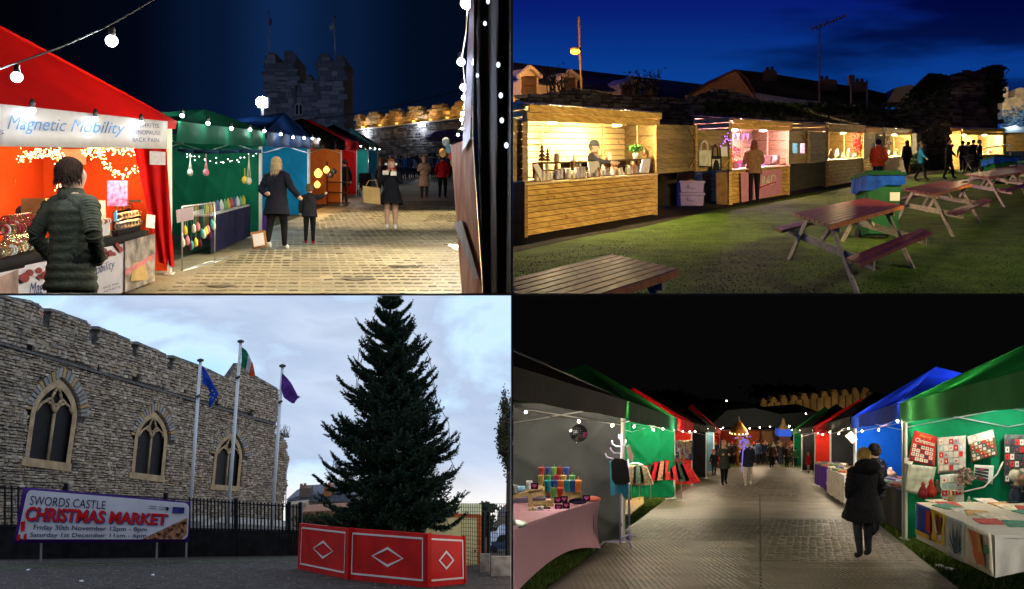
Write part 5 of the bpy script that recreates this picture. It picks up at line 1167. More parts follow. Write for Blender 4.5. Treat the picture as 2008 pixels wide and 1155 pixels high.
stones(TR, Plane(TR.p(30, 75.98), TR.p(50, 75.98)), olt, .26, (.35, .9), 'ruin', rst, tw, 60, .2, seed=33, Hmin=0, s0=0, s1=25)
ivy = mt('ivy', (.035, .06, .012), var=.5, scale=3); b = MB()
for i in range(1800):
 y = rr.uniform(130, 200); x = 1952 + rr.gauss(0, 7) - (y - 150) * .05; c = TR.pt(x, y, 75 + rr.uniform(-1, 1)); u = V((rr.gauss(0, 1), rr.gauss(0, 1), rr.gauss(0, 1))).normalized() * .22; w_ = u.orthogonal() * .8; b.add([c - u, c + w_, c + u, c - w_], [(0, 1, 2, 3)])
b.build('ivy', ivy, tw, recalc=False, kind='stuff')
b = MB()
for i in range(2600):
 x = rr.choice((rr.gauss(1822, 14), rr.uniform(1380, 1860), rr.gauss(1815, 10))); y0 = 205 if x < 1760 else 205 - (x - 1760) * .9; y0 = max(y0, 150); y = y0 + abs(rr.gauss(0, 14)) - 4; r_ = pr1.pt(x, y, .3)
 u = V((rr.gauss(0, 1), rr.gauss(0, 1), rr.gauss(0, 1))).normalized() * .12; w_ = u.orthogonal() * .8; b.add([r_ - u, r_ + w_, r_ + u, r_ - w_], [(0, 1, 2, 3)])
b.build('ivy', ivy, ruin, recalc=False, kind='stuff')
def twigs(pl, D, x0, x1, y, n, hmin, hmax, label, seed, lean=0, mat=None):
 q = random.Random(seed); b = MB()
 for i in range(n):
  x = q.uniform(x0, x1); p = pl.pt(x, y + q.uniform(-3, 3), D + q.uniform(-.5, .5)); h = q.uniform(hmin, hmax); d = V((q.gauss(0, .3) + lean, q.gauss(0, .3), 1)).normalized(); e = p + d * h * .5; f_ = e + (d + V((q.gauss(0, .3), 0, 0))) * h * .5; b.path([p, e, f_], [.03, .02, .008], 4)
  leafy(f_, h * .35, 5, None, b, seed * 100 + i, .1, 1)
 return b.build('bush', mat or mt('twig', (.05, .05, .02)), label=label, cat='bush', recalc=False)
twigs(TR, 42, 1072, 1112, 180, 26, .4, 1.1, 'leggy bush on the wall top before the second dormer', 3); twigs(TR, 43, 1228, 1290, 186, 40, .4, 1.2, 'thin bush on the wall top before the third dormer', 4)
# houses beyond
roofm = mt('slate_dark', (.03, .022, .02), rough=.6, var=.3, scale=9, bump=.3, bscale=20); rend = mt('render_white', (.62, .54, .48), rough=.85, var=.08)
D0, D1 = 56, 80
ph = Plane(TR.p(0, D0), TR.p(16.7, D1)); hs = thing('terraced_house', 'long slate roofed house with three white gabled dormers', 'house', TR.p(8, 68))
b = MB(); b.prism([ph.pt(x, y) for x, y in ((1000, 155), (1160, 176), (1300, 192), (1300, 230), (1000, 230))], ph.n * -4); b.build('wall', rend, hs)
e0, e1 = ph.pt(1000, 156, .3), ph.pt(1385, 197, .3); r0, r1 = ph.pt(1000, 122, -4), ph.pt(1385, 166, -4)
b = MB(); b.add([e0, e1, r1, r0, e0 - ph.n * 8, e1 - ph.n * 8], [(0, 1, 2, 3), (3, 2, 5, 4), (0, 3, 4), (1, 5, 2)]); b.build('roof', roofm, hs)
for j in range(9):
 f0 = (j + .5) / 9; b = MB(); b.obox(e0.lerp(r0, f0) + ph.n * .0 + V((0, 0, .02)), e1.lerp(r1, f0) - e0.lerp(r0, f0), V((0, 0, .05)), ph.n * .04); b.build('slate_course', roofm, hs)
for i, (x0, x1, ya, ye, yb, yt) in enumerate(((1016, 1061, 133, 149, 185, 149), (1098, 1137, 141, 152, 180, 152), (1212, 1262, 153, 166, 186, 168))):
 xm = (x0 + x1) / 2; dr = None
 b = MB(); b.prism([ph.pt(x, y, .6) for x, y in ((x0 + 5, yb), (x0 + 5, ye), (xm, ya), (x1 - 5, ye), (x1 - 5, yb))], ph.n * -1.5); dr = b.build('dormer', rend, hs)
 b = MB(); b.path([ph.pt(x, y, .75) for x, y in ((x0, ye + 2), (xm, ya - 2), (x1, ye + 2))], .16, 4); b.build('bargeboard', mt('paint_cream', (.7, .62, .55)), dr)
 b = MB(); b.prism([ph.pt(x, y, .64) for x, y in ((x0 + 10, yb), (x0 + 10, ye + 2), (x1 - 11, ye + 2), (x1 - 11, yb))], ph.n * .02); b.build('window', mt('window_dim', (.12, .09, .06), rough=.2), dr)
 b = MB()
 for q in (((x0 + 9, yb), (x0 + 9, ye + 1)), ((x1 - 10, yb), (x1 - 10, ye + 1)), ((x0 + 9, ye + 1), (x1 - 10, ye + 1)), ((x0 + 9, (ye + yb) / 2), (x1 - 10, (ye + yb) / 2))): b.tube(ph.pt(*q[0], .7), ph.pt(*q[1], .7), .06, n=4)
 b.build('window_frame', mt('frame_brown', (.12, .06, .03)), dr)
DH = 72; pg = Plane(TR.p(10, DH), TR.p(30, DH)); hg = thing('gabled_house', 'gabled house with an orange lit end wall and dark roof with chimneys', 'house', TR.p(19, DH))
b = MB(); b.prism([pg.pt(x, y) for x, y in ((1345, 230), (1345, 191), (1388, 163), (1443, 139), (1462, 155), (1478, 182), (1478, 230))], (0, 5, 0)); b.build('gable_wall', mt('gable_ochre', (.40, .22, .09), rough=.9, var=.15), hg)
b = MB(); b.prism([pg.pt(x, y, .2) for x, y in ((1443, 136), (1505, 143), (1600, 158), (1690, 172), (1740, 184), (1740, 208), (1478, 184))], (0, 4, 0)); b.build('roof', mt('roof_black', (.008, .008, .009), rough=.8, var=.3, scale=6), hg)
b = MB(); b.path([pg.pt(x, y, .3) for x, y in ((1342, 192), (1388, 162), (1443, 137), (1463, 154), (1481, 184))], .12, 4); b.build('bargeboard', mt('barge_dark', (.10, .05, .03)), hg)
b = MB(); b.prism([pg.pt(x, y, .3) for x, y in ((1476, 181), (1560, 194), (1620, 200), (1620, 212), (1490, 196))], (0, .3, 0)); b.build('white_fascia', mt('fascia_blueish', (.22, .24, .30)), hg)
b = MB(); b.prism([pg.pt(x, y, .3) for x, y in ((1640, 204), (1712, 206), (1705, 212), (1650, 213))], (0, .3, 0)); b.build('white_fascia', mt('fascia_blueish', (.22, .24, .30)), hg)
for i, (x0, x1, y0, y1) in enumerate(((1497, 1524, 137, 158), (1604, 1642, 155, 178), (1673, 1702, 160, 180))):
 b = MB(); b.prism([pg.pt(x, y, .5) for x, y in ((x0, y1), (x0, y0 + 3), (x0 + 4, y0), (x1 - 3, y0 + 1), (x1, y0 + 5), (x1, y1))], (0, 1.2, 0)); ch = b.build('chimney', mt('chimney_dark', (.05, .035, .03)), hg)
 for k_ in range(2): b = MB(); q = pg.pt(x0 + 8 + k_ * 9, y0 + 2, .2); b.lathe(q, [(.16, 0), (.12, .3)], 8); b.build('pot', mt('chimney_dark', (.05, .035, .03)), ch)
b = MB(); a = TR.pt(1607, 200, 60); t_ = TR.pt(1607, 46, 60); b.path([a, t_], .05, 6); b.build('mast', mt('mast_grey', (.12, .12, .13)), ant := thing('aerial_mast', 'tall thin aerial mast with a long slanting boom', 'aerial', a))
b = MB(); b.path([TR.pt(1590, 58, 60), TR.pt(1622, 45, 60), TR.pt(1660, 30, 60)], .05, 5)
for k_ in range(9): c = TR.pt(1592 + k_ * 8, 57 - k_ * 3.2, 60); b.tube(c - V((0, .3, .25)), c + V((0, .3, .25)), .02, n=4)
b.build('boom', mt('mast_grey', (.12, .12, .13)), ant)
for i, (x, y) in enumerate(((1669, 155), (1700, 158))):
 b = MB(); a = TR.pt(x, 215, 50); b.tube(a, TR.pt(x, y, 50), .05, n=6); b.box(TR.pt(x, y + 2, 50), .3, .3, .5) if i == 0 else None; b.build('slim_pole', mt('mast_grey', (.12, .12, .13)), label='slim post with a box head above the roofs' if i == 0 else 'bare short post between the chimneys', cat='post')
# building and lit battlement at the far right, marquee
b = MB(); b.prism([TR.pt(x, y, 95) for x, y in ((1965, 230), (1965, 176), (1972, 170), (1977, 170), (1977, 192), (1990, 190), (1992, 174), (1999, 172), (2012, 172), (2012, 230))], (0, 3, 0)); cb = b.build('battlement', mt('parapet_lit', (.42, .36, .26), rough=.9, var=.3, scale=1.5, bump=.5), label='lit battlement of a castle wall at the right edge', cat='castle wall')
b = MB(); b.prism([TR.pt(x, y, 100) for x, y in ((1740, 200), (1755, 172), (1785, 166), (1800, 170), (1815, 168), (1822, 200))], (0, 3, 0)); b.build('distant_building', mt('brick_dusk', (.12, .09, .07)), label='low flat topped brick building beyond the ruin', cat='building')
mq = thing('marquee', 'white marquee with frosted trees beyond the farthest hut', 'marquee', TR.pt(1995, 300, 80)); b = MB(); b.prism([TR.pt(x, y, 80) for x, y in ((1968, 262), (1968, 250), (1990, 246), (2012, 250), (2012, 262))], (0, 5, 0)); b.build('roof', mt('marquee_white', (.55, .56, .58), transl=.2), mq)
b = MB(); b.prism([TR.pt(x, y, 81) for x, y in ((1968, 334), (1968, 262), (2012, 262), (2012, 334))], (0, 4, 0)); b.build('wall', mt('marquee_blue', (.30, .34, .40)), mq)
b = MB(); leafy(TR.pt(1992, 232, 84), 1.6, 500, None, b, 77, .2, .8); b.build('frosted_tree', mt('frost_leaf', (.3, .42, .48)), label='pale frosty lit tree at the right edge', cat='tree', recalc=False)
lamp(TR.pt(1985, 240, 80), (.7, .9, 1), 500, .3)
lamp(TR.pt(1990, 205, 90), (1, .75, .45), 1200, .3)
# sodium street lamp
sl = thing('street_lamp', 'orange glowing street lamp on a tall thin pole over the roofs', 'street lamp', TR.pt(1141, 190, 52))
b = MB(); b.path([TR.pt(1141, 190, 52), TR.pt(1137, 100, 52), TR.pt(1135, 33, 52)], .07, 6); b.build('pole', mt('pole_dark', (.06, .04, .03)), sl)
hd = TR.pt(1128, 101, 51.8); b = MB(); b.ell(hd + V((0, 0, .14)), .32, .22, .10, 10, 6); b.build('hood', mt('pole_dark', (.06, .04, .03)), sl, smooth=True)
b = MB(); b.ell(hd, .28, .2, .17, 12, 8); b.build('bulb', em('sodium', (1, .42, .03), 5), sl, smooth=True)
lamp(hd + V((-.8, -2.2, -.3)), (1, .45, .10), 2600, .2, sl)
# picnic tables
top_w = wood('bench_red', (.10, .014, .008), (.22, .035, .018), rough=.5, axis=(6, 2, 2), coat=.05); leg_w = wood('bench_leg', (.30, .26, .20), (.46, .40, .32), rough=.7, axis=(2, 2, 6))
top_b = wood('bench_brown', (.07, .026, .012), (.15, .065, .03), rough=.6, axis=(6, 2, 2), coat=.04); edge_w = wood('bench_edge', (.36, .10, .02), (.5, .18, .05), rough=.5, axis=(4, 4, 4))
def picnic(label, N, R_, L_, H=.75, npl=8, topm=top_w, front=True, feet=True, sb=1.0, spread=.36):
 """Picnic table from three corners of its top: boards, benches, A-frames, braces."""
 n0, r0, l0 = TR.gp(*N, H), TR.gp(*R_, H), TR.gp(*L_, H); u = r0 - n0; v = l0 - n0
 root = thing('picnic_table', label, 'picnic table', n0 + u * .5 + v * .5 - V((0, 0, H)))
 P = lambda s, t, h: n0 + u * s + v * t + V((0, 0, h - H))
 w_ = 1 / npl
 for i in range(npl):
  b = MB(); a = P(.0, i * w_ + .008, H - .04); b.obox(a, u, v * (w_ - .022), V((0, 0, .04))); b.build('top_board', topm, root)
 b = MB(); b.obox(P(0, -.012, H - .055), u, v * .012, V((0, 0, .05))); b.build('edge_board', edge_w, root)
 for t in ((-.62, -.34), (1.34, 1.62)):
  for k_ in range(2):
   tt_ = t[0] + (t[1] - t[0]) * k_ * .5; b = MB(); b.obox(P(.0, tt_ + .005, .43), u, v * ((t[1] - t[0]) * .5 - .02), V((0, 0, .04))); b.build('bench_board', topm, root)
 if not feet: return root
 du = u.normalized() * .07
 for s in (.12, .86):
  for t0, t1 in ((.22, -.42), (.78, 1.42)):
   b = MB(); a, c = P(s, t0, H - .04), P(s, t1, .0); dv = v * .10 * (1 if t1 < t0 else 1); b.obox(a, c - a, dv, du); b.build('leg', leg_w, root)
  b = MB(); b.obox(P(s + .02, -.62, .34), v * 2.24, du, V((0, 0, .09))); b.build('cross_bar', leg_w, root)
  b = MB(); b.obox(P(s + .01, .05, H - .13), v * .9, du, V((0, 0, .09))); b.build('cross_bar', leg_w, root)
 for s, s2 in ((.15, .38), (.86, .62)):
  b = MB(); a, c = P(s, .5, .40), P(s2, .5, H - .06); b.obox(a, c - a, v * .08, V((0, 0, .05))); b.build('brace', leg_w, root)
 return root
picnic('red topped picnic table in front of the green bin', (1627, 441), (1771, 402), (1553, 417))
picnic('dark red picnic table behind the first, right of the green bin', (1832, 379), (1906, 360), (1770, 370))
picnic('far picnic table beside the second bin', (1938, 347), (2012, 335), (1890, 341), npl=6)
picnic('farthest picnic table cut by the right edge', (1985, 334), (2040, 326), (1940, 331), npl=5)
picnic('brown picnic table cut off at the bottom left corner of the lawn', (1090, 604), (1330, 527), (960, 556), topm=top_b, npl=8, feet=True)
# wheeled bins
def bin_(x0, x1, ytop, yg, label, D=None, front=1):
 g = TR.gp((x0 + x1) / 2, yg); k_ = g.y / F; W = (x1 - x0) * k_ * .72; Hh = (yg - ytop) * k_; gm = mt('bin_green', (.006, .085, .03), rough=.6); bl = mt('bag_blue', (.004, .06, .42), rough=.75, var=.35, scale=5, bump=.3, bscale=6)
 root = thing('wheelie_bin', label, 'bin', g)
 b = MB(); z0, z1 = .06, Hh - .10; 
 b.add([g + V((sx * W * (.40 if q == 0 else .5), sy * W * (.40 if q == 0 else .5), z0 if q == 0 else z1)) for q in (0, 1) for sx, sy in ((-1, -1), (1, -1), (1, 1), (-1, 1))], [(0, 3, 2, 1), (4, 5, 6, 7), (0, 1, 5, 4), (1, 2, 6, 5), (2, 3, 7, 6), (3, 0, 4, 7)]); b.build('body', gm, root)
 b = MB()
 def skirt(u, v):
  t = 2 * math.pi * u; c_, s_ = math.cos(t), math.sin(t); m = max(abs(c_), abs(s_)); r = W * (.55 + .03 * v + .008 * math.sin(t * 13)) / m
  return g + V((r * c_, r * s_, z1 + .04 - v * Hh * (.17 + .07 * math.sin(t + 4.6) + .02 * math.sin(t * 5))))
 b.grid(skirt, 56, 4); b.build('bin_liner', bl, root)
 b = MB(); b.box(g + V((0, 0, z1 + .06)), W * 1.16, W * 1.2, .05); b.box(g + V((0, 0, z1 + .10)), W * .95, W * 1.0, .04); b.build('lid', mt('bin_lid', (.004, .05, .022), rough=.75), root)
 b = MB(); b.box(g + V((W * .3, -W * .46, Hh * .62)), W * .28, .02, Hh * .13); b.build('label_plate', paper, root)
 for sx in (-1, 1): b = MB(); b.tube(g + V((sx * W * .36, W * .42, .1)), g + V((sx * W * .44, W * .42, .1)), .1, n=12); b.build('wheel', blackp, root)
bin_(1674, 1768, 341, 467, 'green wheeled bin with blue liner behind the red picnic table'); bin_(1930, 1992, 309, 360, 'second green bin with blue liner near the right edge')
# visitors
person(TR, 1478, 397, 1.68, 172, 'woman in tan parka and black leggings shopping at the pink hut', coat=(.22, .13, .08), legs=(.008, .008, .012), hair=(.12, .05, .04), style='bob', hem=.46, arms='hold', bulk=1.15, stride=.03)
person(TR, 1722, 372, 1.72, 182, 'man in orange high visibility jacket with silver bands', coat=(.75, .09, .02), legs=(.02, .03, .05), hair=(.01, .01, .012), hem=.46, arms='pocket', vest=(.45, .6, .7), bulk=1.15)
person(TR, 1778, 345, 1.7, 200, 'black clothed visitor at the fourth hut', coat=(.01, .01, .012), legs=(.01, .01, .012), style='long')
person(TR, 1806, 355, 1.62, 60, 'walking person in dark gilet with bright blue sleeves', coat=(.02, .20, .40), legs=(.01, .01, .015), hair=(.05, .04, .04), stride=.24, arms='walk', hat=(.12, .12, .13))
person(TR, 1861, 352, 1.78, 60, 'tall man in black walking past the huts', coat=(.010, .010, .012), legs=(.008, .008, .01), stride=.2, arms='walk', hair=(.02, .01, .01))
for i, (x, y, f_, H) in enumerate(((1888, 336, 150, 1.7), (1899, 337, 190, 1.65), (1909, 334, 170, 1.75), (1921, 336, 60, 1.75))):
 person(TR, x, y, H, f_, '%s dark figure of the group at the farthest hut' % ['first', 'second', 'third', 'striding right hand'][i], coat=[(.05, .03, .03), (.012, .012, .015), (.01, .01, .01), (.01, .01, .012)][i], stride=.2 if i == 3 else .05, group='group at the farthest hut')
pushchair(TR, 1907, 341, 'small dark pushchair among the group at the farthest hut')
# ================================================================ third place: castle wall, flagpoles and tree under an overcast sky
CUR[0] = BL; pl = BL
asph = mt('tarmac', (.060, .048, .040), rough=.85, var=.35, scale=3, bump=.6, bscale=45)
b = MB(); b.grid(lambda u, v: BL.p(-110 + 110 * u, 12 + 145 * v, 0), 12, 40); b.build('road', asph, kind='structure', recalc=False)
b = MB(); q = [BL.gp(x, y) + V((0, 0, .004)) for x, y in ((0, 1119), (120, 1112), (420, 1103), (600, 1098), (600, 1092), (0, 1108))]; b.add(q, [tuple(range(len(q)))]); b.build('verge', mt('verge_soil', (.05, .05, .03), var=.5, scale=4), kind='structure')
rr = random.Random(12); b = MB()                  # grit and small stones of the tarmac
for i in range(2600):
 D = rr.uniform(19.5, 31); X = -rr.uniform(0, .56 * D); c = BL.p(X, D, 0); s = rr.uniform(.008, .022); b.add([c + V((-s, 0, 0)), c + V((s * .5, -s * 2, 0)), c + V((s, s, 0)), c + V((0, 0, s))], [(0, 1, 3), (1, 2, 3), (2, 0, 3)])
b.build('gravel', mt('grit', (.14, .13, .12), var=.5), kind='stuff', recalc=False, label='loose grit scattered over the tarmac')
for i, (x, y) in enumerate(((55, 1118), (300, 1128), (160, 1140))):
 b = MB(); c = BL.gp(x, y); b.box(c + V((0, 0, .01)), .07, .12, .012, .4 * i); b.build('paper_scrap', paper, label='tiny white scrap of litter on the tarmac, %s' % ['left one by the banner feet', 'right one', 'lowest one'][i], cat='litter')
WA, WB = BL.p(-(CX - 0) * 34 / F, 34), BL.p(-(CX - 545) * 59 / F, 59)
pc_ = Plane(WA, WB)
castle = thing('castle_wall', 'grey rubble castle chapel wall with battlements and three traceried windows', 'castle', (WA + WB) / 2)
cst = [(.40, .325, .245), (.34, .275, .205), (.25, .205, .16), (.47, .39, .295), (.36, .27, .18)]
mort3 = mt('castle_mortar', (.10, .088, .075), rough=.95, var=.4, bump=.8, bscale=10)
string_y = lambda x: 672 + x * .296
merl = [(-10, 578), (60, 591), (82, 603), (79, 640), (97, 648), (100, 607), (172, 632), (173, 672), (190, 679), (193, 642), (256, 668), (255, 699), (267, 704), (270, 672), (327, 697), (326, 722), (337, 727), (340, 699), (392, 718), (443, 742), (443, 746), (449, 738), (467, 712), (474, 712), (486, 726), (503, 740), (545, 764), (545, 800), (541, 832)]
lowR = [(537, 850), (549, 853), (556, 860), (562, 872), (560, 884), (565, 898), (559, 930), (561, 955), (553, 985), (548, 1060)]
outer = merl + lowR + [(-10, 1095)]
wins = [((92, 911), 45, 6, (24, -168)), ((289, 936), 32, 4, (13, -129)), ((442, 957), 27, 2, (10, -108))]
def wmap(w_, u, v):                              # u -1..1 across, v 0..1 up
 (cx_, cy_), hw, sl_, up = w_; return (cx_ + u * hw + v * up[0], cy_ + u * sl_ + v * up[1])
def arch(w_, k=1.0, v0=0, n=7, spring=.55):
 L = [(-k, v0)] + [(-k * (2 * math.cos(t) - 1), spring + (1 - spring) * k * math.sin(t) / .866) for t in [math.pi / 3 * i / n for i in range(n + 1)]]
 R_ = [(-u, v) for u, v in reversed(L[:-1])]
 return [wmap(w_, u, v) for u, v in L + R_]
def in_win(x, y):
 for w_ in wins:
  if inpoly(x, y, arch(w_, 1.0, -.02)) or inpoly(x, y, arch(w_, 1.32, .52)): return True
 return abs(y - string_y(x)) < 3.5 or any(abs(x - hx) < 4 and -14 < y - string_y(x) < 0 for hx in (58, 190, 265, 358, 424, 490))
b = MB(); b.prism([pc_.pt(x, y) for x, y in outer], pc_.n * -.3); b.build('core', mort3, castle)
stones(BL, Plane(WA + pc_.n * .02, WB + pc_.n * .02), outer, .12, (.14, .46), 'castle', cst, castle, 300, .12, seed=5, Hmin=-.5, Hmax=17, s0=-2, gap=.024, skip=in_win, s1=40, strict=True)
tan_s = mt('dressed_stone', (.40, .285, .16), rough=.85, var=.22, scale=2.5, bump=.4, bscale=12); lead = mt('leaded_glass', (.010, .009, .010), rough=.5, var=.5, scale=20, bump=.5)
for wi, w_ in enumerate(wins):
 root = MB(); P_o, P_i = arch(w_, 1.0, 0, 9), arch(w_, .80, .045, 9)
 fr = MB(); n_ = len(P_o)
 fo = [pc_.pt(x, y, .17) for x, y in P_o]; fi = [pc_.pt(x, y, .17) for x, y in P_i]; bi = [pc_.pt(x, y, .02) for x, y in P_i]; bo = [pc_.pt(x, y, .0) for x, y in P_o]
 vs = fo + fi + bi + bo; fs = []
 for i in range(n_ - 1): fs += [(i, i + 1, n_ + i + 1, n_ + i), (n_ + i, n_ + i + 1, 2 * n_ + i + 1, 2 * n_ + i), (3 * n_ + i, 3 * n_ + i + 1, i + 1, i)]
 fs += [(0, n_, 2 * n_, 3 * n_), (n_ - 1, 2 * n_ - 1, 3 * n_ - 1, 4 * n_ - 1)]
 fr.add(vs, fs); win = fr.build('window_surround', tan_s, castle)
 b = MB(); q = [wmap(w_, u, v) for u, v in ((-1.08, -.045), (1.08, -.045), (1.05, .05), (-1.05, .05))]; b.prism([pc_.pt(x, y, .2) for x, y in q], pc_.n * -.2); b.build('sill', tan_s, win)
 b = MB(); b.prism([pc_.pt(x, y, .03) for x, y in P_i], pc_.n * .01); b.build('leaded_pane', lead, win)
 b = MB(); k_ = pc_.pt(*w_[0]).y / F; T = lambda u, v: pc_.pt(*wmap(w_, u, v), .11); r_ = .050 * w_[1] * k_ * 1.5
 b.path([T(0, .04), T(0, .60)], r_, 5)
 for sx in (-1, 1):
  b.path([T(sx * .8, .60), T(sx * .62, .69), T(sx * .4, .735), T(sx * .15, .69), T(0, .60)], r_, 5)
  b.path([T(0, .60), T(sx * .1, .70), T(sx * .22, .76), T(sx * .12, .84), T(0, .92)], r_, 5)
  b.path([T(sx * .40, .735), T(sx * .3, .76), T(sx * .22, .76)], r_, 5)
 b.path([T(-.1, .70), T(.1, .70)], r_ * .8, 5); b.build('tracery', tan_s, win, smooth=True)
 vm = [mt('voussoir%d' % i, c, rough=.9, bump=.4, bscale=10) for i, c in enumerate(((.26, .24, .21), (.34, .31, .27), (.40, .26, .12)))]
 N = 26                                          # radiating arch stones
 A0 = arch(w_, 1.06, .4, N // 2, spring=.55); A1 = arch(w_, 1.40, .4, N // 2, spring=.55)
 for i in range(2, len(A0) - 3):
  x0, y0 = A0[i]; x1, y1 = A1[i]; x2, y2 = A0[i + 1]; x3, y3 = A1[i + 1]; g = .14
  L2 = lambda a, c, t: (a[0] + (c[0] - a[0]) * t, a[1] + (c[1] - a[1]) * t)
  if y0 > w_[0][1] + w_[3][1] * .52: continue
  yy = -10 if wi < 2 else -7
  q = [L2((x0, y0), (x2, y2), g), L2((x0, y0), (x2, y2), 1 - g), L2((x1, y1 + .25 * (y0 - y1)), (x3, y3 + .25 * (y2 - y3)), 1 - g), L2((x1, y1 + .25 * (y0 - y1)), (x3, y3 + .25 * (y2 - y3)), g)]
  b = MB(); b.prism([pc_.pt(x, y, .02) for x, y in q], pc_.n * rr.uniform(.12, .17)); b.build('arch_stone', vm[(i * 7) % 3 if i % 5 else 0], castle)
cop = mt('coping_stone', (.13, .12, .11), rough=.9, var=.3, bump=.4)
b = MB(); b.prism([pc_.pt(-10, string_y(-10) - 1.5, .24), pc_.pt(540, string_y(540) - 1.5, .24), pc_.pt(540, string_y(540) + 2, .24), pc_.pt(-10, string_y(-10) + 3, .24)], pc_.n * -.24); b.build('string_course', cop, castle)
for hx in (58, 190, 265, 358, 424, 490):
 b = MB(); y = string_y(hx) - 2; b.prism([pc_.pt(hx - 3.5, y - 12, .04), pc_.pt(hx + 4, y - 10, .04), pc_.pt(hx + 4, y, .04), pc_.pt(hx - 3.5, y - 1, .04)], pc_.n * .01); b.build('drain_hole', mt('hole', (.004, .004, .004)), castle)
for i in range(len(merl) - 1):                     # coping stones along the tops
 (x0, y0), (x1, y1) = merl[i], merl[i + 1]
 if x1 - x0 > 20:
  n_ = max(2, int((x1 - x0) / 14))
  for j in range(n_):
   f0, f1 = j / n_, (j + .94) / n_; a_, c_ = (x0 + (x1 - x0) * f0, y0 + (y1 - y0) * f0), (x0 + (x1 - x0) * f1, y0 + (y1 - y0) * f1)
   b = MB(); b.prism([pc_.pt(a_[0], a_[1] + 3, .16), pc_.pt(c_[0], c_[1] + 3, .16), pc_.pt(c_[0], c_[1] - 2.6 + rr.uniform(-.4, .4), .10), pc_.pt(a_[0], a_[1] - 2.6, .10)], pc_.n * -.6); b.build('coping_stone', cop, castle)
for i, (x0, x1, y) in enumerate(((79, 101, 612), (171, 194, 642), (254, 271, 675), (325, 342, 702))):
 b = MB(); b.prism([pc_.pt(x, yy, -2.5) for x, yy in ((x0 - 6, y + 40), (x0 - 6, y + 3), (x1 + 3, y + 11), (x1 + 3, y + 44))], pc_.n * -.3); b.build('slate_roof', mt('slate_blue', (.13, .135, .16), var=.3, scale=6), castle)
 n_ = 6
 for j in range(n_):
  xx = x0 + (x1 - x0) * j / n_; yy = y + 7 * j / n_; w2 = (x1 - x0) / n_
  b = MB(); b.prism([pc_.pt(*q, -2.4) for q in ((xx, yy + 5), (xx, yy + (-5 if j % 2 else -2)), (xx + w2 * .5, yy + (-5 if j % 2 else -2)), (xx + w2 * .6, yy - 0), (xx + w2 * .95, yy), (xx + w2 * .95, yy + 6))], pc_.n * -.15); b.build('ridge_tile', mt('ridge_red', (.6, .10, .03), var=.2), castle)
b = MB(); q = BL.pt(556, 858, 62)
for i in range(60): d = V((rr.gauss(0, .3), rr.gauss(0, .3), rr.uniform(.1, .9))); b.tube(q + V((rr.uniform(-.5, .4), 0, 0)), q + d, .02, .008, n=4)
b.build('bush', mt('dry_bush', (.10, .09, .07)), label='wiry bush sprouting from the ruined end of the castle wall', cat='bush', recalc=False)
b = MB()
for x in (556, 560): b.tube(BL.pt(x, 1000, 63), BL.pt(x + 2, 905, 63), .03, n=5)
for i in range(9): y = 915 + i * 9; b.tube(BL.pt(555.5, y, 63), BL.pt(562, y, 63), .025, n=4)
b.build('scaffold_ladder', steel, label='narrow metal scaffold ladder against the ruined end of the wall', cat='ladder')
# ridge of houses behind, hedge, shed, cars, trees on the right
DHS = 75; pb = Plane(BL.p(-30, DHS), BL.p(-2, DHS)); hh_ = thing('brick_house', 'brick house row with slate roof and two chimneys beyond the fence', 'house', BL.p(-15, DHS))
b = MB(); b.prism([pb.pt(x, y) for x, y in ((562, 1050), (562, 983), (600, 976), (640, 972), (700, 972), (700, 1050))], (0, 5, 0)); b.build('wall', mt('brick_pinkish', (.30, .20, .15), var=.25, scale=12), hh_)
b = MB(); b.prism([pb.pt(x, y, .3) for x, y in ((560, 981), (590, 971), (630, 968), (700, 970), (700, 984), (600, 984))], (0, 4, 0)); b.build('roof', mt('slate_blue', (.13, .135, .16)), hh_)
for x0, x1, y0, y1, m in ((587, 608, 957, 975, (.16, .12, .09)), (635, 648, 955, 973, (.42, .14, .05))):
 b = MB(); b.prism([pb.pt(x, y, .5) for x, y in ((x0, y1), (x0, y0), (x1, y0), (x1, y1))], (0, 1.2, 0)); ch = b.build('chimney', mt('chim%d' % int(x0), m, var=.25, scale=10), hh_)
 for k_ in range(2): b = MB(); b.lathe(pb.pt(x0 + 4 + k_ * 7, y0, .1), [(.14, 0), (.11, .35)], 8); b.build('pot', mt('pot_clay', (.3, .14, .08)), ch)
 b = MB(); b.path([pb.pt(x0 + 8, y0, .1), pb.pt(x0 + 9, y0 - 10, .1), pb.pt(x0 + 15, y0 - 9, .1)], .02, 4); b.build('aerial', steel, ch)
b = MB(); b.prism([BL.pt(x, y, 66) for x, y in ((560, 1045), (560, 990), (600, 986), (600, 1045))], (0, 1, 0)); b.build('garden_wall', mt('wall_cream', (.36, .28, .20)), label='cream rendered garden wall beside the castle end', cat='wall')
b = MB(); b.prism([BL.pt(x, y, 60) for x, y in ((590, 1035), (590, 1004), (690, 998), (690, 1035))], (0, 2, 0)); b.build('brick_wall', mt('wall_redbrick', (.34, .17, .10), var=.3, scale=8), label='low red brick boundary wall behind the hedge', cat='wall')
leafd = mt('leaf_dark', (.030, .045, .018), rough=.7, var=.4, scale=1)
b = MB()
for i in range(14): leafy(BL.pt(590 + i * 9, 1022 + rr.uniform(-6, 4), 50), .55, 130, None, b, i, .09, .8)
b.build('hedge', leafd, label='dark hedge behind the fence left of the tree', cat='hedge', recalc=False)
sd = thing('shed', 'pale yellow hoarding shed with orange trim behind mesh fence', 'shed', BL.gp(915, 1102))
pgd = Plane(BL.gp(835, 1110), BL.gp(945, 1108)); b = MB(); b.prism([pgd.pt(x, y) for x, y in ((835, 1112), (835, 1008), (941, 1011), (941, 1108))], (0, 1.5, 0)); b.build('panel', mt('yellow_panel', (.62, .55, .28), var=.06), sd)
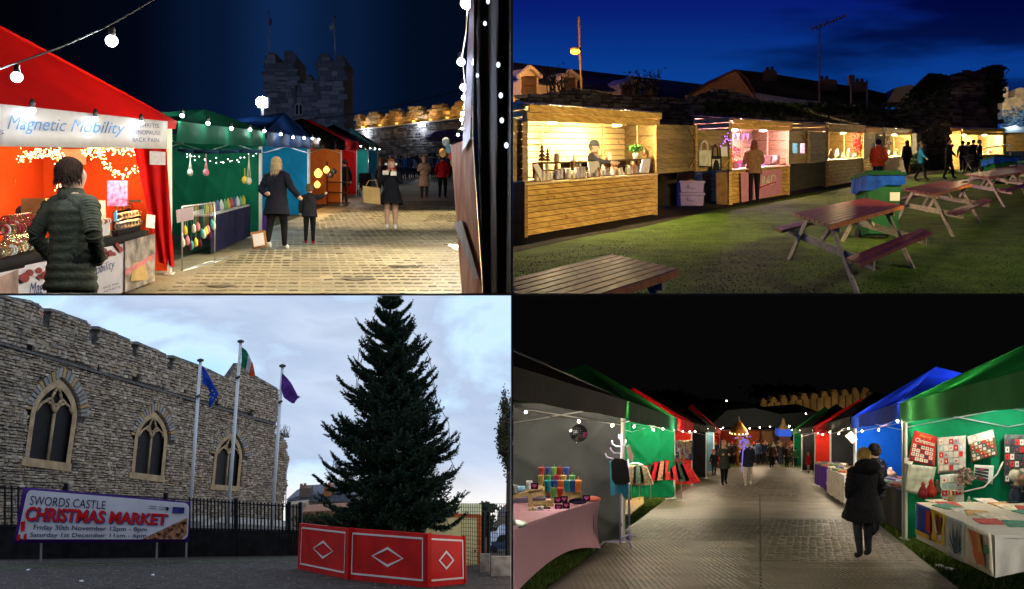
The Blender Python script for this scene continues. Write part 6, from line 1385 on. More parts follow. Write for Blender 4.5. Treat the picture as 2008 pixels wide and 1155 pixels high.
for q in (((835, 1006), (943, 1009), (943, 1016), (835, 1013)), ((937, 1012), (944, 1012), (944, 1108), (938, 1108))): b = MB(); b.prism([pgd.pt(x, y, .03) for x, y in q], (0, .06, 0)); b.build('trim', mt('trim_orange', (.40, .10, .03)), sd)
b = MB(); b.ell(pgd.pt(932, 1080, .06), .035); b.build('handle', blackp, sd)
def mesh_fence(label, x0, x1, yt0, yt1, yb0, yb1, n, m, D0_, D1_, mat, px=.012):
 A, B = BL.gp(x0, yb0), BL.gp(x1, yb1); P = Plane(A, B); root = thing('mesh_fence', label, 'fence', (A + B) / 2)
 for i in range(n + 1):
  t = i / n; x = x0 + (x1 - x0) * t; b = MB(); b.tube(P.pt(x, yt0 + (yt1 - yt0) * t), P.pt(x, yb0 + (yb1 - yb0) * t), px, n=4); b.build('wire', mat, root)
 b = MB()
 for j in range(m + 1):
  t = j / m; b.tube(P.pt(x0, yt0 + (yb0 - yt0) * t), P.pt(x1, yt1 + (yb1 - yt1) * t), px * .7, n=4)
 b.build('cross_wires', mat, root, kind='stuff')
 return root, P
fblk = mt('fence_black', (.010, .010, .012), rough=.5)
mf, Pm = mesh_fence('tall dark mesh fence at the right of the planter', 905, 1001, 987, 988, 1112, 1124, 22, 16, 0, 0, fblk, .010)
for x in (948, 958, 994): b = MB(); b.tube(Pm.pt(x, 1002), Pm.pt(x, 1122), .05, n=6); b.build('post', fblk, mf)
for i, (x0, x1, y0, y1, lab) in enumerate(((941, 960, 1087, 1122, 'left'), (963, 1002, 1092, 1130, 'right'))):
 a, c_ = BL.gp(x0, y1), BL.gp(x1, y1); b = MB(); b.obox(a, c_ - a, V((0, .6, .6 * BL.s)), V((0, 0, (y1 - y0) * a.y / F))); b.build('stone_block', mt('block_stone', (.30, .26, .22), rough=.9, var=.35, scale=4, bump=.6), label='%s pale stone block footing the mesh fence' % lab, cat='block')
def car(x0, x1, yr, yg, col, label):
 g = BL.gp((x0 + x1) / 2, yg); k_ = g.y / F; W = (x1 - x0) * k_; h = (yg - yr) * k_; root = thing('parked_car', label, 'car', g); cm_ = mt('car_%s' % label[:4], col, rough=.25, metal=.3, coat=.6)
 X = lambda u, z, y=0: g + V(((u - .5) * W, y, z * h))
 b = MB(); b.prism([X(u, z) for u, z in ((0, .18), (0, .5), (.06, .58), (.26, .62), (.38, .95), (.5, 1), (.78, .98), (.92, .62), (1, .56), (1, .18))], (0, 1.6, 0)); b.build('body', cm_, root)
 b = MB(); b.prism([X(u, z, -.02) for u, z in ((.29, .63), (.40, .91), (.56, .94), (.56, .63))], (0, .02, 0)); b.build('window', lead, root); b = MB(); b.prism([X(u, z, -.02) for u, z in ((.59, .63), (.59, .94), (.76, .92), (.87, .63))], (0, .02, 0)); b.build('window', lead, root)
 for u in (.2, .8): b = MB(); b.tube(X(u, .17, -.03), X(u, .17, .15), h * .19, n=16); b.build('wheel', blackp, root)
 b = MB(); b.box(X(.03, .47, .0), .12, .1, .1); b.build('headlight', em('headlight', (.8, .85, .9), .8), root)
car(958, 1012, 1048, 1084, (.05, .08, .16), 'blue parked car behind the mesh fence'); car(1000, 1060, 1056, 1090, (.03, .03, .05), 'dark car at the right edge')
b = MB(); b.prism([BL.pt(x, y, 60) for x, y in ((975, 1060), (975, 1024), (990, 1010), (1012, 1000), (1012, 1060))], (0, 3, 0)); b.build('outbuilding', mt('outb', (.14, .12, .11)), label='low grey building with sloping roof at the right edge', cat='building')
def crown(c, rx, rz, n, size, mat, label, trunk=None, seed=1, cat='tree', name='tree', shape=None):
 root = thing(name, label, cat, c - V((0, 0, rz))); q = random.Random(seed); b = MB()
 cl = [c + V((q.gauss(0, .45) * rx, q.gauss(0, .4) * rx, q.gauss(0, .45) * rz)) for _ in range(16)]
 for i in range(n):
  p = q.choice(cl) + V((q.gauss(0, .22) * rx, q.gauss(0, .22) * rx, q.gauss(0, .18) * rz)); u = V((q.gauss(0, 1), q.gauss(0, 1), q.gauss(0, 1))).normalized() * size; w_ = u.orthogonal() * .6; b.add([p - u, p + w_, p + u, p - w_], [(0, 1, 2, 3)])
 b.build('crown', mat, root, recalc=False)
 if trunk: b = MB(); b.path(trunk, [.22, .16, .1, .06][:len(trunk)], 7); b.build('trunk', mt('bark', (.06, .05, .04), bump=.5), root)
 return root
crown(BL.pt(950, 996, 62), .75, .45, 900, .13, leafd, 'wind shaped pine beyond the mesh fence', [BL.pt(951, 1052, 62), BL.pt(949, 1020, 62), BL.pt(953, 1003, 62)], 3)
crown(BL.pt(954, 1032, 60), .5, .8, 500, .12, leafd, 'dark bushy evergreen under the pine', None, 8, 'shrub', 'shrub')
crown(BL.pt(935, 1000, 64), .5, .3, 300, .12, leafd, 'low treetop left of the pine', None, 9)
crown(BL.pt(992, 858, 30), .30, 1.25, 5200, .045, mt('leaf_brownish', (.055, .05, .022), rough=.7, var=.5, scale=2), 'leafy tree reaching in from the right edge', [BL.pt(1003, 1100, 30), BL.pt(1002, 950, 30), BL.pt(999, 840, 30)], 4)
for x in (913, 930): b = MB(); b.tube(BL.pt(x, 1010, 58), BL.pt(x, 993, 58), .04, n=5); b.box(BL.pt(x + 3, 993, 58), .3, .1, .06); b.build('lamp_post', steel, label='slim grey lamp post %s beyond the shed' % ('left' if x == 913 else 'right'), cat='lamp post')
# black railings in front of the castle
FA, FB = BL.gp(-6, 1097), BL.gp(592, 1089); Pf = Plane(FA, FB)
rl = thing('railing', 'black iron railings on a dark plinth below the castle wall', 'fence', (FA + FB) / 2)
fy_t = lambda x: 951 + x * .066; fy_b = lambda x: 1032 + x * .018
xs_ = list(range(-3, 46, 13)) + [372 + i * 7 for i in range(32)]
bar_me = None
for x in xs_:
 b = MB(); a, c_ = Pf.pt(x, fy_b(x) + 6), Pf.pt(x, fy_t(x)); b.box((a + c_) / 2, .05, .05, (c_ - a).z); b.build('bar', fblk, rl)
for x in (128, 325, 463, 567, 589):
 b = MB(); a, c_ = Pf.pt(x, 1092), Pf.pt(x, fy_t(x) - 5); b.box((a + c_) / 2, .13, .13, (c_ - a).z); b.build('post', fblk, rl)
for off in (3, 0):
 y0 = (lambda x: fy_t(x) + 4) if off else (lambda x: fy_b(x) - 3)
 b = MB(); b.prism([Pf.pt(-6, y0(-6), .05), Pf.pt(592, y0(592), .05), Pf.pt(592, y0(592) + 2, .05), Pf.pt(-6, y0(-6) + 2, .05)], Pf.n * -.05); b.build('rail', fblk, rl)
b = MB(); b.prism([Pf.pt(-6, fy_b(-6)), Pf.pt(592, fy_b(592)), Pf.pt(592, 1094), Pf.pt(-6, 1110)], Pf.n * -.3); b.build('plinth', mt('plinth_black', (.014, .013, .014), rough=.7, var=.4, scale=4), rl)
for i in range(44):
 x = 376 + i * 4.8; b = MB(); b.prism([Pf.pt(x, fy_b(x) + 2, .02), Pf.pt(x + 3.4, fy_b(x) + 2, .02), Pf.pt(x + 3.4, 1092, .02), Pf.pt(x, 1092, .02)], Pf.n * .03); b.build('plinth_board', mt('plinth_board', (.018, .016, .016), var=.4, scale=3), rl)
# market banner
Pn = Plane(BL.gp(28, 1104), BL.gp(370, 1098)); bn = thing('market_banner', 'large white Swords Castle Christmas Market banner with purple border on legs', 'banner', (Pn.a + Pn.b) / 2)
cq = [(45, 955), (374, 984), (370, 1063), (27, 1065)]
q = Pn.quad(cq, .20); b = MB(); b.grid(lambda u, v: q(u, v, .03 * math.sin(u * 9) * math.sin(v * 3)), 30, 6); b.build('border_sheet', mt('banner_purple', (.05, .012, .14), rough=.5), bn, smooth=True, solid=.01)
def sub(c, u0, v0, u1, v1):
 def P_(u, v): return ((c[0][0] * (1 - u) + c[1][0] * u) * (1 - v) + (c[3][0] * (1 - u) + c[2][0] * u) * v, (c[0][1] * (1 - u) + c[1][1] * u) * (1 - v) + (c[3][1] * (1 - u) + c[2][1] * u) * v)
 return [P_(u0, v0), P_(u1, v0), P_(u1, v1), P_(u0, v1)]
wq = Pn.quad(cq, .24); b = MB(); pts = []
for cx2, cy2, t0 in ((.055, .17, math.pi), (.965, .17, -math.pi / 2), (.965, .80, 0), (.045, .80, math.pi / 2)):
 for j in range(5): t = t0 + j * math.pi / 8; pts.append((cx2 + .028 * math.cos(t), cy2 + .13 * math.sin(t)))
b.add([wq(u, v, .03 * math.sin(u * 9) * math.sin(v * 3)) for u, v in pts], [tuple(range(len(pts)))]); b.build('white_sheet', mt('banner_white', (.60, .58, .62), rough=.5, var=.08, scale=1.2), bn)
def btext(s_, u0, v0, u1, v1, m, sh=0, bo=0, off=.29, nm='lettering'):
 b = MB(); f_ = Pn.quad(sub(cq, u0, v0, u1, v1), off); b.text(s_, f_, sh, bo); b.build(nm, m, bn, recalc=False)
ink = mt('ink_navy', (.02, .015, .05)); inkr = mt('ink_red', (.60, .010, .012)); inkb = mt('ink_blue', (.03, .08, .28))
btext('SWORDS CASTLE', .055, .14, .50, .31, ink)
btext('CHRISTMAS MARKET', .047, .355, .875, .62, inkb, .08, .035, .29, 'lettering_shadow'); btext('CHRISTMAS MARKET', .04, .335, .868, .60, inkr, .08, .03, .31)
btext('Friday 30th November 12pm - 8pm', .10, .66, .755, .78, ink, 0, .008); btext('Saturday 1st December 11am - 6pm', .085, .805, .755, .915, ink, 0, .008)
f_ = Pn.quad(cq, .28)
b = MB(); tri = [(.73, .93), (.985, .40), (.985, .80), (.955, .93)]; b.add([f_(u, v, .02) for u, v in tri], [(0, 1, 2, 3)]); b.build('food_photo', mt('food_print', (.10, .03, .03), rough=.5, var=.9, scale=7, col2=(.50, .22, .12)), bn)
b = MB(); b.add([f_(u, v, .02) for u, v in ((.895, .16), (.965, .15), (.965, .30), (.895, .31))], [(0, 1, 2, 3)]); b.build('logo_plate', mt('logo_blue', (.03, .03, .16), var=.6, scale=6), bn)
for u in (.755, .815): b = MB(); b.add([f_(u, .17, .02), f_(u + .045, .17, .02), f_(u + .045, .19, .02), f_(u, .19, .02), f_(u, .22, .02), f_(u + .045, .22, .02), f_(u + .045, .24, .02), f_(u, .24, .02)], [(0, 1, 2, 3), (4, 5, 6, 7)]); b.build('small_print', mt('ink_grey', (.25, .22, .28)), bn)
b = MB(); b.add([f_(.86, .16, .02), f_(.875, .19, .02), f_(.867, .27, .02), f_(.852, .22, .02)], [(0, 1, 2, 3)]); b.build('emblem', ink, bn)
b = MB(); b.add([f_(u, v, .02) for u, v in ((.02, .62), (.045, .60), (.05, .78), (.03, .80))], [(0, 1, 2, 3)]); b.add([f_(u, v, .02) for u, v in ((.012, .86), (.03, .84), (.032, .95), (.012, .95))], [(0, 1, 2, 3)]); b.add([f_(u, v, .02) for u, v in ((.05, .84), (.065, .82), (.07, .92), (.052, .95))], [(0, 1, 2, 3)]); b.build('red_print', inkr, bn)
for x, yb in ((81, 1101), (308, 1096), (366, 1094)): b = MB(); b.tube(Pn.pt(x, 1060, .1), Pn.pt(x - 1, yb, .1), .035, n=6); b.build('leg', steel, bn)
for x, yt in ((130, 948), (326, 966)): b = MB(); b.box((Pn.pt(x, yt, .0) + Pn.pt(x, 1050, .0)) / 2, .12, .1, (Pn.pt(x, yt) - Pn.pt(x, 1050)).z); b.build('support_post', fblk, bn)
# flagpoles
wp = mt('pole_white', (.72, .72, .72), rough=.35, var=.03)
fp = []
for x0, y0, x1, y1, lab in ((370, 1040, 393, 709, 'left white flagpole with blue flag'), (445, 1040, 472, 672, 'tallest middle white flagpole with green white and orange flag'), (532, 1040, 554, 720, 'right white flagpole with purple flag')):
 r = flag_pole(BL, 38.5, x0, y0, x1, y1, .082, lab, wp); fp.append(r)
 b = MB(); xm, ym = x1 - (x1 - x0) * .2, y1 + 66; b.tube(BL.pt(xm - 1, ym, 38.4), BL.pt(xm + 1, ym + 4, 38.4), .1, n=8); b.build('collar', mt('cap_dark', (.05, .05, .05)), r)
 g = BL.pt(x0, y0, 38.5); b = MB(); b.tube(V((g.x, g.y, BL.g(38.5))), g, .09, n=10); b.build('base', wp, r)
b = MB(); c = BL.p(-12, 39.6, 0); b.prism([BL.pt(x, y, 39.5) for x, y in ((372, 1045), (372, 1022), (395, 1022), (395, 1030), (420, 1030), (420, 1024), (560, 1033), (560, 1045))], (0, 1, 0)); b.build('kerb_wall', mt('kerb_stone', (.36, .33, .28), var=.2), label='low pale stone kerb at the foot of the flagpoles', cat='kerb')
eu = mt('flag_blue', (.008, .05, .36), rough=.6, transl=.3, var=.1)
b = MB(); D = 38.3
ctr = [((396, 716), (397, 752)), ((405, 728), (405, 757)), ((413, 742), (410, 765)), ((420, 757), (410, 786)), ((428, 770), (409, 797)), ((429, 772), (411, 801))]
def fl_strip(ctr, mats, label, per=None):
 b = MB(); N = len(ctr) - 1
 def f(u, v):
  x = u * N; i = min(N - 1, int(x)); t = x - i
  a = [ctr[i][0][k] * (1 - t) + ctr[i + 1][0][k] * t for k in (0, 1)]; c = [ctr[i][1][k] * (1 - t) + ctr[i + 1][1][k] * t for k in (0, 1)]
  return BL.pt(a[0] * (1 - v) + c[0] * v, a[1] * (1 - v) + c[1] * v, 38.3 + .10 * math.sin(u * 11 + v * 4) + .05 * math.sin(v * 9 + u * 5))
 n = len(mats)
 for k in range(n): b.cur = k; b.grid(lambda u, v, k=k: f((k + u) / n, v), 20 // n, 10)
 return b.build('flag', mats, smooth=True, label=label, cat='flag', recalc=False)
fb = fl_strip(ctr, [eu], 'blue flag with faded yellow stars folding off the left pole')
b = MB(); pr2 = mt('star_yellow', (.5, .42, .08))
for x, y in ((411, 770), (416, 766), (420, 772), (412, 778), (417, 780)): b.prism([BL.pt(x + 1.4 * math.cos(t), y + 1.4 * math.sin(t), 38.1) for t in [i * 2 * math.pi / 5 for i in range(5)]], (0, .01, 0))
b.build('stars', pr2, fb, kind='stuff')
fl_strip([((474, 680), (473, 720)), ((483, 687), (478, 722)), ((489, 697), (484, 726)), ((493, 708), (487, 732)), ((496, 712), (488, 736)), ((501, 738), (490, 738))], [mt('flag_green', (.008, .13, .07), transl=.3), mt('flag_white', (.5, .48, .5), transl=.3), mt('flag_orange', (.55, .10, .03), transl=.3)], 'green white and orange flag on the tallest pole')
fl_strip([((553, 731), (551, 763)), ((563, 741), (556, 779)), ((571, 751), (565, 786)), ((578, 764), (573, 791)), ((584, 776), (577, 791)), ((590, 778), (583, 782))], [mt('flag_purple', (.09, .03, .20), transl=.3, var=.25, scale=4)], 'purple flag with faint crest on the right pole')
# christmas tree in its red planter
tree = thing('christmas_tree', 'tall dark green fir tree standing in the red planter', 'tree', BL.gp(775, 1130))
g = BL.gp(775, 1130); DT = g.y + .9; k_ = DT / F
zt, zb = (CY - 560) * k_, (CY - 1060) * k_; X0 = (772 - CX) * k_; tx = lambda z: X0 - .10 * (z - zb) / (zt - zb)
b = MB(); b.path([V((tx(z), DT, z)) for z in [zb - .8 + (zt - zb + .8) * i / 8 for i in range(9)]], [.13 - .013 * i for i in range(9)], 8); b.build('trunk', mt('bark', (.06, .05, .04)), tree)
rt = random.Random(17); br = MB(); nd = MB()
needle_m = [mt('needle_a', (.006, .017, .012), rough=.6, var=.2), mt('needle_b', (.016, .038, .022), rough=.6, var=.2), mt('needle_c', (.034, .055, .020), rough=.6, var=.2)]
def spray(p, d, L, big=1.0):
 """A twig bristling with needles."""
 q = p; n_ = max(3, int(L / .05)); st = L / n_; d = d.normalized()
 for i in range(n_):
  e = q + d * st; side = d.orthogonal().normalized(); s2 = d.cross(side); sz = big * (1.15 - .5 * i / n_)
  for j in range(5):
   t = rt.uniform(0, 6.28); o_ = (side * math.cos(t) + s2 * math.sin(t)); tip = q + d * .06 * sz + o_ * rt.uniform(.035, .06) * sz; w_ = d.cross(o_) * .017 * sz
   nd.v += [tuple(q - w_), tuple(q + w_), tuple(tip)]; m_ = len(nd.v); nd.f.append((m_ - 3, m_ - 2, m_ - 1)); nd.m.append(rt.choice((0, 0, 1, 1, 2)))
  q = e; d = (d + V((0, 0, .05))).normalized()
H_ = zt - zb
PF = [(0, 1.15), (.05, 1.42), (.12, 1.56), (.25, 1.60), (.38, 1.44), (.5, 1.20), (.65, .88), (.8, .54), (.92, .28), (1, .10)]
def prof_r(f):
 for (a0, r0), (a1, r1) in zip(PF, PF[1:]):
  if f <= a1: return r0 + (r1 - r0) * (f - a0) / (a1 - a0)
 return .1
def lump(a, f): return 1 + .15 * math.sin(a * 2 + f * 9) + .12 * math.sin(a * 3 - f * 21 + 1) + .08 * math.sin(a * 5 + f * 37)
nw = 34
for wv in range(nw):
 f0 = (wv + rt.uniform(-.3, .3)) / (nw - 1); f0 = min(.985, max(0, f0)); z = zb + .25 + (H_ - .35) * f0
 nb = 10 if f0 < .7 else 7; ph0 = rt.uniform(0, 6.28)
 for kx in range(nb):
  a = ph0 + kx * 2 * math.pi / nb + rt.gauss(0, .22); R2 = prof_r(f0) * lump(a, f0) * rt.choice((.62, .8, .92, 1, 1.05)); up = .10 + .55 * f0 + rt.gauss(0, .08)
  base = V((tx(z), DT, z + rt.gauss(0, .05))); pts = [base]; n_ = 8; hz_ = V((math.cos(a), math.sin(a), 0)); bend = rt.gauss(0, .25)
  for i in range(n_):
   t = (i + 1) / n_; hh2 = V((math.cos(a + bend * t), math.sin(a + bend * t), 0)); pts.append(base + hh2 * R2 * t + V((0, 0, R2 * (up * t - .42 * (1 - f0) * math.sin(t * 2.3) * t + .16 * t ** 4))))
  br.path(pts, [.026 - .003 * i for i in range(n_ + 1)], 4)
  for i in range(2, n_ + 1):
   p = pts[i]; dd = (pts[i] - pts[i - 1]).normalized(); sd = dd.cross(V((0, 0, 1))).normalized(); L = R2 * (.46 - .30 * (i / n_)) + .09
   if i == n_: spray(p, dd + V((0, 0, .35)), .16 + .06 * R2, 1.1)
   spray(pts[i - 1], dd + V((0, 0, .1)), (pts[i] - pts[i - 1]).length, 1.2)
   for s_ in (-1, 1):
    for m_ in range(2):
     dv = dd * .8 + sd * s_ * rt.uniform(.6, 1.1) + V((0, 0, rt.uniform(-.25, .25))); l_ = L * rt.uniform(.5, 1.05); p2 = p + (pts[i - 1] - p) * rt.random()
     spray(p2, dv, l_, 1.1)
     if l_ > .2: spray(p2 + dv.normalized() * l_ * .4, dv + sd * s_ * .5 - dd * 1.1, l_ * .5); spray(p2 + dv.normalized() * l_ * .6, dd * 1.2 + dv * .3, l_ * .45)
for i in range(8): spray(V((tx(zt), DT, zt - .5)), V((rt.gauss(0, .4), rt.gauss(0, .4), 1)), .5)
br.build('branches', mt('bark', (.06, .05, .04)), tree, recalc=False, kind='stuff')
nd.build('needles', needle_m, tree, recalc=False, kind='stuff')
print('needle tris', len(nd.f))
for i, pts in enumerate((((745, 600), (724, 640), (704, 690), (698, 740)), ((735, 640), (712, 690), (700, 760), (690, 795)), ((800, 640), (828, 670), (842, 700), (856, 780)), ((840, 720), (858, 790), (880, 830), (883, 900), (895, 925)), ((655, 900), (650, 930), (640, 945)), ((730, 660), (702, 720), (695, 790)))):
 b = MB(); b.path([BL.pt(x, y, DT + (-.5 if i % 2 else .2)) for x, y in pts], .010, 4); b.build('light_string', blackp, label='thin unlit light cable hanging beside the fir tree, %s' % ['upper left outer', 'left outer', 'upper right', 'long right hand', 'low left', 'upper left inner'][i], cat='cable')
plm = mt('planter_red', (.50, .010, .008), rough=.5, var=.16, scale=1.5, bump=.1, bscale=6); plw = mt('planter_white', (.66, .56, .52), rough=.5, var=.04)
pls = [((583, 1115), (680, 1137), [(587, 1026), (683, 1036), (680, 1136), (583, 1115)]), ((680, 1137), (838, 1153), [(683, 1036), (838, 1047), (838, 1152), (680, 1136)]), ((838, 1153), (914, 1145), [(838, 1047), (912, 1052), (914, 1144), (838, 1152)])]
pt_ = thing('tree_planter', 'red six sided planter box with white diamond panels around the fir', 'planter', BL.gp(760, 1140))
for a, c_, qd in pls:
 P_ = Plane(BL.gp(*a), BL.gp(*c_)); b = MB(); b.prism([P_.pt(*p) for p in qd], P_.n * -.06); pn = b.build('panel', plm, pt_); f_ = P_.quad(qd, 0)
 def strip(pts, w_=.03):
  b = MB(); n_ = len(pts)
  asp = (Vector_len := (f_(1, .5) - f_(0, .5)).length) / (f_(.5, 1) - f_(.5, 0)).length
  cxm, cym = sum(p[0] for p in pts) / n_, sum(p[1] for p in pts) / n_
  def inn(p):
   du, dv = (cxm - p[0]) * asp, cym - p[1]; L = math.hypot(du, dv); sc = w_ * (1.42) / L; return (p[0] + du * sc / asp, p[1] + dv * sc)
  if abs(pts[0][0] - pts[2][0]) < .01 or True:
   pin = [inn(p) for p in pts] if n_ == 4 and abs(pts[0][1] - pts[1][1]) > .02 else [(p[0] + (w_ / asp if p[0] < cxm else -w_ / asp), p[1] + (w_ if p[1] < cym else -w_)) for p in pts]
  o = [f_(*p, .012) for p in pts]; i_ = [f_(*p, .012) for p in pin]; ob = [f_(*p, .0) for p in pts]; ib = [f_(*p, .0) for p in pin]
  vs = o + i_ + ob + ib; fs = []
  for i in range(4): j = (i + 1) % 4; fs += [(i, j, 4 + j, 4 + i), (8 + i, 8 + j, j, i), (4 + i, 4 + j, 12 + j, 12 + i)]
  b.add(vs, fs); b.build('white_trim', plw, pn)
 strip([(.05, .075), (.945, .075), (.945, .895), (.05, .895)], .035)
 rx = .20 if qd[1][0] - qd[0][0] > 120 else .205; strip([(.5, .30), (.5 + rx, .50), (.5, .69), (.5 - rx, .50)], .038)
 b = MB(); b.prism([P_.pt(qd[1][0] - 1, qd[1][1] - 1, .03), P_.pt(qd[1][0] + 1, qd[1][1] - 1, .03), P_.pt(qd[2][0] + 1, qd[2][1], .03), P_.pt(qd[2][0] - 1, qd[2][1], .03)], P_.n * -.1); b.build('corner_post', plm, pt_)
# ================================================================ fourth place: lane between two rows of tents at night
CUR[0] = BR; pl = BR
soil2 = mt('night_grass_base', (.05, .075, .015), rough=.95, var=.5, scale=3, bump=.8, bscale=25)
b = MB(); b.grid(lambda u, v: BR.p(90 * u, 6 + 150 * v, -.02), 10, 40); b.build('ground', soil2, kind='structure', recalc=False)
trk = mt('track_panel', (.105, .09, .068), rough=.5, var=.3, scale=1.3, bump=.35, bscale=22); trk2 = mt('track_bar', (.080, .069, .052), rough=.45, var=.3, scale=.9)
e0 = lambda D: 1.94 + .268 * (D - 16) + .12; e1 = lambda D: 6.96 + .268 * (D - 16.4) - .30
el = lambda D: (1070 + (1155 - (865 + 3150 / D)) * 1.345 - CX) * D / F if D < 60 else (1457 - CX) * D / F
er = lambda D: (1880 - (1155 - (865 + 3150 / D)) * 1.24 - CX) * D / F if D < 60 else (1530 - CX) * D / F
b = MB(); b.grid(lambda u, v: BR.p(el(9 + 110 * v ** 1.6) * (1 - u) + er(9 + 110 * v ** 1.6) * u, 9 + 110 * v ** 1.6, .0), 8, 60); path = b.build('pavement', trk, kind='structure', recalc=False)
ok = lambda X, D: el(D) + .06 < X < er(D) - .08
seam = lambda D: (1490 - CX + (D < 11.5) * 2) * D / F
zones = [(13.5, 16.8, 'R', .42), (16.3, 20.5, 'L', .42), (17.0, 20.5, 'R', .3), (27, 44, 'A', 0)]
for i, (d0, d1, sd, an) in enumerate(zones):
 okk = (lambda X, D, sd=sd: ok(X, D) and (sd == 'A' or (X > seam(D) if sd == 'R' else X < seam(D))))
 tread(BR, 0, er(d1), d0, d1, .13 if an else .26, .20 if an else .42, .11 if an else .22, .07 if an else .14, an, trk2, path, seed=i, edge=okk, H0=.001)
def rib(d0, d1, sd):                          # fine ribbed panels
 b = MB(); X = 0.5
 while X < er(d1):
  for j in range(6):
   a0 = d0 + (d1 - d0) * j / 6; a1 = d0 + (d1 - d0) * (j + .92) / 6
   if ok(X, a0) and ok(X, a1) and (X < seam(a0) if sd == 'L' else X > seam(a0)):
    p, q = BR.p(X, a0, .001), BR.p(X, a1, .001); w_ = V((.02, 0, 0)); up = V((0, 0, .008)); b.add([p - w_, p + w_, q + w_, q - w_, p + up, q + up], [(0, 4, 5, 3), (4, 1, 2, 5)])
  X += .075
 b.build('panel_ribs', trk, path, kind='stuff', recalc=False)
rib(9.6, 16.1, 'L'); rib(9.6, 13.3, 'R')
joints(BR, jm, path, [(seam(10), 10, seam(30), 30)] + [(el(D) + .1, D, er(D) - .1, D) for D in (20.7, 26.6, 44)] + [(el(16.2), 16.2, seam(16.2), 16.2), (seam(13.4), 13.4, er(13.4), 13.4), (seam(16.9), 16.9, er(16.9), 16.9), (el(12), 12, seam(12), 12)], .03)
rr = random.Random(44); b = MB()              # grass on both sides
for i in range(36000):
 D = 9.6 + 22 * rr.random() ** 1.5
 if rr.random() < .6: X = el(D) - .03 - abs(rr.gauss(0, .7))
 else: X = er(D) + .03 + abs(rr.gauss(0, .7))
 if X < .02: continue
 p = BR.p(X, D, -.02); h = rr.uniform(.03, .10); a = rr.uniform(0, 6.28); w_ = .010
 b.v += [tuple(p + V((-w_ * math.cos(a), -w_ * math.sin(a), 0))), tuple(p + V((w_ * math.cos(a), w_ * math.sin(a), 0))), tuple(p + V((rr.gauss(0, .03), rr.gauss(0, .03), h)))]
 n = len(b.v); b.f.append((n - 3, n - 2, n - 1)); b.m.append(i % 3)
b.build('grass', [mt('g_a', (.09, .15, .02)), mt('g_b', (.14, .2, .04)), mt('g_c', (.05, .09, .015))], kind='stuff', recalc=False, label='rough grass along both sides of the track')
for i, (x, y) in enumerate(((1843, 1112), (1862, 1118))):
 b = MB(); b.box(BR.gp(x, y) + V((0, 0, .02)), .08, .1, .02, .5 * i); b.build('litter', paper, label='white scrap of litter on the grass before the art table, %s' % ('left' if i == 0 else 'right'), cat='litter')
grey_w = fabric('grey_wall_fabric', (.085, .095, .105), .15); green_n = fabric('emerald_wall', (.008, .20, .085), .3); black_n = fabric('black_wall', (.018, .019, .022), .1); blackroof = fabric('black_roof', (.006, .005, .005), .0)
green_r = fabric('green_roof', (.010, .14, .03), .35); red_n = fabric('red_wall_n', (.60, .03, .02), .4); blue_n = fabric('royal_wall', (.006, .09, .62), .3, var=.05); blue_r = fabric('royal_roof', (.012, .05, .75), .4)
b1 = tent(BR, -1, 6.5, 15.9, -.6, 1.93, 4.2, 2.45, 3.3, blackroof, grey_w, 't', 'near black tent on the left with grey wall and pink table', peak=BR.pt(900, 640, 11), seed=3, val=.30, back=False, amp=.13)
b2 = tent(BR, -1, 16.05, 27.9, 1.98, 4.95, 2.6, 2.45, 3.3, green_r, green_n, 't', 'green tent second on the left behind the clothes rails', peak=BR.pt(1148, 714, 22), seed=6, val=.35, farval=True, vmat=fabric('green_val', (.01, .10, .05)), amp=.13)
b3 = tent(BR, -1, 28.1, 36.2, 5.0, 7.1, 2.6, 2.45, 3.3, fabric('red_roof_n', (.45, .01, .012), .4), red_n, 't', 'red tent third on the left with scarves hanging', peak=BR.pt(1243, 760, 32), seed=9, val=.35, farval=True)
b4 = tent(BR, -1, 36.4, 43, 7.15, 9.1, 2.8, 2.45, 3.3, blackroof, black_n, 't', 'black tent fourth on the left', peak=BR.pt(1290, 778, 40), seed=12, farval=True)
b5 = tent(BR, -1, 43.2, 52, 9.15, 11.45, 2.8, 2.5, 3.3, blackroof, fabric('pale_blue_wall', (.12, .25, .32), .3), 't', 'black roofed tent with pale blue wall fifth on the left', peak=BR.pt(1330, 785, 47), seed=13)
b6 = tent(BR, -1, 52.2, 62, 11.5, 14.05, 2.8, 2.5, 3.3, fabric('red_roof_n', (.45, .01, .012)), red_n, 't', 'last red tent of the left row', peak=BR.pt(1357, 793, 56), seed=14, farval=True)
r1 = tent(BR, 1, 6.5, 16.3, 4.32, 6.94, 3.6, 2.42, 3.4, green_r, green_n, 't', 'near green tent on the right with posters and art table', peak=BR.pt(2090, 640, 11.5), seed=16, val=.34, amp=.06, vmat=fabric('green_val2', (.02, .13, .035), .35))
r2 = tent(BR, 1, 16.5, 26, 6.98, 9.68, 3.2, 2.42, 3.4, blue_r, blue_n, 't', 'royal blue tent second on the right behind the long haired woman', peak=BR.pt(1836, 719, 21), seed=18, val=.30, farval=True, vmat=fabric('blue_val', (.01, .05, .38), .3), amp=.03)
r3 = tent(BR, 1, 26.2, 35, 9.72, 12.1, 2.8, 2.45, 3.3, blackroof, fabric('grey_wall3', (.05, .055, .06), .15), 't', 'black tent third on the right over the white table', peak=BR.pt(1715, 768, 31), seed=20, farval=True)
r4 = tent(BR, 1, 35.2, 45, 12.15, 14.8, 2.8, 2.45, 3.3, fabric('red_roof_n', (.45, .01, .012)), red_n, 't', 'red tent fourth on the right over the purple table', peak=BR.pt(1690, 781, 40), seed=22, farval=True)
r5 = tent(BR, 1, 45.2, 54, 14.85, 17, 2.8, 2.45, 3.3, blackroof, black_n, 't', 'black tent fifth on the right', peak=BR.pt(1640, 792, 49), seed=24)
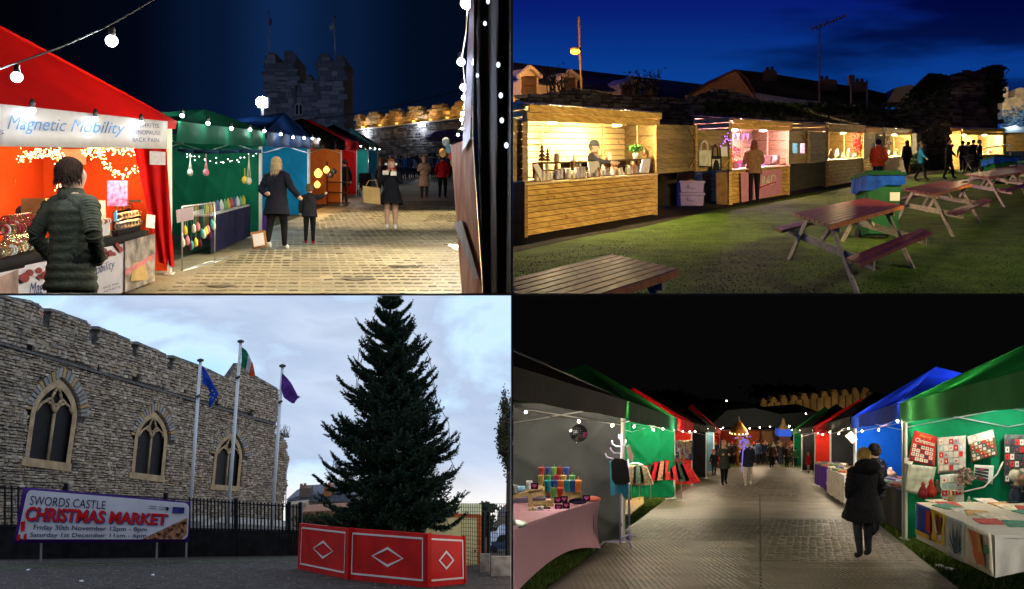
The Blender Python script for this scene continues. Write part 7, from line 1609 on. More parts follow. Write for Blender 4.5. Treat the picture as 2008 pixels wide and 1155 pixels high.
r6 = tent(BR, 1, 54.2, 64, 17.05, 19.6, 2.8, 2.5, 3.3, green_r, green_n, 't', 'green tent sixth on the right', peak=BR.pt(1618, 797, 59), seed=26)
# the big dark marquee roofs across the end
b = MB(); pts = [BR.pt(x, y, 92) for x, y in ((1390, 838), (1425, 805), (1480, 800), (1530, 812), (1600, 806), (1640, 838))]; b.prism(pts, (0, 6, 0)); b.build('marquee_roof', mt('marquee_dark', (.006, .008, .009), rough=.9), label='low dark marquee roof closing the end of the lane', cat='marquee')
# bulbs
def bulb(p, label, grp, power, r=.035, col=(1, .82, .55), pw=True):
 r *= .62; root = thing('bulb', label, 'bulb', p, grp); b = MB(); b.ell(p, r, r, r * 1.1, 10, 7); b.build('glass', em('bulb_warm', (1, .86, .62), 22), root, smooth=True)
 b = MB(); b.lathe(p + V((0, 0, r * .9)), [(r * .5, 0), (r * .55, r), (r * .3, r * 1.2)], 8); b.build('socket', blackp, root)
 if pw: lamp(p - V((0, 0, r + .04)), col, power * 3.2, .03, root)
for i, (x, y, D, pw_) in enumerate(((1031, 808, 14.6, 10), (1135, 826, 14.6, 12), (1201, 834, 15.0, 9), (1243, 837, 26, 40), (1281, 843, 26, 40), (1300, 841, 26.6, 40), (1322, 832, 29, 34), (1339, 846, 31, 36), (1352, 846, 34, 36))):
 bulb(BR.pt(x, y, D), 'warm bulb in the left row, %s from the near end' % ['first', 'second, above the mirror ball', 'third', 'fourth', 'fifth', 'sixth', 'seventh', 'eighth', 'ninth'][i], 'bulbs of the left row', pw_)
for i in range(12):
 x = 1363 + i * 5; bulb(BR.pt(x, 846 - (i % 3) * 2 - i * .3, 38 + i * 2.2), 'tiny warm bulb on the far part of the left row', 'far bulbs of the left row', 40, .045, pw=i % 3 == 0)
for i, (x, y, D, pw_) in enumerate(((1908, 762, 13.2, 26), (1918, 769, 13.0, 0), (1826, 808, 15, 22), (1760, 825, 16.6, 16), (1691, 845, 24.4, 34), (1723, 843, 24.4, 34), (1664, 840, 27, 34), (1645, 850, 31, 34), (1627, 848, 33, 30), (1613, 852, 40, 40), (1604, 849, 42, 30))):
 bulb(BR.pt(x, y, D), 'warm bulb in the right row, %s from the near end' % ['first', 'reflected second', 'third', 'fourth at the tent post', 'fifth on the blue tent', 'sixth on the blue tent', 'seventh', 'eighth', 'ninth', 'tenth', 'eleventh'][i], 'bulbs of the right row', pw_, pw=pw_ > 0, r=.035 if i != 1 else .02)
for i in range(10):
 x = 1598 - i * 5; bulb(BR.pt(x, 846 - (i * 7) % 5, 46 + i * 2.4), 'tiny warm bulb on the far part of the right row', 'far bulbs of the right row', 40, .05, pw=i % 3 == 0)
for i, (x, y) in enumerate(((1425, 786), (1580, 811), (1548, 836), (1470, 840), (1490, 838), (1510, 837), (1530, 838), (1445, 846), (1455, 842))):
 bulb(BR.pt(x, y, 88), 'far white lamp over the crowd, %s' % ['single high one', 'blue white one at right', 'bright one at the kiosk', 'first of the row', 'second of the row', 'third of the row', 'fourth of the row', 'leftmost low one', 'low one beside the carousel'][i], 'far lamps over the crowd', 80, .09, pw=i % 2 == 0)
for i, pts in enumerate((((1004, 798, 14.8), (1031, 804, 14.9), (1080, 817, 14.9), (1135, 821, 14.9), (1201, 829, 15.1), (1225, 826, 15.6)), ((1236, 830, 26), (1243, 833, 26), (1281, 839, 26), (1300, 837, 26.6), (1322, 828, 29)), ((1762, 822, 17), (1723, 838, 24.4), (1691, 840, 24.4), (1664, 836, 27), (1645, 846, 31)))):
 b = MB(); b.path([BR.pt(*q) for q in pts], .008, 5); b.build('festoon_cable', blackp, label='thin festoon cable of the %s' % ['near black tent', 'green tent on the left', 'blue tent on the right'][i], cat='cable')
lamp(BR.pt(1480, 838, 66), (1, .75, .5), 420, .3); lamp(BR.pt(1560, 838, 72), (1, .75, .5), 420, .3)
lamp(BR.p(9.7, 20, 2.2), (1, .95, .9), 120, .06, r2); lamp(BR.p(3.75, 6, 2.4), (1, .93, .84), 420, .08); lamp(BR.p(6.6, 9.6, 1.9), (1, .93, .84), 45, .06, r1); lamp(BR.p(8.6, 15.4, 2.2), (1, .93, .84), 90, .06, r1)
lamp(BR.p(.55, 12.6, 2.0), (1, .9, .78), 60, .05, b1)
# castle battlements far beyond, lit amber; tower; tree mass
cb2 = thing('castle_wall', 'far castle wall with battlements lit amber beyond the tents', 'castle', BR.pt(1590, 800, 120)); Pw = Plane(BR.p(32, 120), BR.p(50, 112))
ol = [(1483, 806), (1483, 800)]
for i in range(11):
 x = 1492 + i * 20; y = 792 - i * 2.2; j_ = (i * 7) % 5; ol += [(x, y), (x, y - 7), (x + 2, y - 7), (x + 2, y - 10 - j_ * .6), (x + 9, y - 10 - j_ * .6), (x + 9, y - 7), (x + 12, y - 7), (x + 12, y)]
ol += [(1712, 770), (1712, 806)]
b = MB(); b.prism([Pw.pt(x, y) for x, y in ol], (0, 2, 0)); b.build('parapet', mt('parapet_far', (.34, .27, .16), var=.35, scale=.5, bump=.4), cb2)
for i in range(16): x = 1490 + i * 14; b = MB(); b.prism([Pw.pt(x, 806 - .3 * i, .3), Pw.pt(x + 1.2, 806 - .3 * i, .3), Pw.pt(x + 1.2, 793 - i * 1.5, .3), Pw.pt(x, 793 - i * 1.5, .3)], (0, .2, 0)); b.build('buttress', mt('parapet_dark', (.08, .06, .04)), cb2)
for x in (1500, 1560, 1620, 1680): lamp(Pw.pt(x, 808, 3) , (1, .62, .24), 62, .3)
b = MB(); b.prism([BR.pt(x, y, 130) for x, y in ((1589, 790), (1589, 757), (1600, 757), (1600, 790))], (0, 3, 0)); b.build('tower', mt('tower_pale', (.10, .10, .10)), label='thin pale tower above the far castle wall', cat='tower')
crown(BR.pt(1330, 790, 118), 4.0, 1.5, 2600, .35, mt('leaf_night', (.012, .016, .010)), 'dark treetops left beyond the tents', None, 41); crown(BR.pt(1540, 775, 126), 4.5, 1.4, 2600, .35, mt('leaf_night', (.012, .016, .010)), 'dark treetops before the far castle tower', None, 42); crown(BR.pt(1405, 800, 110), 2.5, .8, 1200, .3, mt('leaf_night', (.012, .016, .010)), 'small dark tree in the gap at the end of the lane', None, 43)
# carousel and stalls at the end
cr_ = thing('carousel', 'lit golden carousel top above the crowd', 'carousel', BR.gp(1449, 912)); g = BR.pt(1449, 852, 66)
b = MB(); b.lathe(g, [(.62, 0), (.62, .2), (.55, .4), (.3, .7), (.06, 1.0), (.02, 1.3)], 14); b.build('roof', mt('carousel_gold', (.45, .2, .05), var=.4, scale=3), cr_)
for i in range(14): t = 2 * math.pi * i / 14; b = MB(); b.ell(g + V((.62 * math.cos(t), .62 * math.sin(t), .1)), .05, n=6, m=4); b.build('bulb', em('gold_bulb', (1, .7, .25), 6), cr_)
b = MB(); b.tube(g - V((0, 0, 2.2)), g, .2, n=8); b.build('column', mt('carousel_gold', (.45, .2, .05)), cr_); lamp(g + V((0, -1.6, -.1)), (1, .6, .25), 40, .2)
kk_ = thing('lit_kiosk', 'small kiosk with a glowing blue roof above the crowd', 'kiosk', BR.gp(1536, 905)); g = BR.pt(1536, 850, 78); b = MB(); b.box(g + V((0, 0, .1)), 1.1, 1.0, .55); b.build('fascia', em('kiosk_blue', (.03, .12, .8), .5), kk_); b = MB(); b.lathe(g + V((0, 0, .4)), [(.5, 0), (.2, .4), (.05, .9)], 8); b.build('roof', mt('kiosk_gold', (.5, .35, .15)), kk_); b = MB(); b.box(g - V((0, 0, 1)), .9, .9, 1.8); b.build('body', mt('kiosk_body', (.2, .1, .08)), kk_)
for i, (x, c) in enumerate(((1472, (.6, .12, .04)), (1425, (.5, .05, .03)), (1505, (.35, .18, .08)))):
 q = BR.pt(x, 846, 80); b = MB(); b.box(q - V((0, 0, .6)), 1.3, 1, 1.4); b.build('stall', mt('farstall%d' % i, c), label='%s stall front glimpsed over the crowd' % ['orange', 'red', 'brown'][i], cat='stall')
# left: pink table with tumblers
pk = thing('stall_table', 'table under a stretched pink cloth crowded with drinking tumblers', 'table', BR.p(.9, 12.5))
Ht = .82
A_, B_ = BR.gp(975, 1045, Ht), BR.gp(1178, 978, Ht); dirv = B_ - A_
pcl = mt('cloth_pink', (.58, .31, .36), rough=.8, var=.05, scale=1, bump=.15, bscale=90)
bx = [(0, 0), (0, 1)]
def front(u, v):                               # stretched cloth: waisted between top edge and feet
 top = A_.lerp(B_, u); ft = [(.0, 1.0), (1, 1.0)]; sagb = math.sin(math.pi * u) * .30; vv = v * (1 - sagb); p = top + V((0, 0, -Ht * vv * .98)); p = p + V((-.10 * math.sin(math.pi * v), 0, 0)) * (.3 + .7 * abs(2 * u - 1)) ; return p
b = MB(); b.grid(front, 26, 12); b.build('cloth_front', pcl, pk, smooth=True)
side = V((-1.5, .3, .3 * BR.s))
b = MB(); b.grid(lambda u, v: B_ + side * u * (1 - .12 * math.sin(math.pi * v)) + V((-.06 * math.sin(math.pi * v), 0, -Ht * .98 * v * (1 - .28 * math.sin(math.pi * u)))), 14, 10); b.build('cloth_end', pcl, pk, smooth=True)
b = MB(); b.obox(A_ - V((0, 0, .03)), dirv, V((-1.6, 0, 0)), V((0, 0, .03))); b.build('tabletop', pcl, pk)
for u in (.97, .03): b = MB(); p = A_.lerp(B_, u) - V((.08, 0, 0)); b.tube(p, p - V((0, 0, Ht)), .02, n=6); b.build('leg', steel, pk)
tum = [('red', (.55, .05, .03)), ('green', (.10, .45, .12)), ('orange', (.65, .18, .03)), ('blue', (.05, .10, .45)), ('scarlet', (.60, .03, .08)), ('teal', (.02, .28, .30)), ('lime', (.20, .5, .10)), ('yellow', (.6, .42, .08)), ('navy', (.02, .06, .25)), ('white', (.6, .58, .55))]
def tumbler(x, y, D, h, c, lab):
 p = BR.pt(x, y, D); m = mt('tumbler_' + c[0], c[1], rough=.3, var=.15, scale=16, transl=.25)
 root = thing('tumbler', lab, 'tumbler', p, 'tumblers on the pink table'); b = MB(); b.lathe(p, [(h * .24, 0), (h * .34, h * .8), (h * .36, h)], 12); b.build('cup', m, root, smooth=False)
 b = MB(); b.lathe(p + V((0, 0, h)), [(h * .38, 0), (h * .38, h * .06), (h * .2, h * .1)], 12); b.build('lid', m, root)
 b = MB(); b.tube(p + V((0, 0, h)), p + V((h * .08, 0, h * 1.42)), h * .035, n=5); b.build('straw', m, root)
shd = thing('tiered_shelf', 'plywood tiered shelf under the coloured tumblers', 'shelf', BR.pt(1100, 990, 13.2)); ply = mt('plywood', (.48, .32, .15), rough=.6, var=.15)
for q in ([(1004, 972), (1064, 957), (1066, 962), (1004, 979)], [(1045, 962), (1138, 957), (1140, 968), (1047, 974)], [(1080, 975), (1140, 965), (1140, 974), (1082, 987)], [(1036, 962), (1044, 962), (1044, 1000), (1036, 1000)], [(1045, 990), (1086, 988), (1086, 998), (1045, 1000)]):
 P_ = Plane(BR.p(0, 13.1), BR.p(3, 13.1)); b = MB(); b.prism([P_.pt(x, y) for x, y in q], (0, .25, 0)); b.build('shelf_board', ply, shd)
ri = 0
for row_, (y, D, h, xs2) in enumerate(((934, 13.6, .125, (1062, 1075, 1086, 1097, 1110)), (950, 13.35, .125, (1061, 1075, 1092, 1105, 1122)), (964, 13.1, .15, (1074, 1087, 1099, 1112, 1123, 1133)), (976, 12.9, .13, (1086, 1098)))):
 for x in xs2:
  c = tum[(ri * 3 + row_) % 9]; tumbler(x, y, D, h, c, '%s tumbler with straw, %s row, %s' % (c[0], ['top', 'second', 'third', 'lowest'][row_], ['first', 'second', 'third', 'fourth', 'fifth', 'sixth'][xs2.index(x)] + ' from the left')); ri += 1
for i, (x, y, c) in enumerate(((1022, 965, (.25, .45, .6)), (1010, 966, (.4, .35, .4)), (1038, 958, (.6, .55, .58)))):
 b = MB(); p = BR.pt(x, y, 13.2); b.lathe(p, [(.045, 0), (.045, .11)], 12) if i != 0 else b.tube(p + V((-.05, 0, .045)), p + V((.06, 0, .045)), .045, n=12); b.build('mug', mt('mug%d' % i, c, rough=.3, var=.4, scale=20), label='%s printed mug on the left shelf of the pink table' % ['light blue lying', 'mauve', 'white'][i], cat='mug', smooth=False)
for i, (x, y) in enumerate(((1048, 953), (1094, 981), (1106, 979), (1095, 995), (1110, 991), (1072, 1001), (1034, 1012), (1150, 977))):
 p = BR.pt(x, y, 12.6); root = thing('heart_tag', 'black card with pink heart on the pink table, %s' % ['topmost by the white mug', 'left of the upper pair', 'right of the upper pair', 'left of the lower pair', 'right of the lower pair', 'single middle one', 'largest at the front', 'beside the sleeve at the end'][i], 'price card', p, 'heart price cards'); b = MB(); b.box(p, .10, .01, .085); b.build('card', mt('card_black', (.02, .012, .018)), root)
 b = MB(); b.prism([p + V((math.sin(t) ** 3 * .034, -.012, .006 + .030 * (13 * math.cos(t) - 5 * math.cos(2 * t) - 2 * math.cos(3 * t) - math.cos(4 * t)) / 16)) for t in [k * math.pi / 8 for k in range(16)]], (0, .004, 0)); b.build('heart', mt('heart_pink', (.75, .12, .35)), root)
for i in range(22):
 x = rr.uniform(1008, 1085); y = 1000 + (1085 - x) * .25 + rr.uniform(-14, 4); p = BR.pt(x, y, 12.3); c = [(.35, .2, .45), (.5, .45, .5), (.3, .35, .1), (.5, .15, .25), (.6, .5, .2)][i % 5]
 b = MB(); b.ell(p, rr.uniform(.02, .045), .03, .03, 8, 5); b.build('trinket', mt('trink%d' % (i % 5), c, rough=.4, var=.3, scale=30), label='small %s trinket at the front of the pink table' % ['purple', 'silver', 'olive', 'pink', 'yellow'][i % 5], cat='trinket', group='trinkets on the pink table', smooth=True)
for x, y, c, l in ((1133, 983, (.03, .02, .06), 'dark folded sleeve at the end of the pink table'), (1160, 978, (.55, .12, .08), 'orange red pouch at the end of the pink table')):
 b = MB(); b.ell(BR.pt(x, y, 13.2), .14, .12, .035, 10, 5); b.build('pouch', mt('pouch%d' % x, c), label=l, cat='pouch', smooth=True)
b = MB(); b.ell(BR.gp(1010, 1027, Ht + .01), .14, .2, .01, 16, 4); b.build('plate', mt('plate_green', (.03, .08, .06), rough=.3), label='dark round plate at the near corner of the pink table', cat='plate', smooth=True)
b = MB(); b.box(BR.gp(1024, 985, Ht) + V((.1, 0, .05)), .5, .3, .10); b.build('display_tray', mt('tray_mauve', (.2, .16, .22)), label='mauve tray of jewellery at the left of the pink table', cat='tray')
# mirror ball
mbp = BR.pt(1135, 850, 13); mb_ = thing('mirror_ball', 'silver mirror ball with pink decoration hanging under the bulb', 'mirror ball', mbp)
b = MB(); n1, m1 = 22, 14
for i in range(m1):
 for j in range(n1):
  t0, t1 = math.pi * i / m1, math.pi * (i + .85) / m1; p0, p1_ = 2 * math.pi * j / n1, 2 * math.pi * (j + .85) / n1; f_ = lambda t, p: mbp + V((math.sin(t) * math.cos(p), math.sin(t) * math.sin(p), math.cos(t))) * .125
  b.cur = 1 if (1138 < 1135 + 17 * math.sin(t0) * math.cos(p0) and abs(t0 - 1.5) < .35) else 0
  b.add([f_(t0, p0), f_(t0, p1_), f_(t1, p1_), f_(t1, p0)], [(0, 1, 2, 3)])
b.build('facets', [mt('mirror', (.6, .6, .6), rough=.12, metal=1, var=.3, scale=40), mt('pink_vinyl', (.65, .08, .3))], mb_, kind='stuff', recalc=False)
b = MB(); b.ell(mbp, .12, n=16, m=10); b.build('core', mt('core_grey', (.1, .1, .1)), mb_, smooth=True); b = MB(); b.tube(mbp, mbp + V((0, 0, .5)), .004, n=4); b.build('cord', blackp, mb_)
# lilac clothes stand with tops
st = thing('garment_stand', 'lilac metal garment stand with curved arms on the grass', 'stand', BR.gp(1218, 1074)); lil = mt('lilac_metal', (.40, .36, .62), rough=.35)
g = BR.gp(1216, 1074); P_ = Plane(BR.p(0, g.y), BR.p(5, g.y)); S_ = lambda x, y, o=0: P_.pt(x, y, o)
for nm, pts in (('upright', ((1216, 1066), (1219, 850))), ('upright', ((1235, 1060), (1234, 1030), (1232, 900))), ('arm', ((1219, 900), (1203, 900), (1190, 896), (1187, 889))), ('arm', ((1219, 889), (1204, 888), (1198, 882), (1197, 878))), ('arm', ((1219, 876), (1208, 875), (1201, 870), (1200, 864))), ('arm', ((1217, 862), (1213, 858), (1214, 852))), ('arm', ((1219, 876), (1226, 872), (1228, 862))), ('foot', ((1217, 1062), (1185, 1062), (1176, 1071))), ('foot', ((1217, 1058), (1236, 1062), (1238, 1076))), ('foot', ((1217, 1058), (1232, 1048), (1248, 1052)))):
 b = MB(); b.path([S_(x, y) for x, y in pts], .016 if nm != 'arm' else .012, 6); b.build(nm, lil, st, smooth=True)
def garment(c, mat, label, off=.05, name='shirt', cat='top'):
 b = MB(); b.prism([S_(x, y, off) for x, y in c], (0, .03, 0)); return b.build(name, mat, label=label, cat=cat)
garment([(1198, 905), (1206, 898), (1222, 900), (1230, 905), (1236, 945), (1226, 950), (1206, 950), (1200, 940)], mt('shirt_black', (.010, .010, .012)), 'black T shirt hanging on the lilac stand', .12)
garment([(1196, 905), (1203, 902), (1206, 970), (1198, 972)], mt('shirt_blue', (.03, .25, .45)), 'bright blue garment hanging on the left of the lilac stand', .05)
garment([(1208, 945), (1230, 944), (1232, 968), (1224, 978), (1218, 966), (1210, 970)], mt('shirt_teal', (.02, .16, .24)), 'teal garment under the black shirt on the lilac stand', .06)
garment([(1229, 876), (1234, 872), (1243, 895), (1240, 905), (1232, 900)], mt('card_pinkish', (.5, .36, .34)), 'pink cardboard tag hanging at the top of the lilac stand', .1, 'tag', 'tag')
# rails of children's clothes
def rail(x0, x1, y, yb, label, D0_, cols_, hang, n, arc=10):
 g0 = BR.gp((x0 + x1) / 2, yb); P2_ = Plane(BR.p(0, g0.y), BR.p(5, g0.y)); root = thing('clothes_rail', label, 'clothes rail', g0); k2 = g0.y / F
 top_ = [(x0 + (x1 - x0) * i / 12, y - arc * math.sin(math.pi * i / 12)) for i in range(13)]
 b = MB(); b.path([P2_.pt(*q) for q in top_], .015, 6); b.build('hanging_rail', steel, root)
 for x in (x0 + 8, x1 - 8): b = MB(); b.path([P2_.pt(x, y), P2_.pt(x, yb)], .014, 6); b.build('upright', steel, root)
 b = MB(); b.path([P2_.pt(x0 + 4, yb), P2_.pt(x1 - 4, yb)], .02, 6); b.build('foot_bar', steel, root)
 for i in range(n):
  f_ = (i + .5) / n; j = f_ * 12; a = top_[int(j)]; x, yy = a[0] + (j % 1) * (x1 - x0) / 12, a[1]
  w_, h_ = hang; p = P2_.pt(x, yy); c, nm = cols_[i % len(cols_)]; s_ = (f_ - .5) * 2 * (x1 - x0) * k2 * .28
  b = MB(); sh_ = [V((-w_ * .3, 0, -.06)), V((w_ * .3, 0, -.06)), V((w_ * .5 + s_, 0, -h_)), V((-w_ * .5 + s_, 0, -h_ - .04))]
  b.prism([p + V((0, -.03 - .03 * (i % 3), 0)) + q for q in sh_], (.03, .08, 0)); b.path([p + V((0, 0, .02)), p + V((0, 0, -.06))], .006, 4)
  b.build('hanging_garment', mt('garm_' + nm.replace(' ', '_'), c, var=.5, scale=14, rough=.9), label='%s garment hanging on the %s' % (nm, label.split(' with')[0]), cat='garment', group='garments on the ' + label.split(' with')[0])
rail(1268, 1344, 908, 978, 'curved clothes rail with red and tartan clothes', 24, [((.40, .015, .025), 'dark red'), ((.50, .04, .03), 'red tartan'), ((.03, .05, .04), 'dark green'), ((.45, .2, .15), 'rust'), ((.5, .03, .05), 'crimson')], (.34, .62), 22)
rail(1230, 1262, 912, 985, 'low rail with beige plaid clothes', 22, [((.45, .34, .24), 'beige plaid'), ((.2, .3, .25), 'grey green'), ((.5, .4, .32), 'cream plaid'), ((.35, .22, .15), 'brown plaid')], (.34, .55), 9, 4)
for i in range(12):
 c, nm = [((.30, .18, .10), 'brown'), ((.04, .07, .12), 'navy'), ((.30, .33, .36), 'grey'), ((.18, .10, .14), 'plum'), ((.2, .25, .15), 'olive')][i % 5]; x = 1324 + i * 2.7; p = BR.pt(x, 862, 34); b = MB(); b.grid(lambda u, v: p + V((.14 * u - .07 + .01 * math.sin(v * 9), -.1 + .03 * math.sin(v * 5 + i), -(.55 + .1 * (i % 3)) * v)), 2, 6); b.build('scarf', mt('scarf_' + nm, c, var=.4, scale=12), label='%s scarf hanging across the red tent front' % nm, cat='scarf', group='scarves in the red tent', smooth=True, solid=.01)
b = MB(); q = [BR.gp(x, y) + V((0, 0, .01)) for x, y in ((1225, 985), (1262, 976), (1262, 990), (1236, 1012), (1222, 1014))]; b.prism(q, (0, 0, .05)); b.build('plywood_sheet', ply, label='sheet of plywood lying on the grass by the rails', cat='plywood sheet')
# right: posters, table with art cloths, seller
Pb = Plane(BR.p(0, 16.2), BR.p(5, 16.2))
pm = lambda n, c, c2, s: mt(n, c, rough=.6, var=.2, scale=s, col2=c2)
def poster(c, mat, label, off=.12, cells=None, head=None, txt=None):
 root = thing('wall_hanging', label, 'wall hanging', Pb.pt(c[3][0], c[3][1], off)); f_ = Pb.quad(c, off); b = MB(); b.grid(lambda u, v: f_(u, v, .01 * math.sin(u * 5 + v * 3)), 6, 8); b.build('cloth', mat, root, smooth=True, solid=.006)
 if head: b = MB(); b.grid(lambda u, v: f_(u * 1.0, v * head[0], .02 + .01 * math.sin(u * 5 + v * 3)), 6, 2); b.build('heading_band', head[1], root, smooth=True)
 if txt: b = MB(); g_ = Pb.quad(sub(c, *txt[1]), off + .04); b.text(txt[0], g_, .2, .02); b.build('lettering', txt[2], root, recalc=False)
 if cells:
  nx, ny, v0, ms = cells
  for i in range(nx):
   for j in range(ny):
    b = MB(); u0, v1 = .06 + .88 * i / nx, v0 + (.97 - v0) * j / ny; du, dv = .88 / nx * .8, (.97 - v0) / ny * .78
    b.add([f_(u0, v1, .035), f_(u0 + du, v1, .035), f_(u0 + du, v1 + dv, .035), f_(u0, v1 + dv, .035)], [(0, 1, 2, 3)]); b.build('pocket', ms[(i * 3 + j * 5) % len(ms)], root)
    b = MB(); ce = ((u0 + du / 2), v1 + dv / 2); b.add([f_(ce[0] + .2 * du * math.cos(t), ce[1] + .25 * dv * math.sin(t), .045) for t in [k * 1.2566 for k in range(5)]], [(0, 1, 2, 3, 4)]); b.build('pocket_motif', ms[-1] if (i + j) % 3 else redp, root)
 return root
whp = mt('print_white', (.62, .58, .52)); redp = mt('print_red', (.50, .03, .03)); drk = mt('print_dark', (.05, .05, .06)); blp = mt('print_pale_blue', (.35, .48, .50)); grn = mt('print_green', (.04, .16, .10))
poster([(1793, 844), (1837, 856), (1832, 915), (1781, 903)], redp, 'red calendar with white day pockets hanging left of the others', cells=(5, 4, .42, [whp, whp, whp, drk]), txt=('Merry', (.25, .05, .8, .18), mt('gold_print', (.6, .3, .05))))
b = MB(); g_ = Pb.quad(sub([(1793, 844), (1837, 856), (1832, 915), (1781, 903)], .12, .2, .95, .34), .18); b.text('Christmas', g_, .2, .02); b.build('cloth_lettering', whp, label='white Christmas lettering stitched on the red calendar', cat='lettering')
poster([(1838, 858), (1894, 854), (1893, 926), (1839, 928)], pm('cal2', (.55, .42, .40), (.6, .56, .52), 12), 'pale calendar with red and blue squares in the middle', cells=(5, 5, .06, [whp, blp, redp, whp]))
poster([(1897, 856), (1947, 842), (1957, 892), (1906, 908)], pm('cal3', (.20, .03, .02), (.12, .10, .05), 14), 'dark red calendar crowded with small motifs tilted on the wall', cells=(6, 5, .30, [mt('mot1', (.35, .22, .08)), redp, grn, whp]), head=(.3, mt('header_mix', (.55, .5, .42), var=.4, scale=20)))
poster([(1969, 852), (2012, 852), (2012, 950), (1969, 950)], pm('cal4', (.03, .04, .05), (.10, .12, .10), 12), 'dark snowy scene hanging at the right edge', cells=(4, 6, .1, [drk, whp, redp, drk]))
poster([(1782, 910), (1836, 916), (1822, 975), (1774, 964)], pm('apron', (.36, .38, .30), (.5, .52, .44), 8), 'pale apron with faint bird print under the red calendar')
poster([(1843, 932), (1890, 926), (1890, 988), (1845, 990)], pm('teatowel', (.42, .52, .50), (.62, .62, .58), 10), 'pale blue tea towel with red prints in the middle of the stall', cells=(3, 4, .1, [whp, redp, blp]))
poster([(1911, 911), (1949, 913), (1946, 950), (1908, 938)], mt('towel_white', (.6, .6, .56)), 'white card with black lines of print hanging on the green wall', cells=(1, 4, .2, [drk]))
poster([(1774, 896), (1792, 902), (1788, 912), (1772, 908)], mt('towel_white', (.6, .6, .56)), 'small white notice clipped by the tent post')
wr = thing('wreath', 'small gnome wreath of leaves and berries hanging in the stall', 'wreath', Pb.pt(1893, 937, .2))
b = MB(); leafy(Pb.pt(1893, 935, .25), .17, 180, None, b, 3, .04, 1); b.build('foliage', mt('wreath_brown2', (.15, .08, .05), var=.5, scale=20, col2=(.35, .25, .2)), wr, recalc=False)
b = MB(); b.path([Pb.pt(x, y, .15) for x, y in ((1850, 960), (1890, 964), (1930, 955), (1955, 930), (1967, 905))], .012, 5); b.build('light_string', whp, label='white string looping across the green wall', cat='cable')
# the table front
Ht2 = .86; TA, TB = BR.gp(1797, 985, Ht2), BR.gp(1950, 1050, Ht2); TA.x += 0
P3_ = Plane(TA - V((0, 0, Ht2)), TB - V((0, 0, Ht2)))
tab = thing('art_table', 'table with white cloth and a row of bold art tea towels', 'table', (TA + TB) / 2 - V((0, 0, Ht2)))
dv = TB - TA; bkv = V((1.7, .2, .2 * BR.s))
wcl = mt('cloth_white', (.52, .50, .46), rough=.85, var=.06, bump=.2, bscale=60)
b = MB(); b.obox(TA - V((0, 0, .03)), dv, bkv, V((0, 0, .03))); b.build('tabletop', wcl, tab)
q = P3_.quad([(1795, 988), (1951, 1052), (1952, 1133), (1797, 1056)], .0); b = MB(); b.grid(lambda u, v: q(u, v, .02 * math.sin(u * 23) * v), 30, 8); b.build('cloth_front', wcl, tab, smooth=True)
P4_ = Plane(TB - V((0, 0, Ht2)), TB + V((2, .35, .35 * BR.s - Ht2))); q4 = P4_.quad([(1951, 1052), (2012, 1052), (2012, 1120), (1952, 1133)], 0); b = MB(); b.grid(lambda u, v: q4(u, v, .02 * math.sin(u * 9 + v) * v), 12, 8); b.build('cloth_end', wcl, tab, smooth=True)
def towel(c, mat, label, shapes):
 root = thing('tea_towel', label, 'tea towel', P3_.pt(c[3][0], c[3][1], .05)); f_ = P3_.quad(c, .06); b = MB(); b.grid(lambda u, v: f_(u, v, .015 * math.sin(u * 6 + v * 2) * v), 8, 8); b.build('cloth', mat, root, smooth=True, solid=.004)
 for j, (pts, m) in enumerate(shapes): b = MB(); b.add([f_(u, v, .012 + .002 * j + .015 * math.sin(u * 6 + v * 2) * v + .012) for u, v in pts], [tuple(range(len(pts)))]); b.build('printed_shape', m, root)
def leafs(n, cx2, cy2, m, L=.8, w_=.07):
 out = []
 for i in range(n):
  t = math.pi * (.15 + .7 * i / (n - 1)); dx, dy = math.cos(t), -math.sin(t); l_ = L * (.6 + .4 * math.sin(t)); out.append(([(cx2 - w_ * dy * .5, cy2), (cx2 + dx * l_ * .55 - w_ * dy, cy2 + dy * l_ * .5), (cx2 + dx * l_ * .8, cy2 + dy * l_), (cx2 + dx * l_ * .55 + w_ * dy, cy2 + dy * l_ * .55), (cx2 + w_ * dy * .5, cy2)], m))
 return out
ora = mt('print_orange', (.60, .14, .02)); yel = mt('print_yellow', (.62, .40, .04)); nav = mt('print_navy', (.02, .06, .10)); blu = mt('print_blue', (.01, .05, .35)); mar = mt('print_maroon', (.16, .02, .03)); grp_ = mt('print_midgreen', (.04, .25, .08))
towel([(1797, 986), (1824, 997), (1824, 1060), (1795, 1046)], blu, 'leftmost tea towel in blue and red blocks with yellow foot', [([(.7, .1), (1, .1), (1, .8), (.7, .75)], redp), ([(0, .85), (.95, .85), (.95, 1), (0, 1)], yel)])
towel([(1824, 997), (1853, 1009), (1851, 1070), (1826, 1060)], yel, 'yellow tea towel with maroon and white strokes', [([(.3, .1), (.45, .1), (.6, .9), (.45, .9)], mar), ([(.15, .3), (.28, .3), (.5, .7), (.35, .72)], whp), ([(.6, .15), (.75, .15), (.6, .7), (.5, .7)], mar), ([(.5, .75), (.8, .7), (.85, .85), (.5, .92)], whp)])
towel([(1855, 1010), (1891, 1024), (1889, 1103), (1856, 1088)], mt('towel_grey', (.34, .38, .38)), 'grey tea towel with a dark fan of leaf strokes', leafs(6, .5, .88, nav, .75, .09))
towel([(1893, 1026), (1943, 1046), (1949, 1129), (1892, 1103)], mt('towel_cream', (.58, .52, .42)), 'cream tea towel with orange flame strokes and a green dot', [([(.1, .1), (.45, .12), (.6, .6), (.35, .75)], ora), ([(.4, .1), (.55, .15), (.65, .6), (.5, .65)], mt('print_amber', (.6, .25, .03))), ([(.25, .6), (.65, .55), (.7, .85), (.4, .9)], ora), ([(.66, .36), (.82, .32), (.9, .48), (.76, .58), (.64, .48)], grp_)])
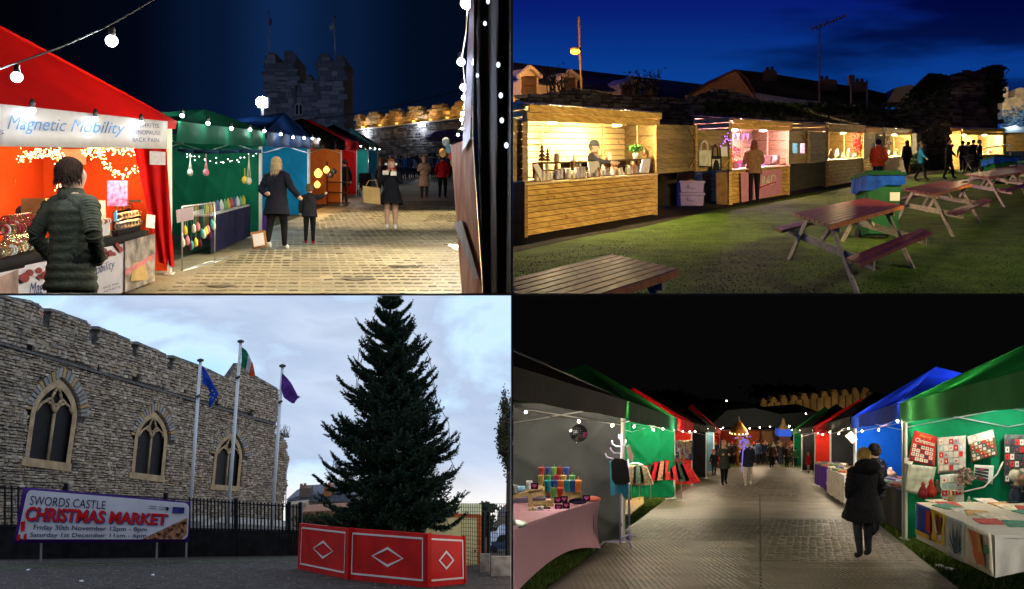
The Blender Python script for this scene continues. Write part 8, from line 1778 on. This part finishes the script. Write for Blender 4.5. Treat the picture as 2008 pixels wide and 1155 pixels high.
for i in range(16):
 u, v = (.05 + .9 * (i % 8) / 8 + rr.uniform(-.03, .03)), (.12 + .42 * (i // 8) + rr.uniform(0, .2)); p = TA + dv * u + bkv * v + V((0, 0, .01 + .006 * (i % 3))); a = rr.uniform(-.4, .4); c = [(.6, .55, .45), (.45, .04, .04), (.04, .2, .14), (.6, .6, .6), (.5, .3, .1)][i % 5]
 b = MB(); b.box(p, .26, .34, .012, a); b.build('folded_cloth', mt('fold%d' % (i % 5), c, var=.3, scale=12), label='folded %s cloth lying on the art table' % ['cream', 'red', 'green', 'white', 'mustard'][i % 5], cat='cloth', group='folded cloths on the art table')
for i, (x, y, h, c) in enumerate(((1810, 968, .26, (.25, .03, .04)), (1826, 966, .28, (.5, .05, .04)), (1838, 960, .22, (.12, .10, .06)), (1864, 975, .16, (.55, .42, .2)), (1900, 980, .12, (.45, .4, .35)), (1925, 990, .18, (.3, .04, .05)), (1878, 984, .1, (.6, .55, .5)), (1845, 978, .12, (.08, .18, .12)), (1940, 1000, .1, (.5, .45, .4)))):
 p = BR.pt(x, y + 8, 14.2); b = MB(); b.lathe(p, [(h * .25, 0), (h * .3, h * .3), (h * .12, h * .7), (h * .15, h * .8), (.004, h)], 9); b.build('decoration', mt('deco%d' % i, c, rough=.6, var=.3, scale=20), label='%s on the art table' % ['maroon bottle gnome', 'red bottle gnome', 'small dark gnome', 'golden ornament basket', 'pale candle cup', 'dark red posy', 'low white dish', 'dark green figure', 'pale low pot at the right'][i], cat='decoration', smooth=True)
person(BR, 1992, 0, 1.66, 50, 'elderly seller with white hair in dark jacket looking at a phone', coat=(.02, .03, .06), hair=(.6, .58, .54), style='short', arms='hold', loc=V(((1997 - CX) * 13.4 / F, 13.4, (CY - 922) * 13.4 / F - 1.66)), detail=True, scarf=(.03, .03, .05))
b = MB(); pp = BR.pt(1975, 993, 13.1); b.obox(pp, V((.16, 0, 0)), V((0, .02, .06)), V((0, .015, 0))); b.build('mobile_phone', blackp, label='black mobile phone in the elderly seller hands', cat='phone')
# second tables of the right row
for (a, c_, h, m, lab, bk2) in (((1700, 1012), (1768, 1045), .8, (.012, .012, .016), 'black clothed table of patterned goods before the blue wall', 1.2), ((1622, 968), (1655, 990), .8, (.50, .48, .44), 'white clothed table in front of the grey wall', 1.2), ((1598, 950), (1620, 962), .8, (.10, .03, .35), 'purple clothed table beside the red wall', 1.2)):
 A2, B2 = BR.gp(*a), BR.gp(*c_); root = thing('stall_table', lab, 'table', (A2 + B2) / 2); mm = mt('cloth_%s' % lab[:4].strip(), m, rough=.85)
 b = MB(); b.grid(lambda u, v: A2.lerp(B2, u) + V((-.01 + .02 * math.sin(u * 19), 0, h - (h - .04) * v)), 24, 4); b.build('cloth_front', mm, root, smooth=True)
 b = MB(); b.obox(A2 + V((0, 0, h)), B2 - A2, V((bk2, 0, 0)), V((0, 0, .02))); b.build('tabletop', mm, root)
 b = MB(); b.grid(lambda u, v: A2 + V((bk2 * u, .02 * math.sin(u * 15), h - (h - .04) * v)), 10, 3) if False else b.grid(lambda u, v: B2 + V((bk2 * u, .02 * math.sin(u * 15), h - (h - .04) * v)), 10, 3); b.build('cloth_end', mm, root, smooth=True)
 for i in range(9):
  t = (i + .5) / 9; p = A2.lerp(B2, t) + V((.15 + .25 * (i % 3), 0, h + .02)); b = MB(); cc = [(.5, .45, .4), (.2, .15, .3), (.4, .15, .1), (.15, .25, .15)][i % 4]; b.box(p + V((0, 0, .05)), .22, .3, .06 + .05 * (i % 3), i * .7); b.build('goods', mt('good%d' % (i % 4), cc, var=.4, scale=10), label='small %s bundle on the %s' % (['pale', 'violet', 'rust', 'green'][i % 4], lab.split(' in ')[0].split(' before')[0].split(' beside')[0]), cat='goods', group='goods on the ' + lab[:24])
b = MB(); b.prism([BR.pt(x, y, 25.4) for x, y in ((1657, 855), (1669, 845), (1682, 862), (1671, 870))], (0, .03, 0)); b.build('hanging_sign', mt('sign_cream', (.6, .52, .44)), label='square cream sign turned on its corner by the blue tent', cat='sign')
b = MB(); b.lathe(BR.pt(1735, 935, 24.5), [(.26, 0), (.34, .05), (.25, .16), (.05, .2)], 10); b.build('fabric_bundle', mt('bundle', (.30, .2, .16), var=.4, scale=8), label='brown bundle on the table before the blue wall', cat='bundle', smooth=True)
b = MB(); b.prism([BR.pt(x, y, 24.6) for x, y in ((1742, 917), (1749, 916), (1751, 930), (1744, 931))], (0, .02, 0)); b.build('price_card', paper, label='white card hanging before the blue wall', cat='card')
# foreground visitors
person(BR, 1693, 1095, 1.64, 188, 'woman with blond bob in long black hooded coat seen from behind', coat=(.014, .014, .018), legs=(.035, .04, .045), hair=(.34, .20, .06), style='bob', hem=.36, arms='pocket', stride=.05, flare=1.5, bulk=1.3)
b = MB(); p = BR.gp(1693, 1095); b.ell(p + V((0, -.16, 1.40)), .20, .11, .12, 14, 8); b.build('coat_hood', cmat('wool', (.008, .008, .01), .98), label='fluffy black hood lying on the back of the blond woman', cat='hood', smooth=True)
person(BR, 1715, 1052, 1.66, 200, 'companion in dark quilted coat and black beret beside the blond woman', coat=(.02, .022, .035), legs=(.02, .025, .035), hair=(.03, .02, .02), hat=(.006, .006, .008), arms='hold', quilt=1, hem=.44)
person(BR, 1420, 951, 1.78, 4, 'woman with long fair hair in grey green coat walking towards us', coat=(.035, .042, .040), legs=(.008, .008, .01), hair=(.40, .26, .14), style='long', hem=.38, arms='hold', stride=.14, flare=1.4)
person(BR, 1466, 953, 1.76, 352, 'woman with long blond hair and shiny navy jacket walking towards us', coat=(.010, .012, .03), legs=(.45, .42, .38), hair=(.52, .36, .14), style='long', hem=.44, arms='down', stride=.12, quilt=1, shoes=(.5, .48, .4))
b = MB(); p = BR.pt(1458, 868, 33)
for i in range(40): b.ell(p + V((rr.gauss(0, .12), rr.gauss(0, .1), rr.gauss(0, .16))), .035, n=5, m=3)
b.tube(p, BR.pt(1454, 926, 33), .02, n=5); b.build('light_balloon', em('violet_glow', (.25, .2, .9), .4), label='violet glowing balloon stick beside the blond walker', cat='balloon', recalc=False)
person(BR, 1400, 932, 1.3, 10, 'child in black coat with a red and white santa hat', coat=(.012, .012, .015), hat=(.5, .03, .03), hair=(.2, .12, .08), style='long', stride=.06)
person(BR, 1585, 927, 1.15, 20, 'small child in bright red coat by the right row', coat=(.45, .02, .03), legs=(.5, .4, .38), hair=(.3, .3, .1), style='long', hem=.4, flare=1.8)
person(BR, 1560, 915, 1.3, 190, 'child in green jacket near the right row', coat=(.05, .12, .07), stride=.05)
person(BR, 1518, 912, 1.45, 5, 'person in patterned brown jumper and white hat in the lane', coat=(.35, .16, .12), hat=(.5, .5, .5), legs=(.1, .1, .25)); person(BR, 1532, 912, 1.65, 170, 'long haired person in black jacket and jeans beside the patterned jumper', coat=(.02, .02, .025), legs=(.04, .05, .12), hair=(.25, .16, .09), style='long')
person(BR, 1488, 909, 1.85, 180, 'tall man in black standing in the middle of the lane', coat=(.010, .010, .012), legs=(.01, .01, .012)); person(BR, 1394, 905, 1.7, 160, 'person in blue grey jacket by the left row', coat=(.06, .08, .12), style='long', hair=(.1, .07, .05)); person(BR, 1436, 908, 1.6, 180, 'person in dark olive coat carrying a white bag', coat=(.04, .045, .03), hair=(.2, .1, .06), hat=(.45, .05, .05))
rr = random.Random(77); wds = ['black', 'navy', 'charcoal', 'brown', 'dark red', 'tan', 'grey', 'dark blue']; cc = [(.012, .012, .013), (.015, .02, .05), (.03, .03, .035), (.06, .04, .03), (.12, .02, .02), (.22, .14, .08), (.10, .10, .11), (.02, .04, .09)]
for i in range(96):
 x = 1388 + (i * 61) % 190; y = 893 + ((i * 37) % 20) + (9 if i % 5 == 0 else 0)
 k = (i * 5) % 8
 if y > 914 and 1430 < x < 1505: y -= 12
 person(BR, x, y, rr.uniform(1.55, 1.85), rr.choice((0, 180, 170, 20, 190, 90, -60)), '%s coated visitor in the dense crowd, %s' % (wds[k], ['at its left', 'left of its middle', 'in its middle', 'right of its middle', 'at its right'][min(4, int((x - 1390) / 38))] + (', nearer row' if y > 902 else ', farther row')), coat=cc[k], hair=rr.choice([(.03, .02, .01), (.25, .16, .08), (.02, .02, .02), (.4, .3, .15)]), style=rr.choice(('short', 'long', 'bob')), stride=rr.choice((.1, .02)), group='crowd at the end of the lane', hat=rr.choice([None, None, None, (.4, .03, .03), (.3, .3, .3)]))
